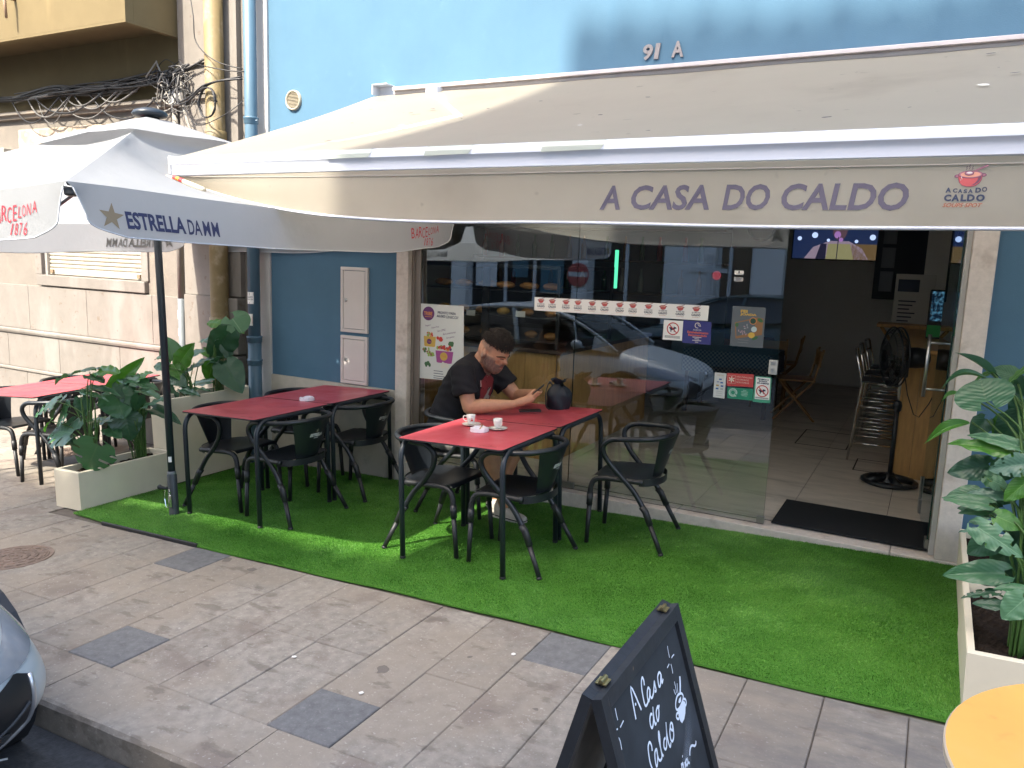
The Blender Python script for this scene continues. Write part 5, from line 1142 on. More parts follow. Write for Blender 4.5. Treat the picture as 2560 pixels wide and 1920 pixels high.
m = MB(); m.tube(smooth_path([(.0,.03,.20),(.01,.075,.15),(.02,.105,.09),(.0,.085,.03)], 5), .004, 6); m.grid(lambda u, v: (-.035-.035*v+.02*(u-.5)*(1-v), -.015+.03*(u-.5)*(1-.5*v), .165+.075*v-.05*v*v+.012*math.sin(u*6)), 6, 6); m.grid(lambda u, v: (.02+.03*v, .01+.03*(u-.5)*(1-.4*v), .18+.055*v-.02*v*v+.008*math.sin(u*5)), 6, 6); m.tube(smooth_path([(-.07,-.015,.19),(-.088,-.045,.12),(-.085,-.06,.03),(-.06,-.085,.006)], 5), .0045, 6); m.build('cord', M_black, t, smooth=True)
# ================================================================== PLANTERS AND PLANTS
def planter(x0, x1, y0, y1, h, label, xt=0, soil=.05, wall=.028):
    cx, cy = (x0+x1)/2, (y0+y1)/2; t = thing('planter_box', label, 'planter', GM(cx, cy, 0, 0), 'beige rendered planter boxes'); a, b = (x1-x0)/2, (y1-y0)/2
    m = MB()
    o = [(-a+xt,-b+xt),(a-xt,-b+xt),(a-xt,b-xt),(-a+xt,b-xt)]; O = [(-a,-b),(a,-b),(a,b),(-a,b)]; I = [(-a+wall,-b+wall),(a-wall,-b+wall),(a-wall,b-wall),(-a+wall,b-wall)]; c = .004
    Oc = [(-a+c,-b+c),(a-c,-b+c),(a-c,b-c),(-a+c,b-c)]
    vs = [(x,y,0) for x,y in o]+[(x,y,h-c) for x,y in O]+[(x,y,h) for x,y in Oc]+[(x,y,h) for x,y in I]+[(x,y,h-soil-.03) for x,y in I]
    fs = [(3,2,1,0)]
    for k in range(4):
        for i in range(4): fs.append((k*4+i, k*4+(i+1) % 4, (k+1)*4+(i+1) % 4, (k+1)*4+i))
    m.add(vs, fs); m.build('box', M_planter, t)
    m = MB(); m.grid(lambda u, v: (-a+wall+(2*a-2*wall)*u, -b+wall+(2*b-2*wall)*v, h-soil+.012*math.sin(u*9+v*17)*math.sin(v*23+u*5)+.008*math.sin(v*60+u*31)), 14, 40); m.build('soil', M_soil, t, smooth=False)
    return t
planter(-5.69,-5.395,3.45,4.275,.288,'long low beige planter at the carpet corner by the parasol pole')
planter(-5.67,-5.425,4.29,5.19,.715,'tall beige planter between the empty tables and the drainpipes', xt=.008)
planter(.256,.62,3.395,4.22,.285,'low beige planter at the right picture edge beside the yellow table')
planter(.262,.62,4.26,5.10,.285,'low beige planter by the right door pillar, half hidden by leaves')

def leaf_material(name, c, vein):
    m = mat(name, c, .34, .5, var=.05, vscale=9); N, L, b = nodes(m)
    uv = N.new('ShaderNodeUVMap'); sp = N.new('ShaderNodeSeparateXYZ'); L.new(uv.outputs[0], sp.inputs[0])
    def M2(op, a, b_=None):
        n = N.new('ShaderNodeMath'); n.operation = op
        for i, q in enumerate((a, b_)):
            if q is None: continue
            if isinstance(q, (int, float)): n.inputs[i].default_value = q
            else: L.new(q, n.inputs[i])
        return n.outputs[0]
    au = M2('ABSOLUTE', M2('MULTIPLY', M2('SUBTRACT', sp.outputs[0], .5), 2.0))
    mid = M2('LESS_THAN', au, .035)
    ph = M2('FRACT', M2('MULTIPLY', M2('SUBTRACT', sp.outputs[1], M2('MULTIPLY', au, .30)), 9.0))
    side = M2('MULTIPLY', M2('LESS_THAN', M2('ABSOLUTE', M2('SUBTRACT', ph, .5)), .03), .16)
    fac = M2('MULTIPLY', M2('MAXIMUM', mid, side), .75)
    mx = N.new('ShaderNodeMix'); mx.data_type = 'RGBA'; L.new(fac, mx.inputs[0]); L.new(b.inputs['Base Color'].links[0].from_socket, mx.inputs[6]); mx.inputs[7].default_value = tuple(vein)+(1,)
    L.new(mx.outputs[2], b.inputs['Base Color'])
    bp = N.new('ShaderNodeBump'); bp.inputs['Strength'].default_value = .18; bp.inputs['Distance'].default_value = .002; L.new(M2('SINE', M2('MULTIPLY', ph, 6.28)), bp.inputs['Height']); L.new(bp.outputs[0], b.inputs['Normal'])
    tr = N.new('ShaderNodeBsdfTranslucent'); hs = N.new('ShaderNodeVectorMath'); hs.operation = 'MULTIPLY'; L.new(mx.outputs[2], hs.inputs[0]); hs.inputs[1].default_value = (1.6,1.9,.7); L.new(hs.outputs[0], tr.inputs[0])
    ms = N.new('ShaderNodeMixShader'); ms.inputs[0].default_value = .22; L.new(b.outputs[0], ms.inputs[1]); L.new(tr.outputs[0], ms.inputs[2]); L.new(ms.outputs[0], N['Material Output'].inputs[0])
    return m
M_leafs = {-1: leaf_material('leaf_dark', (.028,.085,.045), (.04,.10,.05)), 0: leaf_material('leaf_mid', (.048,.135,.062), (.07,.15,.07)), 1: leaf_material('leaf_bright', (.055,.17,.022), (.13,.27,.06)), 2: leaf_material('leaf_pale', (.085,.19,.10), (.17,.30,.17)), 3: leaf_material('leaf_teal', (.065,.145,.10), (.10,.20,.13))}
M_stem = mat('leaf_stem', (.055,.12,.025), .5, .4, var=.2, vscale=30)
def outline(kind, t):                                  # half width (max 1) at t, base 0 .. tip 1
    if kind in ('s', 'a'): return max(.02, math.sin(PI*min(1,(t+.03)**.8))**.9)
    if kind == 'r':
        return math.sqrt(max(0, 1-((t-.30)/.72)**2))*(.98 if t < .9 else .98)
    if t < 0: return .62*math.sqrt(max(0, 1-(t/-.2)**2))+.16
    return min(1, (.72+1.1*t))*(1-t**2.1)**.82 if t > .22 else (.70+.30*math.sin(PI/2*min(1,(t)/.24)))
def leaf_mesh(kind, seed):
    r = random.Random(seed); m = MB(); nu = 12; lo = {'h':-.20,'m':-.20,'r':-.42,'s':0,'a':0}[kind]; nv = 18
    dr = r.uniform(.10,.26); fold = r.uniform(.05,.16); ph = r.uniform(0,6); wv = r.uniform(.012,.03); sk = r.uniform(-.06,.06)
    vs = []; uvs = []
    for j in range(nv+1):
        t = lo+(1-lo)*(j/nv)
        for i in range(nu+1):
            s = -1+2*i/nu; hw = outline(kind, t)
            x = .5*s*hw
            if t < 0 and kind in 'hmr':                # the cleft between the lobes
                g = .06+.30*(t/lo)**1.3 if kind != 'r' else .03+.22*max(0,(t/lo))**1.5
                x = .5*(math.copysign(1, s) if s else 0)*(g+(hw-g)*abs(s)) if hw > g else .5*s*hw
                if i == nu//2: x = 0
            yb = t+ (.03*abs(s) if kind == 'h' else 0)
            z = -dr*max(0,t)**2*(.9 if kind in 'hmr' else 1)+fold*abs(s)*hw-.10*(s*hw)**2+wv*math.sin(6*t*3+ph+3*abs(s))*abs(s)
            if kind == 'a': z = 1.05*dr*1.8*math.sin(PI*min(1,t*1.0))*1.0-.0+.12*abs(s)*hw
            if kind == 's': z = .55*dr*math.sin(PI*t)+.16*abs(s)*hw
            vs.append((x+sk*t*t, yb, z)); uvs.append((i/nu, (t-lo)/(1-lo)))
    fs = []; cut = set()
    for j in range(nv):
        for i in range(nu):
            t = lo+(1-lo)*((j+.5)/nv); c = abs(i+.5-nu/2)
            if t < 0 and kind in 'hmr' and c < 1: continue
            if kind == 'm' and .08 < t < .86 and (j % 4 == (1 if i < nu/2 else 3)) and c > 2 and (c > 3.6 or r.random() < .5): continue
            a = j*(nu+1)+i; fs.append((a, a+1, a+nu+2, a+nu+1))
    m.add(vs, fs)
    for k, q in enumerate(uvs): m.uv[k] = q
    return m
_lm = {}
def get_leaf(kind, tone, seed):
    k = (kind, tone, seed)
    if k not in _lm: _lm[k] = leaf_mesh(kind, seed*17+ord(kind)).mesh('leaf', M_leafs[tone], smooth=True)
    return _lm[k]
LEAVES = {
 'low': [
  ((-5.312,3.550,0.285),(-5.432,3.530,0.078),0.241,'m',0.85,0),
  ((-5.656,3.580,0.318),(-5.931,3.580,0.319),0.236,'m',0.80,0),
  ((-5.765,3.620,0.469),(-5.894,3.600,0.398),0.182,'m',0.60,0),
  ((-5.860,3.600,0.537),(-6.179,3.600,0.401),0.113,'m',0.50,0),
  ((-5.874,3.660,0.534),(-6.073,3.660,0.412),0.108,'h',0.40,-1),
  ((-5.622,3.720,0.783),(-6.046,3.720,0.720),0.112,'m',0.35,0),
  ((-5.604,3.700,0.752),(-5.440,3.700,0.735),0.099,'h',0.30,-1),
  ((-5.568,3.750,0.782),(-5.358,3.750,0.818),0.106,'h',0.40,1),
  ((-5.673,3.720,0.638),(-5.392,3.750,0.672),0.075,'h',0.25,0),
  ((-5.750,3.720,0.559),(-5.710,3.720,0.428),0.089,'h',0.60,-1),
  ((-5.888,3.600,0.231),(-5.996,3.600,0.202),0.051,'h',0.40,1),
  ((-5.766,3.680,0.239),(-5.856,3.680,0.141),0.095,'h',0.60,-1),
  ((-5.882,3.560,0.387),(-5.993,3.560,0.314),0.057,'h',0.40,1),
  ((-5.964,3.660,0.222),(-5.768,3.660,0.210),0.097,'h',0.50,-1),
  ((-5.715,3.700,0.617),(-5.420,3.700,0.613),0.057,'h',0.30,0),
 ],
 'low2': [
  ((-5.762,4.000,0.585),(-5.514,4.030,0.809),0.112,'h',0.75,1),
  ((-5.534,4.050,0.683),(-5.378,4.050,0.761),0.078,'h',0.40,1),
  ((-5.622,4.020,0.684),(-5.314,4.020,0.678),0.104,'m',0.60,0),
  ((-5.599,3.900,0.597),(-5.459,3.870,0.446),0.218,'h',0.90,0),
  ((-5.451,4.000,0.613),(-5.194,3.980,0.622),0.077,'h',0.40,0),
  ((-5.586,3.950,0.657),(-5.457,3.950,0.515),0.129,'h',0.70,-1),
  ((-5.366,3.950,0.591),(-5.431,3.950,0.469),0.083,'h',0.70,-1),
  ((-5.313,3.950,0.506),(-5.091,3.950,0.616),0.060,'h',0.40,0),
  ((-5.360,4.050,0.472),(-5.096,4.050,0.440),0.090,'h',0.60,-1),
  ((-5.695,3.850,0.357),(-5.481,3.850,0.430),0.110,'h',0.50,0),
  ((-5.665,3.850,0.361),(-5.900,3.850,0.370),0.090,'m',0.40,0),
  ((-5.623,3.840,0.315),(-5.472,3.840,0.284),0.096,'h',0.50,0),
  ((-5.534,3.930,0.423),(-5.476,3.930,0.247),0.187,'h',0.80,-1),
  ((-5.794,3.860,0.329),(-5.882,3.860,0.253),0.078,'h',0.50,-1),
  ((-5.598,4.060,0.502),(-5.487,4.060,0.369),0.132,'h',0.80,-1),
 ],
 'tall1': [
  ((-5.804,4.620,0.755),(-5.864,4.620,0.939),0.159,'h',0.80,0),
  ((-5.649,4.550,0.747),(-5.500,4.550,0.913),0.127,'h',0.80,1),
  ((-5.662,4.660,0.811),(-5.496,4.660,0.873),0.067,'h',0.60,0),
  ((-5.655,4.600,0.665),(-5.475,4.600,0.773),0.082,'h',0.50,-1),
  ((-5.771,4.500,0.799),(-5.901,4.500,0.790),0.058,'h',0.60,0),
  ((-5.750,4.500,0.719),(-5.891,4.500,0.729),0.098,'h',0.70,0),
  ((-5.691,4.550,0.573),(-5.710,4.550,0.712),0.134,'h',0.90,-1),
  ((-5.654,4.600,0.512),(-5.396,4.600,0.578),0.047,'h',0.40,0),
  ((-5.640,4.500,0.526),(-5.703,4.500,0.460),0.109,'h',0.70,-1),
  ((-5.588,4.520,0.541),(-5.399,4.520,0.522),0.063,'h',0.60,-1),
  ((-5.706,4.530,0.644),(-5.565,4.530,0.589),0.104,'h',0.80,-1),
  ((-5.747,4.560,0.743),(-5.608,4.540,0.641),0.116,'h',0.85,1),
 ],
 'tall2': [
  ((-5.437,4.950,1.128),(-5.334,4.950,1.034),0.202,'r',0.90,2),
  ((-5.558,4.920,1.070),(-5.715,4.920,1.086),0.090,'h',0.60,1),
  ((-5.550,4.920,1.071),(-5.409,4.920,1.046),0.057,'h',0.50,1),
  ((-5.407,4.880,1.022),(-5.588,4.840,0.759),0.194,'h',0.85,-1),
  ((-5.459,4.950,1.025),(-5.326,4.950,1.035),0.054,'h',0.30,1),
  ((-5.533,4.850,0.949),(-5.743,4.850,0.923),0.071,'h',0.60,0),
  ((-5.684,4.830,0.848),(-5.617,4.830,0.797),0.057,'h',0.70,1),
  ((-5.522,4.820,0.761),(-5.802,4.820,0.735),0.101,'h',0.60,-1),
  ((-5.440,4.850,0.742),(-5.240,4.820,0.564),0.201,'h',0.90,-1),
  ((-5.534,4.800,0.739),(-5.582,4.800,0.590),0.124,'h',0.85,1),
  ((-5.499,4.750,0.587),(-5.756,4.750,0.550),0.071,'h',0.50,0),
  ((-5.484,4.860,0.761),(-5.616,4.860,0.603),0.119,'h',0.90,-1),
  ((-5.482,4.900,0.913),(-5.428,4.900,0.780),0.089,'h',0.80,-1),
 ],
 'right': [
  ((0.216,3.700,1.241),(0.185,3.730,1.326),0.207,'r',0.95,0),
  ((0.264,3.950,1.298),(0.091,4.000,1.404),0.034,'s',0.50,0),
  ((0.229,3.900,1.305),(0.050,3.900,1.240),0.027,'a',0.40,0),
  ((0.234,3.950,1.337),(0.173,3.950,1.294),0.025,'h',0.40,1),
  ((0.133,3.850,1.242),(0.060,3.850,1.196),0.025,'a',0.40,1),
  ((0.173,3.800,1.128),(0.013,3.750,1.022),0.043,'a',0.60,1),
  ((0.328,3.950,1.328),(0.242,3.950,1.354),0.086,'h',0.60,0),
  ((0.351,3.850,1.375),(0.279,3.850,1.301),0.033,'h',0.40,1),
  ((0.357,3.700,1.069),(0.176,3.700,1.112),0.060,'h',0.60,2),
  ((0.354,3.720,1.045),(0.108,3.700,1.063),0.086,'h',0.50,1),
  ((0.371,3.600,1.025),(0.246,3.600,0.988),0.095,'m',0.75,3),
  ((0.263,3.780,0.960),(0.118,3.760,0.912),0.111,'h',0.85,-1),
  ((0.228,3.750,0.846),(0.108,3.750,0.806),0.076,'h',0.60,0),
  ((0.319,3.700,0.863),(0.190,3.700,0.852),0.065,'h',0.60,0),
  ((0.381,3.600,0.954),(0.316,3.600,0.864),0.079,'h',0.70,1),
  ((0.309,3.720,0.795),(0.167,3.720,0.783),0.079,'h',0.60,-1),
  ((0.234,3.860,1.142),(0.183,3.860,1.056),0.086,'h',0.80,-1),
  ((0.296,3.880,1.156),(0.276,3.880,1.056),0.067,'h',0.80,1),
  ((0.346,3.820,1.176),(0.285,3.820,1.051),0.118,'h',0.85,-1),
  ((0.362,3.900,1.238),(0.346,3.900,1.127),0.098,'h',0.80,-1),
  ((0.297,3.920,1.301),(0.330,3.920,1.213),0.086,'h',0.80,0),
  ((0.352,3.900,1.336),(0.345,3.900,1.236),0.062,'h',0.70,-1),
  ((0.274,3.680,0.921),(0.332,3.680,0.900),0.065,'h',0.60,2),
  ((0.249,3.720,0.925),(0.323,3.720,0.902),0.074,'h',0.70,0),
  ((0.354,3.750,0.877),(0.290,3.750,0.811),0.079,'h',0.80,-1),
  ((0.371,3.850,1.130),(0.374,3.850,1.049),0.075,'h',0.70,1),
  ((0.331,3.850,0.969),(0.302,3.850,0.881),0.107,'h',0.90,-1),
  ((0.232,3.500,0.768),(0.391,3.450,0.699),0.104,'m',0.80,2),
  ((0.350,3.580,0.577),(0.144,3.540,0.553),0.106,'h',0.70,0),
  ((0.324,3.550,0.501),(0.206,3.530,0.470),0.043,'m',0.50,-1),
  ((0.349,3.520,0.465),(0.251,3.520,0.452),0.052,'h',0.50,-1),
  ((0.410,3.420,0.546),(0.346,3.390,0.459),0.109,'h',0.85,2),
  ((0.414,3.480,0.556),(0.312,3.480,0.556),0.056,'h',0.40,0),
  ((0.240,3.600,0.732),(0.173,3.600,0.710),0.022,'h',0.40,0),
  ((0.311,3.660,0.701),(0.222,3.660,0.599),0.113,'h',0.80,-1),
  ((0.293,3.580,0.699),(0.268,3.580,0.675),0.029,'h',0.50,1),
  ((0.270,3.680,0.790),(0.168,3.680,0.776),0.044,'h',0.50,0),
  ((0.272,3.640,0.763),(0.208,3.640,0.747),0.047,'h',0.50,-1),
  ((0.272,3.660,0.826),(0.106,3.660,0.830),0.069,'h',0.60,0),
  ((0.415,3.600,0.625),(0.364,3.600,0.538),0.100,'h',0.80,-1),
  ((0.382,3.700,0.657),(0.304,3.700,0.556),0.118,'h',0.80,-1),
  ((0.398,3.620,0.746),(0.377,3.620,0.651),0.096,'h',0.80,-1),
  ((0.297,3.600,0.797),(0.394,3.600,0.771),0.087,'h',0.60,1),
  ((0.367,3.620,0.562),(0.272,3.620,0.504),0.078,'h',0.60,-1),
 ],
}

rl = random.Random(21)
CAM = Vector((0,0,CAMH))
def plant(name, key, root, label, cat='plant', stemr=.0045, extra=0, spread=.04):
    t = thing(name, label, cat, Matrix.Translation(root)); root = Vector(root); inv = Matrix.Translation(-root)
    for n, (B, T, w, kind, face, tone) in enumerate(LEAVES[key]):
        B, T = Vector(B), Vector(T); w *= 1.38 if key != 'right' else 1.08; ax = T-B; ln = ax.length*(1.12 if key != 'right' else 1); ax.normalize(); cd = (CAM-(B+T)/2).normalized()
        nrm = cd*face+Vector((0,0,1))*(1-face)+Vector((rl.uniform(-.12,.12),rl.uniform(-.12,.12),rl.uniform(-.1,.1))); nrm = (nrm-ax*nrm.dot(ax)).normalized(); sd_ = ax.cross(nrm)
        M = Matrix(((sd_.x*w,ax.x*ln,nrm.x*ln,B.x),(sd_.y*w,ax.y*ln,nrm.y*ln,B.y),(sd_.z*w,ax.z*ln,nrm.z*ln,B.z),(0,0,0,1)))
        tn = 3 if (tone == 0 and n % 4 == 1) else tone
        o = link('leaf', get_leaf(kind, tn, n % 4), t); o.matrix_local = inv @ M
        r0_ = root+Vector((rl.uniform(-spread,spread), rl.uniform(-spread,spread)*1.3, 0)); hgt = max(.05, B.z-root.z)
        P = [r0_, r0_+Vector(((B.x-root.x)*.10,(B.y-root.y)*.1,hgt*.45)), r0_+Vector(((B.x-root.x)*.42,(B.y-root.y)*.45,hgt*.86)), B-nrm*.004-ax*.01 if kind in 'sa' else B-nrm*.006]
        m = MB(); m.tube([p-root for p in smooth_path(P, 4)], [stemr*1.2]*9+[stemr*.8]*4, 6); m.build('stem', M_stem, t, smooth=True)
    for k in range(extra):                             # bare stalks of the bunch
        a = rl.uniform(0, 6.28); m = MB(); q = Vector((rl.uniform(-.03,.03), rl.uniform(-.04,.04), 0)); h = rl.uniform(.2,.42)
        m.tube(smooth_path([q, q*1.2+Vector((.01*math.cos(a),.01*math.sin(a),h*.5)), q*1.6+Vector((.05*math.cos(a),.05*math.sin(a),h))], 3), stemr, 5); m.build('stem', M_stem, t, smooth=True)
    return t
plant('monstera_plant', 'low', (-5.56,3.66,.015), 'broad leaved artificial plant at the near end of the low planter', extra=4)
plant('monstera_plant', 'low2', (-5.50,4.04,.02), 'artificial plant with a tight bunch of stalks, far end of the low planter', extra=10)
plant('rubber_plant', 'tall1', (-5.55,4.58,.44), 'dense dark leaved plant in the tall planter, partly behind the parasol pole', extra=2)
plant('rubber_plant', 'tall2', (-5.55,4.90,.44), 'taller plant with a round light leaf on top, beside the blue drainpipe', extra=5)
plant('monstera_plant', 'right', (.44,3.60,.24), 'big leafy artificial plant at the right edge, in front of the door pillar', extra=14, stemr=.005)

# ================================================================== BOARD SIGN
M_bw = mat('board_frame_black', (.020,.022,.026), .5, .4, var=.25, vscale=30, bump=.2, bscale=80); stain(M_bw, (.28,.19,.11), 40, .72, .78, .6, seed=2)
M_bp = mat('chalkboard', (.030,.033,.036), .75, .3, var=.2, vscale=9, bump=.08, bscale=200); stain(M_bp, (.075,.085,.10), 2.6, .52, .78, .6, seed=3, stretch=(1,.7,1))
M_raw = mat('board_back_raw', (.22,.20,.18), .8, .2, var=.1, vscale=8); M_brass = mat('brass_hinge', (.62,.50,.25), .3, .5, metal=1); M_chalk = mat('chalk_pen_white', (.74,.77,.82), .7, .3)
bs = thing('board_sign', 'black A-frame chalkboard lettered A Casa do Caldo standing on the pavement', 'board sign', Matrix.Translation((-.53,1.68,0)))
YA, YBd = 1.398, 1.935
def bpl(y, z, off=0): return (-.228-.327*z+off*.95, y, z+off*.311)
def slanted(sgn, y0, y1, s0, s1, d0, d1):              # bar in board coordinates: s down from the top, d outwards from the face
    vs = []
    for d in (d0, d1):
        for (y, s) in ((y0,s0),(y1,s0),(y1,s1),(y0,s1)):
            z = .873-s*.9505; x0 = (-.228-.327*.873)+s*.311 if sgn > 0 else (-.556)-s*.262*1.0
            if sgn > 0: vs.append((x0+d*.9505, y, z+d*.311))
            else: vs.append((x0-d*.965, y, .873-s*.965+d*.262))
    return vs, [(0,3,2,1),(4,5,6,7),(0,1,5,4),(1,2,6,5),(2,3,7,6),(3,0,4,7)] if sgn > 0 else [(0,1,2,3),(7,6,5,4),(4,5,1,0),(5,6,2,1),(6,7,3,2),(7,4,0,3)]
BL = .97
for sgn, nm in ((1,'front_panel'),(-1,'back_panel')):
    m = MB(); m.add(*slanted(sgn, YA+.035, YBd-.035, .035, BL-.12, -.016, -.010), mi=0); m.mi = [1]+[0]*5 if sgn > 0 else [1,0,0,0,0,0]
    pnl = part(m, nm, [M_bp, M_raw], bs)
    for (a, b, s0, s1) in ((YA,YA+.034,.0,BL),(YBd-.034,YBd,.0,BL),(YA+.0345,YBd-.0345,.0,.034),(YA+.0345,YBd-.0345,BL-.12,BL-.085)):
        m = MB(); m.add(*slanted(sgn, a, b, s0, s1, -.024, .0)); part(m, 'frame_bar', M_bw, bs)
for y in (YA+.05, YBd-.075):
    m = MB(); m.tube([(-.5355,y,.879),(-.5355,y+.03,.879)], .0055, 8); m.box((-.548,y,.874),(-.523,y+.03,.8765)); part(m, 'hinge', M_brass, bs)
STROKES = {
 'stroke': [[(1.5473,0.7619),(1.5604,0.8260),(1.5850,0.7646)],
[(1.5602,0.7876),(1.5667,0.7861)],
[(1.6305,0.7978),(1.6338,0.8073),(1.6304,0.8156),(1.6208,0.8113),(1.6137,0.7998),(1.6095,0.7818),(1.6086,0.7658),(1.6136,0.7598),(1.6244,0.7603),(1.6361,0.7640)],
[(1.6530,0.7803),(1.6482,0.7847),(1.6389,0.7811),(1.6320,0.7714),(1.6322,0.7612),(1.6421,0.7649),(1.6557,0.7791),(1.6488,0.7674),(1.6514,0.7601),(1.6589,0.7590),(1.6697,0.7634)],
[(1.6697,0.7634),(1.6811,0.7732),(1.6892,0.7810),(1.6876,0.7713),(1.6875,0.7628),(1.6842,0.7602),(1.6772,0.7630)],
[(1.7360,0.7776),(1.7289,0.7845),(1.7147,0.7811),(1.7095,0.7700),(1.7088,0.7599),(1.7186,0.7603),(1.7369,0.7772),(1.7312,0.7662),(1.7301,0.7586),(1.7418,0.7634)],
[(1.6344,0.7298),(1.6278,0.7348),(1.6164,0.7293),(1.6121,0.7187),(1.6151,0.7099),(1.6242,0.7109),(1.6352,0.7203),(1.6477,0.7420),(1.6418,0.7300),(1.6376,0.7173),(1.6377,0.7062),(1.6460,0.7076)],
[(1.6685,0.7294),(1.6592,0.7254),(1.6541,0.7139),(1.6555,0.7057),(1.6637,0.7083),(1.6745,0.7200),(1.6765,0.7293),(1.6685,0.7294),(1.6804,0.7265),(1.6830,0.7297)],
[(1.5887,0.6722),(1.5918,0.6836),(1.5859,0.6929),(1.5735,0.6894),(1.5674,0.6765),(1.5643,0.6603),(1.5667,0.6468),(1.5707,0.6373),(1.5798,0.6342)],
[(1.6118,0.6651),(1.6001,0.6631),(1.5925,0.6507),(1.5910,0.6371),(1.6000,0.6395),(1.6116,0.6552),(1.6127,0.6656),(1.6103,0.6522),(1.6117,0.6406),(1.6193,0.6351)],
[(1.6193,0.6351),(1.6312,0.6377),(1.6349,0.6541),(1.6373,0.6750),(1.6455,0.6866),(1.6459,0.6781),(1.6363,0.6589),(1.6350,0.6430),(1.6399,0.6340)],
[(1.6743,0.6581),(1.6631,0.6582),(1.6544,0.6478),(1.6588,0.6395),(1.6696,0.6418),(1.6851,0.6603),(1.6977,0.6824),(1.6884,0.6643),(1.6841,0.6438),(1.6876,0.6303),(1.6975,0.6351)],
[(1.7174,0.6632),(1.7058,0.6556),(1.7011,0.6408),(1.7087,0.6328),(1.7235,0.6391),(1.7319,0.6599),(1.7237,0.6674),(1.7142,0.6610),(1.7248,0.6500),(1.7314,0.6640)],
[(1.7273,0.5718),(1.7247,0.5626),(1.7214,0.5557)],
[(1.7255,0.5650),(1.7358,0.5672),(1.7359,0.5595),(1.7339,0.5509)],
[(1.7490,0.5631),(1.7470,0.5506)],
[(1.7433,0.5803),(1.7450,0.5775)],
[(1.7649,0.5625),(1.7537,0.5597),(1.7564,0.5508),(1.7668,0.5527),(1.7689,0.5614),(1.7687,0.5517),(1.7766,0.5459)],
[(1.7880,0.5576),(1.7974,0.5663),(1.8095,0.5690),(1.8221,0.5647),(1.8315,0.5585),(1.8422,0.5576),(1.8484,0.5626)],
[(1.8457,0.7238),(1.8350,0.7083),(1.8211,0.6924)],
[(1.8478,0.7228),(1.8381,0.7069),(1.8231,0.6915)],
[(1.8211,0.6924),(1.8011,0.6956),(1.7836,0.6898),(1.7751,0.6800),(1.7803,0.6717),(1.7989,0.6688),(1.8245,0.6718),(1.8372,0.6780),(1.8329,0.6870),(1.8211,0.6924)],
[(1.8346,0.6717),(1.8447,0.6683),(1.8478,0.6610),(1.8416,0.6557),(1.8313,0.6565)],
[(1.7826,0.6647),(1.7697,0.6659),(1.7649,0.6604),(1.7717,0.6538),(1.7790,0.6526)]],
 'thin': [[(1.8166,0.8109),(1.8133,0.7989),(1.8123,0.7839)],
[(1.8446,0.7785),(1.8327,0.7794),(1.8235,0.7784)],
[(1.8104,0.7695),(1.8105,0.7591),(1.8080,0.7472)],
[(1.8003,0.7738),(1.7825,0.7719)],
[(1.4885,0.7878),(1.4662,0.7843)],
[(1.8052,0.7286),(1.8044,0.7140),(1.8014,0.7024)],
[(1.8194,0.7182),(1.8133,0.7080),(1.8101,0.6978)],
[(1.7900,0.7165),(1.7916,0.7088),(1.7943,0.7023)],
[(1.4647,0.8247),(1.4633,0.8119),(1.4633,0.8009)],
[(1.4479,0.7724),(1.4515,0.7639),(1.4490,0.7468)],
[(1.4540,0.7878),(1.4429,0.7891)]],
 'fill': [[(1.7858,0.6700),(1.8058,0.6685),(1.8318,0.6694),(1.8409,0.6632),(1.8386,0.6541),(1.8256,0.6421),(1.8107,0.6352),(1.7911,0.6343),(1.7826,0.6439),(1.7807,0.6577)],
[(1.8243,0.6839),(1.8089,0.6850),(1.7995,0.6808),(1.8063,0.6757),(1.8173,0.6751)]],
}

nB = (.9505,0,.311)
for a, b in ((0,2),(2,6),(6,8),(8,13),(13,17),(17,18)):   # one part for every chalked word
    m = MB()
    for s in STROKES['stroke'][a:b]: m.ribbon(smooth_path([bpl(y,z,-.0085) for y, z in s], 4), .0058, nB)
    part(m, 'chalk_lettering', M_chalk, bs)
m = MB()
for s in STROKES['stroke'][18:]: m.ribbon(smooth_path([bpl(y,z,-.0085) for y, z in s], 4), .0058, nB)
for s in STROKES['fill']: m.poly([bpl(y,z,-.0090) for y, z in s])
for s in STROKES['thin'][5:8]: m.ribbon(smooth_path([bpl(y,z,-.0087) for y, z in s], 3), .0030, nB)
part(m, 'chalk_cup_drawing', M_chalk, bs)
for ix in ((0,1,2,3),(4,8,9,10)):
    m = MB()
    for i in ix: m.ribbon(smooth_path([bpl(y,z,-.0087) for y, z in STROKES['thin'][i]], 3), .0030, nB)
    part(m, 'chalk_sparkle', M_chalk, bs)
m = MB(); M_smear = bpy.data.materials.new('chalk_smear'); M_smear.use_nodes = True
N = M_smear.node_tree.nodes; L = M_smear.node_tree.links; uv = N.new('ShaderNodeUVMap'); sp = N.new('ShaderNodeSeparateXYZ'); L.new(uv.outputs[0], sp.inputs[0])
w1 = N.new('ShaderNodeMath'); w1.operation = 'PINGPONG'; L.new(sp.outputs[0], w1.inputs[0]); w1.inputs[1].default_value = .5
w2 = N.new('ShaderNodeMath'); w2.operation = 'PINGPONG'; L.new(sp.outputs[1], w2.inputs[0]); w2.inputs[1].default_value = .5
w3 = N.new('ShaderNodeMath'); w3.operation = 'MULTIPLY'; L.new(w1.outputs[0], w3.inputs[0]); L.new(w2.outputs[0], w3.inputs[1])
nz = N.new('ShaderNodeTexNoise'); nz.inputs['Scale'].default_value = 40; w4 = N.new('ShaderNodeMath'); w4.operation = 'MULTIPLY'; L.new(w3.outputs[0], w4.inputs[0]); L.new(nz.outputs[0], w4.inputs[1]); w5 = N.new('ShaderNodeMath'); w5.operation = 'MULTIPLY'; L.new(w4.outputs[0], w5.inputs[0]); w5.inputs[1].default_value = 3.0
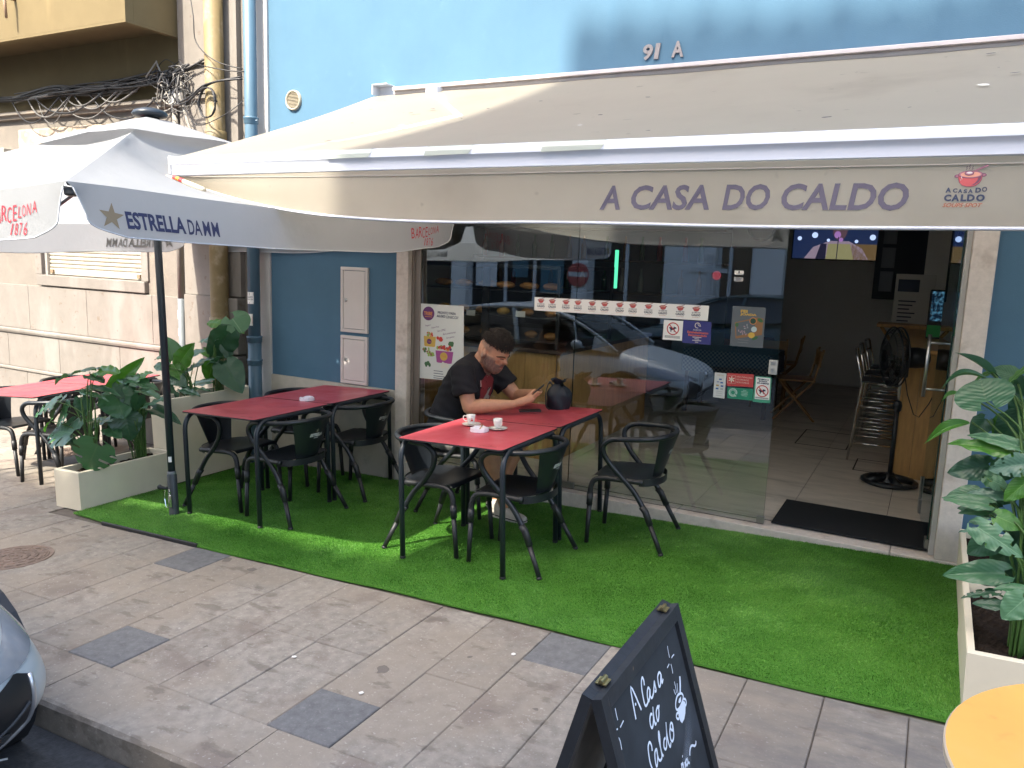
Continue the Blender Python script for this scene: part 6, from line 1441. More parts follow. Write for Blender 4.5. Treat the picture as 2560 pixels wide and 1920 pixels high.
tr = N.new('ShaderNodeBsdfTransparent'); ms = N.new('ShaderNodeMixShader'); L.new(w5.outputs[0], ms.inputs[0]); L.new(tr.outputs[0], ms.inputs[1]); N['Principled BSDF'].inputs['Base Color'].default_value = (.5,.55,.62,1); N['Principled BSDF'].inputs['Roughness'].default_value = .9
L.new(N['Principled BSDF'].outputs[0], ms.inputs[2]); L.new(ms.outputs[0], N['Material Output'].inputs[0])
m.grid(lambda u, v: bpl(1.86-.30*v+.02*(u-.5), .62-.16*v*1.25+.07*(u-.5)*1.3, -.0093), 4, 10, uv=True); part(m, 'chalk_smear', M_smear, bs)

# ================================================================== ROUND YELLOW TABLE
t = thing('round_table', 'round table with a worn yellow top in the lower right corner', 'table', GM(.575,1.85))
M_yel = mat('yellow_top', (.74,.36,.08), .45, .5, var=.07, vscale=3.5); stain(M_yel, (.40,.20,.06), 7, .62, .74, .4, seed=3); stain(M_yel, (.70,.45,.20), 2.2, .5, .75, .5, seed=6)
m = MB(); R = .435; m.lathe([(0,.750),(R-.004,.750),(R,.746),(R,.728),(R-.004,.724),(0,.724)], 72, mi=0); m.mi = [0]*72+[1]*(72*4); m.build('tabletop', [M_yel, mat('yellow_table_edge', (.52,.42,.30), .5)], t, angle=40)
m = MB(); m.lathe([(.30,0),(.335,.02),(.345,.05),(.335,.08),(.335,.30),(.348,.32),(.335,.34),(.335,.62),(.345,.65),(.335,.69),(.30,.722),(0,.722)], 48); m.build('drum_base', mat('drum_grey', (.20,.21,.22), .4, .5, metal=.5, var=.1, vscale=6), t, smooth=True)

# ================================================================== CARS
def superell(hw, z0, z1, tz, n=28, p=3.0):
    pass
def make_car(name, label, paint, M, group):
    t = thing(name, label, 'car', M, group)
    # local: +x forward, length 4.0; sections: x, half width, sill z, belt z
    ST_ = [(2.03,.30,.30,.52),(2.00,.56,.24,.60),(1.93,.70,.20,.66),(1.80,.785,.18,.72),(1.60,.825,.17,.785),(1.35,.84,.17,.84),(1.10,.845,.17,.885),(.90,.85,.17,.92),(.60,.855,.17,.94),(0,.86,.17,.96),(-.6,.86,.17,.985),(-1.2,.855,.17,1.005),(-1.6,.83,.19,1.01),(-1.85,.76,.24,1.0),(-1.95,.66,.32,.95),(-1.98,.5,.40,.85)]
    n = 24
    def sect(hw, z0, z1, x):
        P = []
        for i in range(n+1):
            a = PI*i/n; c, s_ = math.cos(a), math.sin(a)
            y = hw*math.copysign(abs(c)**.30, c); zz = z0+(z1-z0)*(abs(s_)**.62)
            crown = .035*(1-(y/hw)**2) if s_ > .6 else 0
            bulge = 1-.05*abs((zz-(z0+.40*(z1-z0)))/(z1-z0))
            P.append((x, y*bulge, zz+crown))
        return P
    rows = [sect(hw, z0, z1, x) for x, hw, z0, z1 in ST_]
    m = MB(); vs = [p for r in rows for p in r]; k = n+1
    fs = [(i*k+j, i*k+j+1, (i+1)*k+j+1, (i+1)*k+j) for i in range(len(rows)-1) for j in range(n)]
    fs += [tuple(range(n,-1,-1)), tuple(range((len(rows)-1)*k, len(rows)*k))]
    # wheel arches are cut from the side faces
    WX = (1.18, -1.32); WR = .335
    keep = []
    for f in fs:
        c = sum((Vector(vs[i]) for i in f), Vector())/len(f)
        if any((c.x-wx)**2+(c.z-.31)**2 < .36**2 for wx in WX) and abs(c.y) > .55: continue
        keep.append(f)
    nv_ = []
    for x, y, z in vs:                                 # the nose tucks in below the bumper and leans back above it
        f = min(1, max(0, (x-1.0)/.9)); x -= f*(.30*max(0, (.52-z)/.35)**1.8+.16*max(0, z-.56)); y *= 1-f*.10*max(0, (.45-z)/.3); nv_.append((x, y, z))
    vs = nv_; m.add(vs, keep); bd = m.build('body', paint, t, smooth=True)
    md = bd.modifiers.new('smooth', 'SUBSURF'); md.levels = 2; md.render_levels = 2
    dg = bpy.context.evaluated_depsgraph_get(); eme = bpy.data.meshes.new_from_object(bd.evaluated_get(dg))
    from mathutils.bvhtree import BVHTree
    bvh = BVHTree.FromPolygons([v.co.copy() for v in eme.vertices], [tuple(p.vertices) for p in eme.polygons]); bpy.data.meshes.remove(eme)
    def surf(o, d, off):
        h = bvh.ray_cast(Vector(o), Vector(d).normalized())
        if h[0] is None: h = bvh.find_nearest(Vector(o)+Vector(d).normalized()*2.2)
        n = h[1] if h[1].dot(Vector(d)) < 0 else -h[1]; return tuple(h[0]+n*off)
    def front(y, z, off=0.0): return surf((4, y, z), (-1, 0, 0), off)
    def corner(a, s_, z, off): return surf((1.1+2.6*math.cos(a), s_*(.05+2.6*math.sin(a)), z), (-math.cos(a), -s_*math.sin(a), 0), off)
    m = MB(); m.box((-1.7,-.70,.22),(1.45,.70,.5)); m.build('underbody', M_black, t)
    # greenhouse: x, half width at belt, half width at roof edge, roof z
    GH = [(1.08,.70,.66,.905),(.75,.735,.64,1.13),(.42,.75,.615,1.31),(.12,.76,.60,1.405),(-.3,.765,.60,1.45),(-.9,.765,.60,1.44),(-1.4,.74,.58,1.39),(-1.72,.70,.56,1.25),(-1.88,.66,.60,1.02)]
    rf = MB(); g = MB(); vs = []; 
    def belt(x): return np.interp(x, [s[0] for s in ST_[::-1]], [s[3] for s in ST_[::-1]])
    for x, b, r_, z in GH:
        zb = belt(x)-.01; zb = min(zb, z-.005)
        for s_ in (-1, 1):
            pass
        vs.append([(x,-b,zb),(x,-(b*.5+r_*.5)-.012,(zb+z)/2),(x,-r_-.01,z-.035),(x,-r_*.82,z),(x,0,z+.025),(x,r_*.82,z),(x,r_+.01,z-.035),(x,(b*.5+r_*.5)+.012,(zb+z)/2),(x,b,zb)])
    V = [p for r_ in vs for p in r_]; kk = 9
    for i in range(len(vs)-1):
        for j in range(8):
            f = (i*kk+j, i*kk+j+1, (i+1)*kk+j+1, (i+1)*kk+j)
            side = j in (0,1,6,7); roof = j in (3,4); 
            glass = (side and 1 <= i <= 6) or (roof or j in (2,5)) and (i < 3)
            if i == 7 and roof: glass = True
            if j in (2,5): glass = i < 2
            (g if glass else rf).f.append(f); (g if glass else rf).mi.append(0)
    rf.v = V; g.v = V
    o = rf.build('roof', paint, t, angle=40); 
    M_cg = M_carglass
    g.build('window_glass', M_cg, t, smooth=False)
    for s_ in (-1,1):
        for P, r_ in (([(1.07,.712*s_,.905),(.75,.700*s_,1.13),(.42,.69*s_,1.305),(.12,.665*s_,1.40),(-.3,.66*s_,1.435),(-.9,.66*s_,1.425),(-1.4,.64*s_,1.375),(-1.74,.62*s_,1.24)], .022), ([(-.28,.785*s_,.955),(-.34,.715*s_,1.2),(-.40,.65*s_,1.42)], .035), ([(.55,.762*s_,.93),(.50,.722*s_,1.26)], .016), ([(-1.15,.78*s_,.99),(-1.35,.715*s_,1.2),(-1.5,.63*s_,1.36)], .05)):
            m = MB(); m.tube(smooth_path(P, 3), r_, 8); m.build('pillar', paint, t, smooth=True)
        m = MB(); m.ell((.62,.93*s_,1.00),(.07,.085,.06), 14, 8); m.tube([(.66,.80*s_,.95),(.64,.90*s_,.98)], .02, 6); m.build('mirror', paint, t, smooth=True)
        m = MB(); m.grid(lambda u, v: corner(.36+.92*u, s_, .565+.075*u+(.13-.11*(1-u)**2.2-.05*u**4)*v, .006), 18, 6); m.build('headlight', M_headl, t, smooth=True)
        m = MB(); m.grid(lambda u, v: (-1.90+.22*u, s_*(.70+.13*u), .70+.28*v), 4, 4); m.build('tail_light', M_red, t, smooth=True)
        m = MB(); m.tube([(.10,.872*s_,.79),(-.05,.882*s_,.79)], .013, 6); m.tube([(-.95,.872*s_,.82),(-1.1,.88*s_,.82)], .013, 6); m.build('door_handle', paint, t, smooth=True)
        for wx in WX:
            W = Matrix.Translation((wx, s_*.74, .31)) @ Matrix.Rotation(-s_*PI/2,4,'X')
            m = MB(); m.lathe([(.21,-.09),(.29,-.10),(.31,-.07),(.315,0),(.31,.07),(.29,.10),(.21,.09)], 32, M=W); wh = m.build('tyre', mat_tyre, t, smooth=True)
            m = MB(); m.lathe([(.21,.09),(.205,.04),(.18,.03),(.06,.07),(0,.075)], 28, M=W)
            for q in range(5):
                a = q*2*PI/5; m.tube([(.04*math.cos(a),.04*math.sin(a),.09),(.20*math.cos(a),.20*math.sin(a),.085)], .022, 6, M=W)
            m.build('rim', M_rimm, wh, smooth=True)
            m = MB(); m.lathe([(.37,-.25),(.37,.115)], 24, M=W); m.build('arch_liner', M_black, t)
    # front bumper opening, fog lamps, number plate
    for s_ in (-1,1):
        m = MB()
        def pt(u, v):
            y = .34+.27*u; top = .50+.10*u-.05*max(0,u-.8)/.2; bot = .245+.25*max(0,u-.30)**1.7
            return front(s_*y, bot+(top-bot)*v, .005)
        m.grid(pt, 18, 10); fo = m.build('fog_opening', M_black, t, smooth=True)
        edge = [pt(i/18, 0) for i in range(19)]+[pt(1, j/6) for j in range(1,7)]
        m = MB(); m.tube(edge, .009, 8); m.build('chrome_trim', M_rimm, fo, smooth=True)
        m = MB(); m.tube([front(s_*(.34+.25*i/8), .33+.14*(i/8)**1.3, .008) for i in range(9)], .006, 6); m.build('opening_bar', mat_dkgrey, fo, smooth=True)
        m = MB(); m.grid(lambda u, v: front(s_*(.505+.048*v*math.cos(2*PI*u)), .345+.048*v*math.sin(2*PI*u), .014-.006*v), 20, 4); m.build('fog_lamp', mat_fog, fo, smooth=True)
    m = MB(); m.grid(lambda u, v: front(-.38+.76*u, .22+.26*v, .006), 10, 4); gr = m.build('grille', M_black, t)
    m = MB(); m.grid(lambda u, v: front(-.26+.52*u, .44+.11*v, .014), 6, 2); m.build('number_plate', M_paper, t)
    m = MB()
    for z in (.26,.31,.36,.41): m.tube([front(-.37+.74*i/8, z, .012) for i in range(9)], .006, 5)
    m.build('grille_bar', M_rimm, gr)
    m = MB(); m.ell(front(0,.60),(.02,.05,.045), 12, 8); m.build('badge', M_chrome, t, smooth=True)
    for s_ in (0,1): m = MB(); m.tube(smooth_path([(.98,.35-.5*s_,.955),(.86,.0-.4*s_,1.02),(.84,-.2-.3*s_,1.035)], 3), .010, 5); m.build('wiper', M_black, t)
    return t
mat_tyre = mat('tyre_rubber', (.02,.02,.021), .8); M_rimm = mat('rim_silver', (.55,.56,.58), .3, .5, metal=.8); mat_dkgrey = mat('trim_dark_grey', (.035,.037,.04), .6); mat_fog = mat('fog_glass', (.03,.035,.04), .15); M_carglass = mat('car_glass', (.012,.016,.018), .06, .6)
M_headl = mat('headlight_glass', (.30,.32,.34), .10, .6, metal=.3, var=.15, vscale=5)
M_silver = mat('silver_paint', (.46,.50,.50), .38, .5, metal=.12, coat=.35); M_green = mat('dark_green_paint', (.012,.05,.055), .3, .5, coat=.5)
def RM(x, y, rz=0): return GM(x, y, rz, -.13)
make_car('parked_car', 'silver car parked at the kerb, only its bumper corner in the picture', M_silver, RM(-4.455,.80), 'cars in the street')
g2 = make_car('parked_car', 'dark green car across the street, seen only as a reflection', M_green, RM(-3.4,-4.6,PI), 'cars in the street')
M_yl = mat('print_logo_yellow', (.50,.30,.02), .5)
m = MB(); ff = lambda x, z: (x, .872, z); put_text(m, '345', ff, -.25, .25, .62, .78, bold=.02, flip=True)
for i, v in enumerate(m.v): pass
m.build('print', M_wht, g2)
m = MB(); ff2 = lambda x, z: (x, .874, z); ring(m, ff2, .75, .62, .10, .16, 0); m.build('print', M_yl, g2)
# ================================================================== PERSON
def remeshed(mb, voxel, smooth_it=4, fac=.5):
    me = mb.mesh('tmp', []); o = bpy.data.objects.new('tmp', me); COL.objects.link(o)
    r = o.modifiers.new('r', 'REMESH'); r.mode = 'VOXEL'; r.voxel_size = voxel; r.use_smooth_shade = True
    s = o.modifiers.new('s', 'SMOOTH'); s.iterations = smooth_it; s.factor = fac
    dg = bpy.context.evaluated_depsgraph_get(); me2 = bpy.data.meshes.new_from_object(o.evaluated_get(dg)); bpy.data.objects.remove(o); bpy.data.meshes.remove(me)
    me2.polygons.foreach_set('use_smooth', [True]*len(me2.polygons)); return me2
def capsule(m, P, R, n=14):
    """closed tapered limb with round ends"""
    P = [Vector(p) for p in P]; d0 = (P[0]-P[1]).normalized(); d1 = (P[-1]-P[-2]).normalized()
    PP = [P[0]+d0*R[0]*.98, P[0]+d0*R[0]*.85, P[0]+d0*R[0]*.5]+P+[P[-1]+d1*R[-1]*.5, P[-1]+d1*R[-1]*.85, P[-1]+d1*R[-1]*.98]
    RR = [R[0]*.15, R[0]*.52, R[0]*.86]+list(R)+[R[-1]*.86, R[-1]*.52, R[-1]*.15]
    m.tube(PP, RR, n)
def loft(m, S, n=26, p=2.3):
    S = [(c, hw*1.07, hd*1.10, t) for c, hw, hd, t in S]; vs = []; k = n
    for (c, hw, hd, tilt) in S:
        for i in range(n):
            a = 2*PI*i/n; ca, sa = math.cos(a), math.sin(a); y = hw*math.copysign(abs(ca)**(2/p), ca); x = hd*math.copysign(abs(sa)**(2/p), sa)
            vs.append((c[0]+x*math.cos(tilt), c[1]+y, c[2]-x*math.sin(tilt)))
    fs = [(i*k+j, i*k+(j+1) % k, (i+1)*k+(j+1) % k, (i+1)*k+j) for i in range(len(S)-1) for j in range(k)]+[tuple(range(k-1,-1,-1)), tuple(range((len(S)-1)*k, len(S)*k))]
    m.add(vs, fs)
PY = 4.87
HEAD = Matrix.Translation((-2.735,4.845,1.088)) @ Matrix.Rotation(math.radians(-6),4,'Z') @ Matrix.Rotation(math.radians(27),4,'Y') @ Matrix.Scale(1.14,4)
def gauss(d, c, s): return math.exp(-((d-Vector(c).normalized()).length/s)**2)
def head_pt(d):                                        # d: unit direction in head space (+x face, +z up)
    x, y, z = d
    r = 1/math.sqrt((x/.100)**2+(y/.077)**2+(z/.118)**2)
    if x < 0: r = 1/math.sqrt((x/.103)**2+(y/.080)**2+(z/.112)**2)
    g = lambda c, s: gauss(d, c, s)
    r += .026*g((.96,0,-.16),.13)+.016*g((.98,0,-.05),.10)                    # nose
    r += .010*(g((.86,.22,.19),.20)+g((.86,-.22,.19),.20))                    # brow
    r -= .011*(g((.90,.27,.05),.15)+g((.90,-.27,.05),.15))                    # eye sockets
    r += .005*(g((.80,.46,-.12),.22)+g((.80,-.46,-.12),.22))                  # cheeks
    r += .010*g((.82,0,-.50),.16)-.006*g((.90,0,-.36),.10)                    # lips and the dip above the chin
    r += .026*g((.62,0,-.80),.30)+.012*(g((.42,.42,-.70),.30)+g((.42,-.42,-.70),.30))  # chin and jaw
    r -= .012*g((-.3,0,-.95),.5)
    return Vector(d)*r
hm = MB(); nU, nV = 56, 40; hv = []
for j in range(nV+1):
    th = PI*j/nV
    for i in range(nU):
        ph = 2*PI*i/nU; d = Vector((math.sin(th)*math.cos(ph), math.sin(th)*math.sin(ph), math.cos(th))); hv.append(HEAD @ head_pt(d))
body = MB()
body.add(hv, [(j*nU+i, (j+1)*nU+i, (j+1)*nU+(i+1) % nU, j*nU+(i+1) % nU) for j in range(nV) for i in range(nU)])
for s in (-1, 1):                                      # ears
    E_ = HEAD @ Matrix.Translation((-.010, s*.082, -.005)) @ Matrix.Rotation(s*.35,4,'Z') @ Matrix.Rotation(-.2,4,'Y')
    body.tube([(.018*math.cos(a)-.004, 0, .032*math.sin(a)) for a in [2*PI*i/16 for i in range(16)]], .0065, 8, M=E_, closed=True); body.ell((0,0,-.004),(.016,.005,.026), 10, 6, M=E_)
neck0 = HEAD @ Vector((-.035,0,-.06)); capsule(body, [neck0, (-2.845,4.87,.985), (-2.88,4.87,.90)], [.070,.078,.085])
# arms
R_sh, R_el, R_wr = Vector((-2.885,4.672,.945)), Vector((-2.795,4.632,.706)), Vector((-2.525,4.762,.742))
L_sh, L_el, L_wr = Vector((-2.885,5.070,.945)), Vector((-2.675,5.120,.722)), Vector((-2.485,5.005,.792))
for sh, el, wr in ((R_sh,R_el,R_wr),(L_sh,L_el,L_wr)):
    capsule(body, [sh, sh.lerp(el,.5), el], [.064,.058,.049]); capsule(body, [el, el.lerp(wr,.28)+Vector((0,0,.003)), el.lerp(wr,.7), wr], [.048,.053,.041,.031])
# hands: palm and five bent fingers each, closed round the phone
PH = Matrix.Translation((-2.418,4.905,.828)) @ Matrix.Rotation(math.radians(14),4,'Z') @ Matrix.Rotation(math.radians(38),4,'Y')   # phone frame: x up the phone, y across, z out of the screen
PH = Matrix.Translation((-2.415,4.900,.826)) @ Matrix.Rotation(math.radians(20),4,'Z') @ Matrix.Rotation(math.radians(-42),4,'Y')
def hand(wr, side):                                    # side -1: the right hand (near us), +1: the left hand
    pk = PH @ Vector((-.052, side*.042, -.018)); back = wr.lerp(pk,.45); d = (pk-wr).normalized()
    capsule(body, [wr, back, pk], [.026,.031,.027]); capsule(body, [wr.lerp(pk,.5)+Vector((0,0,.006)), pk+Vector((0,0,.006))], [.026,.024])
    for k in range(4):                                 # four fingers wrap behind the phone
        xx = -.046+.022*k; ln = (.9,1.0,.97,.80)[k if side < 0 else k]
        kn = PH @ Vector((xx, side*(.046), -.010)); p1 = PH @ Vector((xx+.006, side*.036*1.0, -.024-.004*ln)); p2 = PH @ Vector((xx+.010, side*(.036-.030*ln), -.022)); p3 = PH @ Vector((xx+.012, side*(.036-.048*ln), -.017))
        capsule(body, [pk.lerp(kn,.35), kn, p1, p2, p3], [.0115,.0105,.0095,.0088,.0078], 9)
    t0 = wr.lerp(pk,.62)+Vector((0,0,.014)); t1 = PH @ Vector((-.050, side*.040, .012)); t2 = PH @ Vector((-.020, side*.026, .016)); t3 = PH @ Vector((.002, side*.012, .012))
    capsule(body, [t0, t1, t2, t3], [.0145,.0125,.0110,.0095], 9)
hand(R_wr, -1); hand(L_wr, 1)
# legs
hipz = .435
LEGS = ((Vector((-3.06,4.765,hipz)),Vector((-2.665,4.715,.415)),Vector((-2.565,4.772,.005))),(Vector((-3.06,4.975,hipz)),Vector((-2.60,5.025,.41)),Vector((-2.72,4.935,.0))))
for hp, kn, an in LEGS:
    capsule(body, [hp, hp.lerp(kn,.5), kn], [.088,.078,.058]); capsule(body, [kn, kn.lerp(an,.32)+Vector((-.012,0,0)), kn.lerp(an,.75), an], [.062,.064,.046,.040])
me = remeshed(body, .0052, 3, .45)
iH = HEAD.inverted(); nvt = len(me.vertices); beard = np.zeros(nvt, np.float32); stub = np.zeros(nvt, np.float32); lip = np.zeros(nvt, np.float32)
for i, v in enumerate(me.vertices):
    q = iH @ v.co
    if q.length > .19: continue
    d = q.normalized(); x, y, z = d
    jaw = min(1, max(0, (-.16-z+(.10*max(0,x) if True else 0))/.16))*min(1, max(0, (x+.10)/.25))
    side = min(1, max(0, (-.02-z)/.12))*min(1, max(0, (.62-abs(x-.25))/.3)) if abs(y) > .5 else 0
    must = gauss(d, (.92,.10,-.34), .14)+gauss(d, (.92,-.10,-.34), .14)
    b = max(jaw, side*.8)
    if x > .78 and -.40 < z < -.12: b *= .0
    b = max(b, min(1, must*1.3)*(1 if z < -.24 else 0))
    if gauss(d, (.88,.16,-.05), .25)+gauss(d, (.88,-.16,-.05), .25) > .55: b = 0
    l_ = gauss(d, (.87,0,-.475), .075)+gauss(d, (.86,.07,-.48), .05)+gauss(d, (.86,-.07,-.48), .05)
    beard[i] = min(1, b)*(1-min(1, l_)); lip[i] = min(1, l_)
    stub[i] = min(1, max(0, (z-.12+.15*x)/.12))*min(1, max(0, (.45-x)/.2))*.7
for nm, arr in (('beard',beard),('stubble',stub),('lip',lip)): me.attributes.new(nm, 'FLOAT', 'POINT').data.foreach_set('value', arr)
# puff the beard out a little
nr = [v.normal.copy() for v in me.vertices]
for i, v in enumerate(me.vertices):
    if beard[i] > .05: v.co += nr[i]*(.008*beard[i]+.003*beard[i]*math.sin(v.co.x*310)*math.sin(v.co.z*270+v.co.y*200))
M_skin = mat('skin', (.50,.255,.150), .48, .4, var=.10, vscale=25, bump=.15, bscale=250, bdist=.001); N, L, b_ = nodes(M_skin)
b_.inputs['Subsurface Weight'].default_value = .08; b_.inputs['Subsurface Radius'].default_value = (.012,.005,.003)
for nm, colr, nsc in (('lip',(.30,.10,.085),None),('stubble',(.13,.095,.08),300),('beard',(.115,.10,.092),260)):
    a_ = N.new('ShaderNodeAttribute'); a_.attribute_name = nm; fac = a_.outputs['Fac']
    if nsc:
        geo = N.new('ShaderNodeNewGeometry'); nz = N.new('ShaderNodeTexNoise'); nz.inputs['Scale'].default_value = nsc; L.new(geo.outputs['Position'], nz.inputs['Vector']); mr = N.new('ShaderNodeMapRange'); mr.inputs[1].default_value = .35; mr.inputs[2].default_value = .65; mr.inputs[3].default_value = .55; mr.inputs[4].default_value = 1.0; L.new(nz.outputs[0], mr.inputs[0])
        mm = N.new('ShaderNodeMath'); mm.operation = 'MULTIPLY'; L.new(fac, mm.inputs[0]); L.new(mr.outputs[0], mm.inputs[1]); fac = mm.outputs[0]
    mx = N.new('ShaderNodeMix'); mx.data_type = 'RGBA'; L.new(fac, mx.inputs[0]); L.new(b_.inputs['Base Color'].links[0].from_socket, mx.inputs[6]); mx.inputs[7].default_value = colr+(1,); L.new(mx.outputs[2], b_.inputs['Base Color'])
me.materials.append(M_skin); me.name = 'person_body'
man = thing('person', 'man in a black printed T-shirt sitting at the red table, looking at his phone', 'person', Matrix.Translation((-3.06,4.87,.34)))
def mpart(name, me_, mt=None):
    if mt: me_.materials.append(mt)
    o = link(name, me_, man); o.matrix_local = Matrix.Translation((3.06,-4.87,-.34)); return o
bdy = mpart('body', me)
# T-shirt
M_tee = mat('black_cotton', (.014,.0135,.0165), .85, .25, var=.2, vscale=6, bump=.35, bscale=45, bdist=.004)
ts = MB()
loft(ts, [((-3.085,PY,.395),.190,.145,.0),((-3.075,PY,.45),.196,.158,.05),((-3.06,PY,.53),.198,.168,.10),((-3.03,PY,.63),.194,.168,.22),((-2.99,PY,.73),.196,.158,.32),((-2.945,PY,.83),.208,.148,.38),((-2.912,PY,.91),.214,.128,.42),((-2.888,PY,.965),.198,.102,.45),((-2.872,PY,1.000),.150,.082,.45),((-2.862,PY,1.022),.098,.072,.45),((-2.855,PY,1.035),.080,.070,.45)])
for sh, el, s in ((R_sh,R_el,-1),(L_sh,L_el,1)):
    c0 = sh+Vector((-.005,-s*.045,.012)); c1 = sh.lerp(el,.30)+Vector((0,s*.004,0)); c2 = sh.lerp(el,.66)+Vector((-.006,s*.003,0)); P = [c0, sh+Vector((0,0,.004)), c1, c2]
    ts.tube(P, [.078,.087,.090,.094], 18)
tme = remeshed(ts, .0095, 5, .5)
for v in tme.vertices:                                  # folds
    p = v.co; f = .0045*math.sin(p.z*70+p.x*42+p.y*9)*math.sin(p.y*23+p.z*11)*max(0, 1-abs(p.z-.62)/.35)+.003*math.sin(p.z*95+p.y*60)*max(0,1-abs(p.z-.84)/.15)
    v.co = p+v.normal*f
tee = mpart('t_shirt', tme, M_tee)
cm = MB(); cm.tube([(-2.866+.064*math.cos(a)+.004, PY+.084*math.sin(a), 1.028-.030*math.cos(a)) for a in [2*PI*i/28 for i in range(28)]], .0075, 8, closed=True); cme = cm.mesh('collar', M_tee, True); o = link('collar', cme, tee)
from mathutils.bvhtree import BVHTree
bv = BVHTree.FromPolygons([v.co.copy() for v in tme.vertices], [tuple(p.vertices) for p in tme.polygons])
def chest(y, z, off):
    h = bv.ray_cast(Vector((-2.3,y-.12,z+.05)), Vector((-1,.28,-.12)).normalized())
    return tuple(h[0]+Vector((.0,-.0,0))+h[1]*off) if h[0] else (-2.75,y,z)
pm = MB(); Pz = [(4.765,.70),(4.765,.80),(4.775,.87),(4.80,.905),(4.835,.915),(4.87,.905),(4.905,.88),(4.925,.82),(4.93,.70)]
pm.grid(lambda u, v: chest(4.765+.165*u, .69+(.195+.04*math.sin(PI*u))*v, .0022), 10, 12, 0)
pm.grid(lambda u, v: chest(4.80+.09*u+.02*v, .69+.09*v*(1-.5*abs(u-.45)), .0032), 8, 6, 1)
pm.grid(lambda u, v: chest(4.83+.035*u+.03*v, .765+.06*v, .0034), 4, 5, 1); pm.grid(lambda u, v: chest(4.842+.04*u, .80+.012*v+.02*u, .0042), 4, 2, 2); pm.grid(lambda u, v: chest(4.815+.05*u, .705+.016*v+.03*u, .0042), 4, 2, 2)
pm.grid(lambda u, v: chest(4.752+.010*u, .845+.045*v, .0034), 2, 4, 3)
link('chest_print', pm.mesh('chest_print', [mat('tee_print_red', (.20,.022,.026), .7), mat('tee_print_grey', (.30,.29,.25), .8), M_black, mat('tee_print_pink', (.45,.30,.27), .8)], True), tee)
# shorts, socks, shoes
sm_ = MB()
for hp, kn, an in LEGS: capsule(sm_, [hp, hp.lerp(kn,.5), hp.lerp(kn,.86)], [.108,.098,.084], 16)
loft(sm_, [((-3.09,PY,.36),.17,.12,0),((-3.09,PY,.40),.185,.14,0),((-3.085,PY,.46),.18,.14,0)])
mpart('shorts', remeshed(sm_, .010, 4, .5), mat('grey_camo_cotton', (.20,.19,.18), .9, .2, var=.5, vscale=11, bump=.3, bscale=40, detail=2))
M_shoe = mat('shoe_canvas', (.50,.46,.40), .7); M_sole = mat('shoe_sole', (.62,.58,.52), .6)
for (hp, kn, an), yaw_ in zip(LEGS, (-.12,-.5)):
    S_ = Matrix.Translation((an.x-.01, an.y, gz(an.x)+.012)) @ Matrix.Rotation(yaw_,4,'Z')
    m = MB(); prof = [(-.075,.030,.085),(-.05,.037,.10),(.0,.039,.095),(.05,.041,.080),(.10,.046,.062),(.15,.046,.052),(.185,.034,.042),(.20,.015,.032)]
    vs = []
    for x, hw, h in prof:
        for i in range(13):
            a = PI*i/12; vs.append((x, hw*math.cos(a), .022+(h-.02)*math.sin(a)**.7))
    m.add(vs, [(i*13+j, i*13+j+1, (i+1)*13+j+1, (i+1)*13+j) for i in range(len(prof)-1) for j in range(12)]+[tuple(range(12,-1,-1)), tuple(range((len(prof)-1)*13, len(prof)*13))])
    sh_ = link('shoe', m.mesh('shoe', M_shoe, True), man); sh_.matrix_local = Matrix.Translation((3.06,-4.87,-.34)) @ S_
    m = MB(); out = [(x, hw+.004) for x, hw, h in prof]; poly = [(x-.004 if i == 0 else x+.004*(i == len(out)-1), -y) for i, (x, y) in enumerate(out)]+[(x, y) for x, y in out[::-1]]
    m.prism(poly, .0, .024); m.build('sole', M_sole, sh_)
    m = MB(); m.prism([(x*1.003, y*1.05) for x, y in poly], .015, .0225); m.build('sole_stripe', M_black, sh_)
    m = MB()
    for q in range(4): m.tube([(.035+.022*q,-.02,.094-.008*q),(.045+.022*q,0,.099-.009*q),(.035+.022*q,.02,.094-.008*q)], .0035, 5)
    m.build('lace', M_black, sh_)
# hair: curls on the crown, thick brows
M_hair = mat('dark_hair', (.030,.022,.018), .62, .3, var=.4, vscale=60)
hr = MB(); rh = random.Random(5)
for k in range(2600):
    th = rh.uniform(0, 1.45); ph = rh.uniform(-PI, PI); d = Vector((math.sin(th)*math.cos(ph), math.sin(th)*math.sin(ph), math.cos(th)))
    lim = .42 if d.x > .35 else .40
    if abs(d.y) > .5: lim = .54
    if d.z < lim+.08*rh.random() or (d.x > .66 and d.z < .55): continue
    p = head_pt(d); tdir = Vector((.75*(1 if rh.random() < .8 else -.6), rh.uniform(-.8,.8), .1)); tdir = (tdir-d*tdir.dot(d)).normalized(); t2 = d.cross(tdir)
    ln = rh.uniform(.022,.042)*(.55+.7*max(0,d.z)); lift = rh.uniform(.003,.014)+.050*max(0,d.z-.4)*rh.uniform(.5,1.1); w_ = rh.uniform(.003,.007); f_ = rh.uniform(4,7); pts = []
    for q in range(6):
        s_ = q/5; pts.append(HEAD @ (p+d*(lift*math.sin(min(1.9, .4+s_*1.8)))+tdir*(ln*(s_-.25))+t2*w_*math.sin(s_*f_+k)+d*w_*.7*math.cos(s_*f_+k*.7)))
    hr.tube(pts, [.0016,.0023,.0024,.0022,.0018,.0008], 4, caps=False)
capv = []; nn = 28
def hcap(u, v):
    ph = 2*PI*u; th = v*(.88-.14*math.cos(ph)+.02*abs(math.sin(ph))); d = Vector((math.sin(th)*math.cos(ph), math.sin(th)*math.sin(ph), math.cos(th))); return HEAD @ (head_pt(d)+d*(.002+.034*max(0,math.cos(th*1.45))+.003*math.sin(ph*9+th*14)))
hr.grid(hcap, 40, 16); hrm = hr.mesh('hair', M_hair, True); mpart('hair', hrm)
bw = MB()
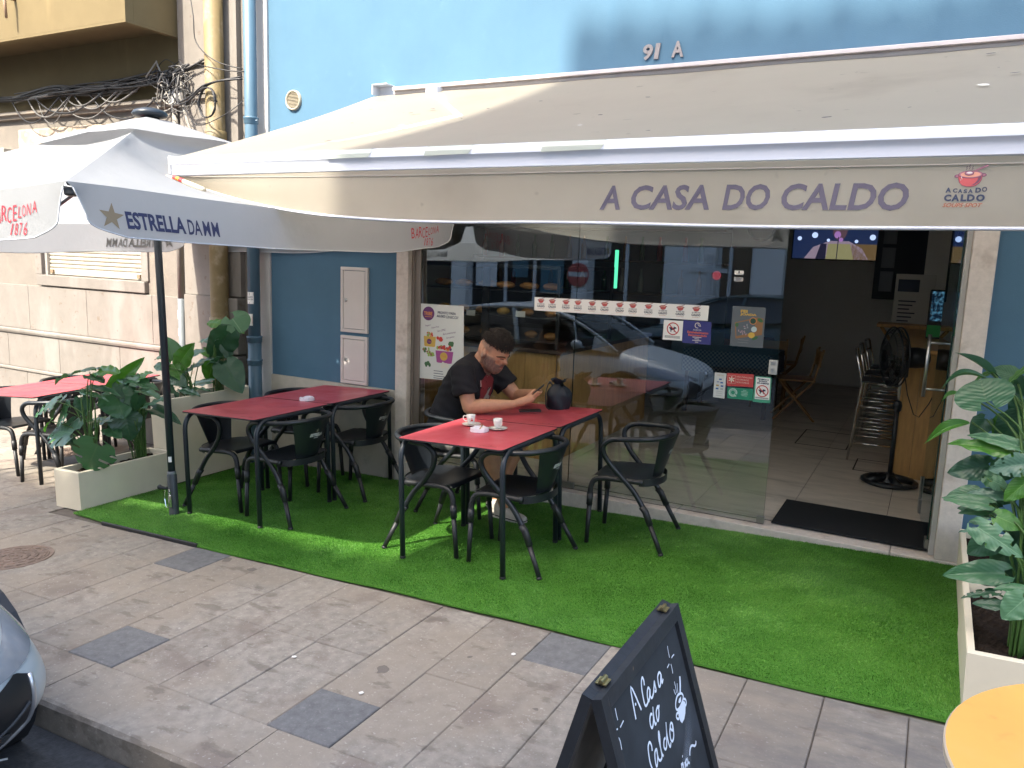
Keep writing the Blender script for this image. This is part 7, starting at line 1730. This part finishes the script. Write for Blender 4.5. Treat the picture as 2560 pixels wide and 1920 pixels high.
for s in (-1,1):
    for q in range(9):
        d = Vector((.90-.03*q, s*(.12+.045*q), .155+.03*math.sin(q*.5)-.006*q)).normalized(); p = head_pt(d)+d*.0015; bw.tube([HEAD @ p, HEAD @ (p+Vector((-.004,s*.012,.003))+d*.001)], [.0036,.0018], 5)
    bw.tube([HEAD @ (head_pt(Vector((.90,s*yy,.012+.05*abs(yy-.27))).normalized())+Vector((.002,0,0))) for yy in (.15,.21,.27,.33,.39)], .0024, 5)
mpart('eyebrow', bw.mesh('eyebrow', M_hair, True))
# forearm tattoo on the far arm
tt = MB(); f = lambda u, v: tuple(L_sh.lerp(L_el, .62+.3*v)+Vector((.02+.03*u,-.048+.012*u,.012*u)))
# phone in his hands: held, so a thing of its own
m = MB(); m.bbox((-.074,-.036,-.0045),(.074,.036,.0045), .003); o = m.build('phone', M_black); o.matrix_world = PH; tag(o, 'black phone held in the man\'s two hands', 'phone')

# ================================================================== POSTERS AND STICKERS ON THE GLASS
YG = 5.3285
def G2(off=0): return lambda x, z: (x, YG-off, z)
def sheet(name, pts, mt, label, cat, off=.0, group=None):
    m = MB(); a = [(x,YG-.0012-off,z) for x, z in pts]; b = [(x,YG-off,z) for x, z in pts]; n = len(a); m.add(a+b, [tuple(range(n)), tuple(range(2*n-1,n-1,-1))]+[(i, n+i, n+(i+1) % n, (i+1) % n) for i in range(n)]); o = m.build(name, mt); return tag(o, label, cat, group)
def prt(o, m, mats, name='print'): return m.build(name, mats, o)
g = lambda lv=0: (lambda x, z: (x, YG-.0016-.0004*lv, z))
ps = sheet('poster', [(-3.722,.738),(-3.274,.752),(-3.290,1.356),(-3.726,1.352)], mat('poster_paper', (.66,.66,.62), .45, .4, bump=.3, bscale=9, bdist=.01), 'white soup cup poster PRONTO PARA ALGO ÚNICO on the window', 'poster')
M_pur = mat('print_purple', (.12,.025,.13), .5); M_org = mat('print_orange', (.65,.25,.06), .5); M_pk = mat('print_magenta', (.36,.07,.26), .5); M_yw = mat('print_warm_yellow', (.60,.38,.07), .5); M_gr = mat('print_leaf_green', (.05,.14,.05), .5); M_lg = mat('print_light_green', (.28,.42,.08), .5); M_br = mat('print_brown', (.28,.14,.06), .5); M_wt = mat('print_cream', (.70,.66,.56), .5); M_tom = mat('print_tomato', (.55,.045,.03), .5)
pcols = [M_print, M_pur, M_org, M_pk, M_yw, M_gr, M_lg, M_br, M_wt, M_tom]
m = MB(); X = lambda q: -3.726+.436*(q-110)/855; Z = lambda q: 1.352-.605*(q-140)/1440
disc(m, g(), X(310), Z(320), .058, .056, 1, 28, .5); put_text(m, 'TRIBE', g(1), X(225), X(385), Z(355), Z(285), mi=2, bold=.03); rect(m, g(1), X(245), Z(388), X(380), Z(378), 2)
put_text(m, 'PRONTO PARA', g(), X(485), X(825), Z(312), Z(262), bold=.03); put_text(m, 'ALGO', g(), X(465), X(630), Z(378), Z(330), bold=.05); put_text(m, 'ÚNICO?', g(), X(645), X(870), Z(388), Z(322), bold=.02)
for tx, x0, x1, zb in (('Vegan',255,355,560),('Superfruta',370,515,590),('Sem OMG',485,640,640),('Sem conservantes',590,830,690),('Sem glúten',655,808,760)):
    def rf_(x, z, x0=x0): return g()(x, z+(x-X(x0))*.22)
    put_text(m, tx, rf_, X(x0), X(x1), Z(zb+26), Z(zb-14), mi=1, shear=.35)
def bowl(cx0, cx1, zt, zb, sh, mi): m.poly([g(1)(X(a), Z(b)) for a, b in ((cx0,zt),(cx0+sh,zb-12),(cx0+sh*2.2,zb),(cx1-sh*2.2,zb),(cx1-sh,zb-12),(cx1,zt))], mi)
bowl(228,462,760,960,14,4); bowl(458,795,1020,1255,26,3)
disc(m, g(2), X(335), Z(860), .024, .022, 1); disc(m, g(2), X(617), Z(1125), .036, .034, 4); put_text(m, 'TRIBE', g(3), X(565), X(670), Z(1140), Z(1105), mi=2, bold=.02); put_text(m, 'Tribe', g(3), X(300), X(375), Z(880), Z(845), mi=2)
rq = random.Random(8)
for (cx, cz, n, r, cs) in ((345,720,16,20,(6,9,2,6,1)),(620,960,26,26,(4,4,9,6,1,9)),(280,1030,14,22,(6,5,7)),(370,1100,14,22,(6,6,7)),(530,790,3,40,(9,9,9)),(640,1300,7,34,(8,8,8)),(760,860,5,34,(5,5,5)),(340,1310,4,34,(5,5,5))):
    for k in range(n):
        sx = 90 if n > 20 else 55; disc(m, g(1.2+.05*k), X(cx+rq.uniform(-sx,sx)*(1.4 if cx == 620 else 1)), Z(cz+rq.uniform(-32,32)), r*.00051*rq.uniform(.7,1.2), r*.00042*rq.uniform(.7,1.2), rq.choice(cs), 10, rq.uniform(0,3))
for z in (1415,1465,1515,1555): rect(m, g(), X(430), Z(z+11), X(600+rq.uniform(0,50)), Z(z), 0)
prt(ps, m, pcols)
# strip of twelve soup logos
st_ = sheet('sticker_strip', [(-2.667,1.362),(-1.354,1.3725),(-1.352,1.4745),(-2.668,1.4615)], M_paper, 'long white strip of repeated red soup pot logos across the glass', 'sticker strip')
cxs = [-2.613,-2.520,-2.408,-2.312,-2.200,-2.103,-1.988,-1.890,-1.775,-1.670,-1.548,-1.437]
for cx in cxs:
    m = MB(); n1 = MB(); cz = 1.412+.0087*(cx+2.667); pot_logo(m, lambda lv: g(lv*.3), 0, cx, cz+.0265, .042, fine=False)
    put_text(n1, 'A CASA DO', g(), cx-.030, cx+.030, cz-.0045, cz+.0055, bold=.03); put_text(n1, 'CALDO', g(), cx-.031, cx+.031, cz-.0235, cz-.008, bold=.05)
    put_text(m, 'SOUPS SPOT', g(), cx-.026, cx+.026, cz-.0345, cz-.0285, mi=5, shear=.2)
    prt(st_, m, [M_pot, M_potd, M_rim_, M_soup, M_pale, M_terr], 'pot_logo'); prt(st_, n1, M_navy, 'lettering')
def no_dog(o, cx, cz, r):
    m = MB(); f = g(); dogp = [(-.62,.02),(-.50,.10),(-.1,.14),(.10,.18),(.18,.42),(.26,.30),(.42,.30),(.60,.12),(.56,.04),(.34,.02),(.28,-.16),(.30,-.52),(.18,-.52),(.14,-.22),(-.22,-.22),(-.26,-.52),(-.40,-.52),(-.42,-.18),(-.50,-.06),(-.66,.24)]
    m.poly([f(cx+a*r*.95, cz+b*r*.95) for a, b in dogp], 1); ring(m, g(1), cx, cz, r*.84, r, 0); line(m, g(1.2), [(cx-r*.64, cz+r*.64),(cx+r*.64, cz-r*.64)], r*.15, 0); return m
M_ban = mat('print_ban_red', (.50,.04,.04), .5)
s = sheet('sticker', [(-1.659,1.222),(-1.522,1.224),(-1.5215,1.360),(-1.6575,1.359)], M_paper, 'square white no dogs sticker just below the strip of logos', 'sticker')
m = no_dog(s, -1.590, 1.302, .044)
for z in (1.250,1.244,1.238): rect(m, g(), -1.645, z, -1.537, z+.0025, 1)
prt(s, m, [M_ban, M_print])
s = sheet('sticker', [(-1.520,1.2105),(-1.322,1.2115),(-1.3285,1.3665),(-1.5205,1.3655)], mat('sticker_indigo', (.035,.04,.19), .5), 'indigo ACECOA sticker beside the square no dogs sticker', 'sticker')
m = MB(); ring(m, g(), -1.420, 1.337, .0155, .0195, 0, a0=-.2, a1=5.0); ring(m, g(), -1.402, 1.349, .0145, .018, 0, a0=3.0, a1=5.0); put_text(m, 'ACECOA', g(), -1.449, -1.392, 1.301, 1.311, mi=0)
put_text(m, 'Estabelecimento', g(), -1.487, -1.343, 1.281, 1.297, mi=1, bold=.03); put_text(m, 'Recomendado', g(), -1.480, -1.352, 1.262, 1.277, mi=1, bold=.03)
for z, a, b in ((1.254,-1.45,-1.388),(1.243,-1.435,-1.403),(1.232,-1.45,-1.388),(1.221,-1.43,-1.408)): rect(m, g(), a, z, b, z+.004, 0)
prt(s, m, [M_wt, mat('print_coral', (.60,.13,.07), .5)])
s = sheet('poster', [(-1.194,1.217),(-.979,1.219),(-.980,1.484),(-1.194,1.483)], mat('poster_slate', (.115,.13,.145), .4), 'dark FEIJOADA poster on the pane next to the doorway', 'poster')
m = MB(); put_text(m, 'FEI', g(1), -1.140, -1.095, 1.443, 1.462, mi=0, bold=.05); put_text(m, 'JOADA', g(1), -1.142, -1.035, 1.421, 1.440, mi=0, bold=.05)
m.poly([g()(x, z) for x, z in ((-1.172,1.375),(-1.03,1.418),(-.99,1.412),(-.992,1.305),(-1.16,1.268))], 1); m.poly([g(.5)(x, z) for x, z in ((-1.165,1.372),(-1.04,1.405),(-1.04,1.32),(-1.155,1.285))], 2)
disc(m, g(1), -1.055, 1.392, .022, .022, 3); ring(m, g(1.2), -1.055, 1.392, .019, .023, 4); disc(m, g(1), -1.045, 1.338, .0185, .0185, 5); disc(m, g(1.4), -1.058, 1.298, .022, .020, 0, 9); disc(m, g(1.5), -1.035, 1.280, .022, .010, 6, 12, .5); disc(m, g(1), -1.01, 1.40, .02, .012, 6, 10, -.5)
for k in range(22): disc(m, g(.8+.05*k), -1.115+rq.uniform(-.03,.03), 1.33+rq.uniform(-.03,.035), .008, .004, rq.choice((7,7,8,2)), 6, rq.uniform(0,3))
disc(m, g(.9), -1.158, 1.36, .012, .014, 6, 8)
for z in (1.262,1.245): rect(m, g(), -1.145, z, -1.075, z+.0015, 8)
prt(s, m, [M_yw, M_br, mat('print_slate', (.10,.12,.14), .5), mat('print_dark_green', (.02,.06,.04), .5), M_org, mat('print_pale_blue', (.45,.55,.58), .5), M_gr, mat('print_mauve', (.35,.25,.30), .5), mat('print_grey', (.30,.31,.33), .5)])
for zz, lab, kind in ((1.703,'small white sticker with a crest, upper one on the pane by the doorway',0),(1.659,'small pale printed sticker, lower of the tiny pair by the doorway',1)):
    s = sheet('sticker', [(-1.200,zz-.014),(-1.142,zz-.013),(-1.1415,zz+.014),(-1.2005,zz+.014)], M_paper if not kind else mat('pale_sticker', (.5,.5,.49), .5), lab, 'sticker')
    m = MB(); disc(m, g(), -1.171, zz+.004, .005, .006, 0) if not kind else None
    for q in range(2+2*kind): rect(m, g(), -1.19, zz-.009+.006*q, -1.152, zz-.0065+.006*q, 0) if (kind or q < 1) else None
    prt(s, m, M_print)
s = sheet('sticker', [(-1.279,.858),(-1.202,.856),(-1.2005,1.0285),(-1.2795,1.0285)], mat('sticker_grey_white', (.55,.56,.55), .5), 'narrow white payment card sticker left of the red notice', 'sticker')
m = MB(); M_cb = mat('print_card_blue', (.03,.10,.30), .5)
put_text(m, 'CARTÕES', g(), -1.262, -1.218, 1.008, 1.018, mi=2); put_text(m, 'VISA', g(), -1.262, -1.243, .962, .970, mi=0, bold=.04, shear=.2)
for x, z, mi in ((-1.228,.963,0),(-1.255,.942,2),(-1.224,.940,0),(-1.256,.920,0),(-1.225,.92,1),(-1.238,.985,0)): rect(m, g(), x-.009, z-.005, x+.009, z+.005, mi)
for z in (.900,.888,.872): rect(m, g(), -1.262, z, -1.222, z+.003, 1)
prt(s, m, [M_cb, mat('print_mid_grey', (.33,.34,.34), .5), mat('print_ochre', (.40,.26,.06), .5)])
s = sheet('sticker', [(-1.194,.945),(-1.019,.955),(-1.0215,1.040),(-1.198,1.031)], mat('sticker_red', (.50,.06,.06), .5), 'red no smoking notice at the right of the glass', 'sticker')
m = MB(); cx, cz = -1.164, .992
for a in (0,1,2): line(m, g(1), [(cx-.021*math.cos(a*PI/3+.5), cz-.021*math.sin(a*PI/3+.5)),(cx+.021*math.cos(a*PI/3+.5), cz+.021*math.sin(a*PI/3+.5))], .0065)
line(m, g(1), [(cx-.026,cz-.027),(cx+.026,cz-.027),(cx+.026,cz+.027),(cx-.026,cz+.027),(cx-.026,cz-.027)], .0016)
for tx, x1, z in (('NÃO FUMADORES',-1.028,1.010),('NO SMOKING',-1.050,.991),('NON FUMEUR',-1.048,.972)): put_text(m, tx, g(1), -1.130, x1, z, z+.011, bold=-.01)
prt(s, m, M_wt)
s = sheet('sticker', [(-1.184,.862),(-1.016,.864),(-1.017,.942),(-1.187,.938)], mat('sticker_green', (.02,.22,.13), .5), 'green sticker with a round ring mark under the red notice', 'sticker')
m = MB(); ring(m, g(), -1.148, .905, .014, .018, 0); ring(m, g(), -1.148, .905, .021, .029, 0, a0=-.4, a1=5.3); line(m, g(), [(-1.138,.892),(-1.125,.880)], .007)
for z, w in ((.925,.022),(.916,.045),(.907,.040),(.898,.045),(.889,.036)): rect(m, g(), -1.072-w/2, z, -1.072+w/2, z+.003, 0)
prt(s, m, mat('print_mint', (.42,.55,.48), .5))
s = sheet('sticker', [(-1.014,.857),(-.901,.859),(-.907,1.032),(-1.012,1.031)], mat('sticker_mint_green', (.06,.30,.19), .5), 'tall green edged no dogs sticker nearest the doorway', 'sticker')
m = MB(); m.poly([g()(x, z) for x, z in ((-1.003,.878),(-.909,.880),(-.913,1.026),(-1.005,1.026))], 2)
for tx, w, z in (('PROIBIDA A',.036,1.008),('ENTRADA',.028,.995),('DE ANIMAIS',.038,.982)): put_text(m, tx, g(1), -.958-w, -.958+w, z, z+.010, mi=1, bold=.06)
dm = no_dog(s, -.958, .935, .040); m.add([(x, y-.0006, z) for x, y, z in dm.v], []); off = len(m.v)-len(dm.v); m.f += [tuple(i+off for i in f) for f in dm.f]; m.mi += dm.mi
for z in (.890,.885): rect(m, g(1), -1.0, z, -.915, z+.0025, 1)
prt(s, m, [M_ban, M_print, M_paper])
# litter on the pavement
M_butt = mat('cigarette_paper', (.68,.65,.60), .8); M_dry = mat('dry_leaf', (.45,.20,.05), .8)
for k, (x, y, h, a, lab) in enumerate(((-2.42,2.52,0,.3,'scrap of white paper by the long joint near the rusty stain'),(-1.95,2.42,0,1.2,'scrap of white paper beside the dark square slab'),(-1.55,3.02,0,2.0,'scrap of white paper at the corner of the dark slab by the carpet'),(-5.9,3.0,0,.5,'cigarette stub on the pavement before the low planter'),(-3.0,1.55,-.13,.9,'cigarette stub in the gutter beside the silver car'))):
    m = MB(); 
    if 'stub' in lab: m.tube([(-.014,0,.005),(.014,0,.005)], .0042, 7)
    else: m.prism([(.014*math.cos(q)*rc.uniform(.6,1.2), .011*math.sin(q)*rc.uniform(.6,1.2)) for q in [2*PI*i/8 for i in range(8)]], .001, .004)
    o = m.build('cigarette_stub' if 'stub' in lab else 'paper_scrap', M_butt); o.matrix_world = GM(x, y, a, h+.003); tag(o, lab, 'litter', 'litter on the pavement')
m = MB(); m.grid(lambda u, v: ((u-.5)*.05, (v-.5)*.022*math.sin(PI*u)*2+.0, .004+.008*math.cos(u*5)), 8, 3); o = m.build('dry_leaf', M_dry, smooth=True); o.matrix_world = GM(-2.62,1.50,.7,-.12); tag(o, 'orange dry leaf lying in the gutter below the kerb', 'litter', 'litter on the pavement')
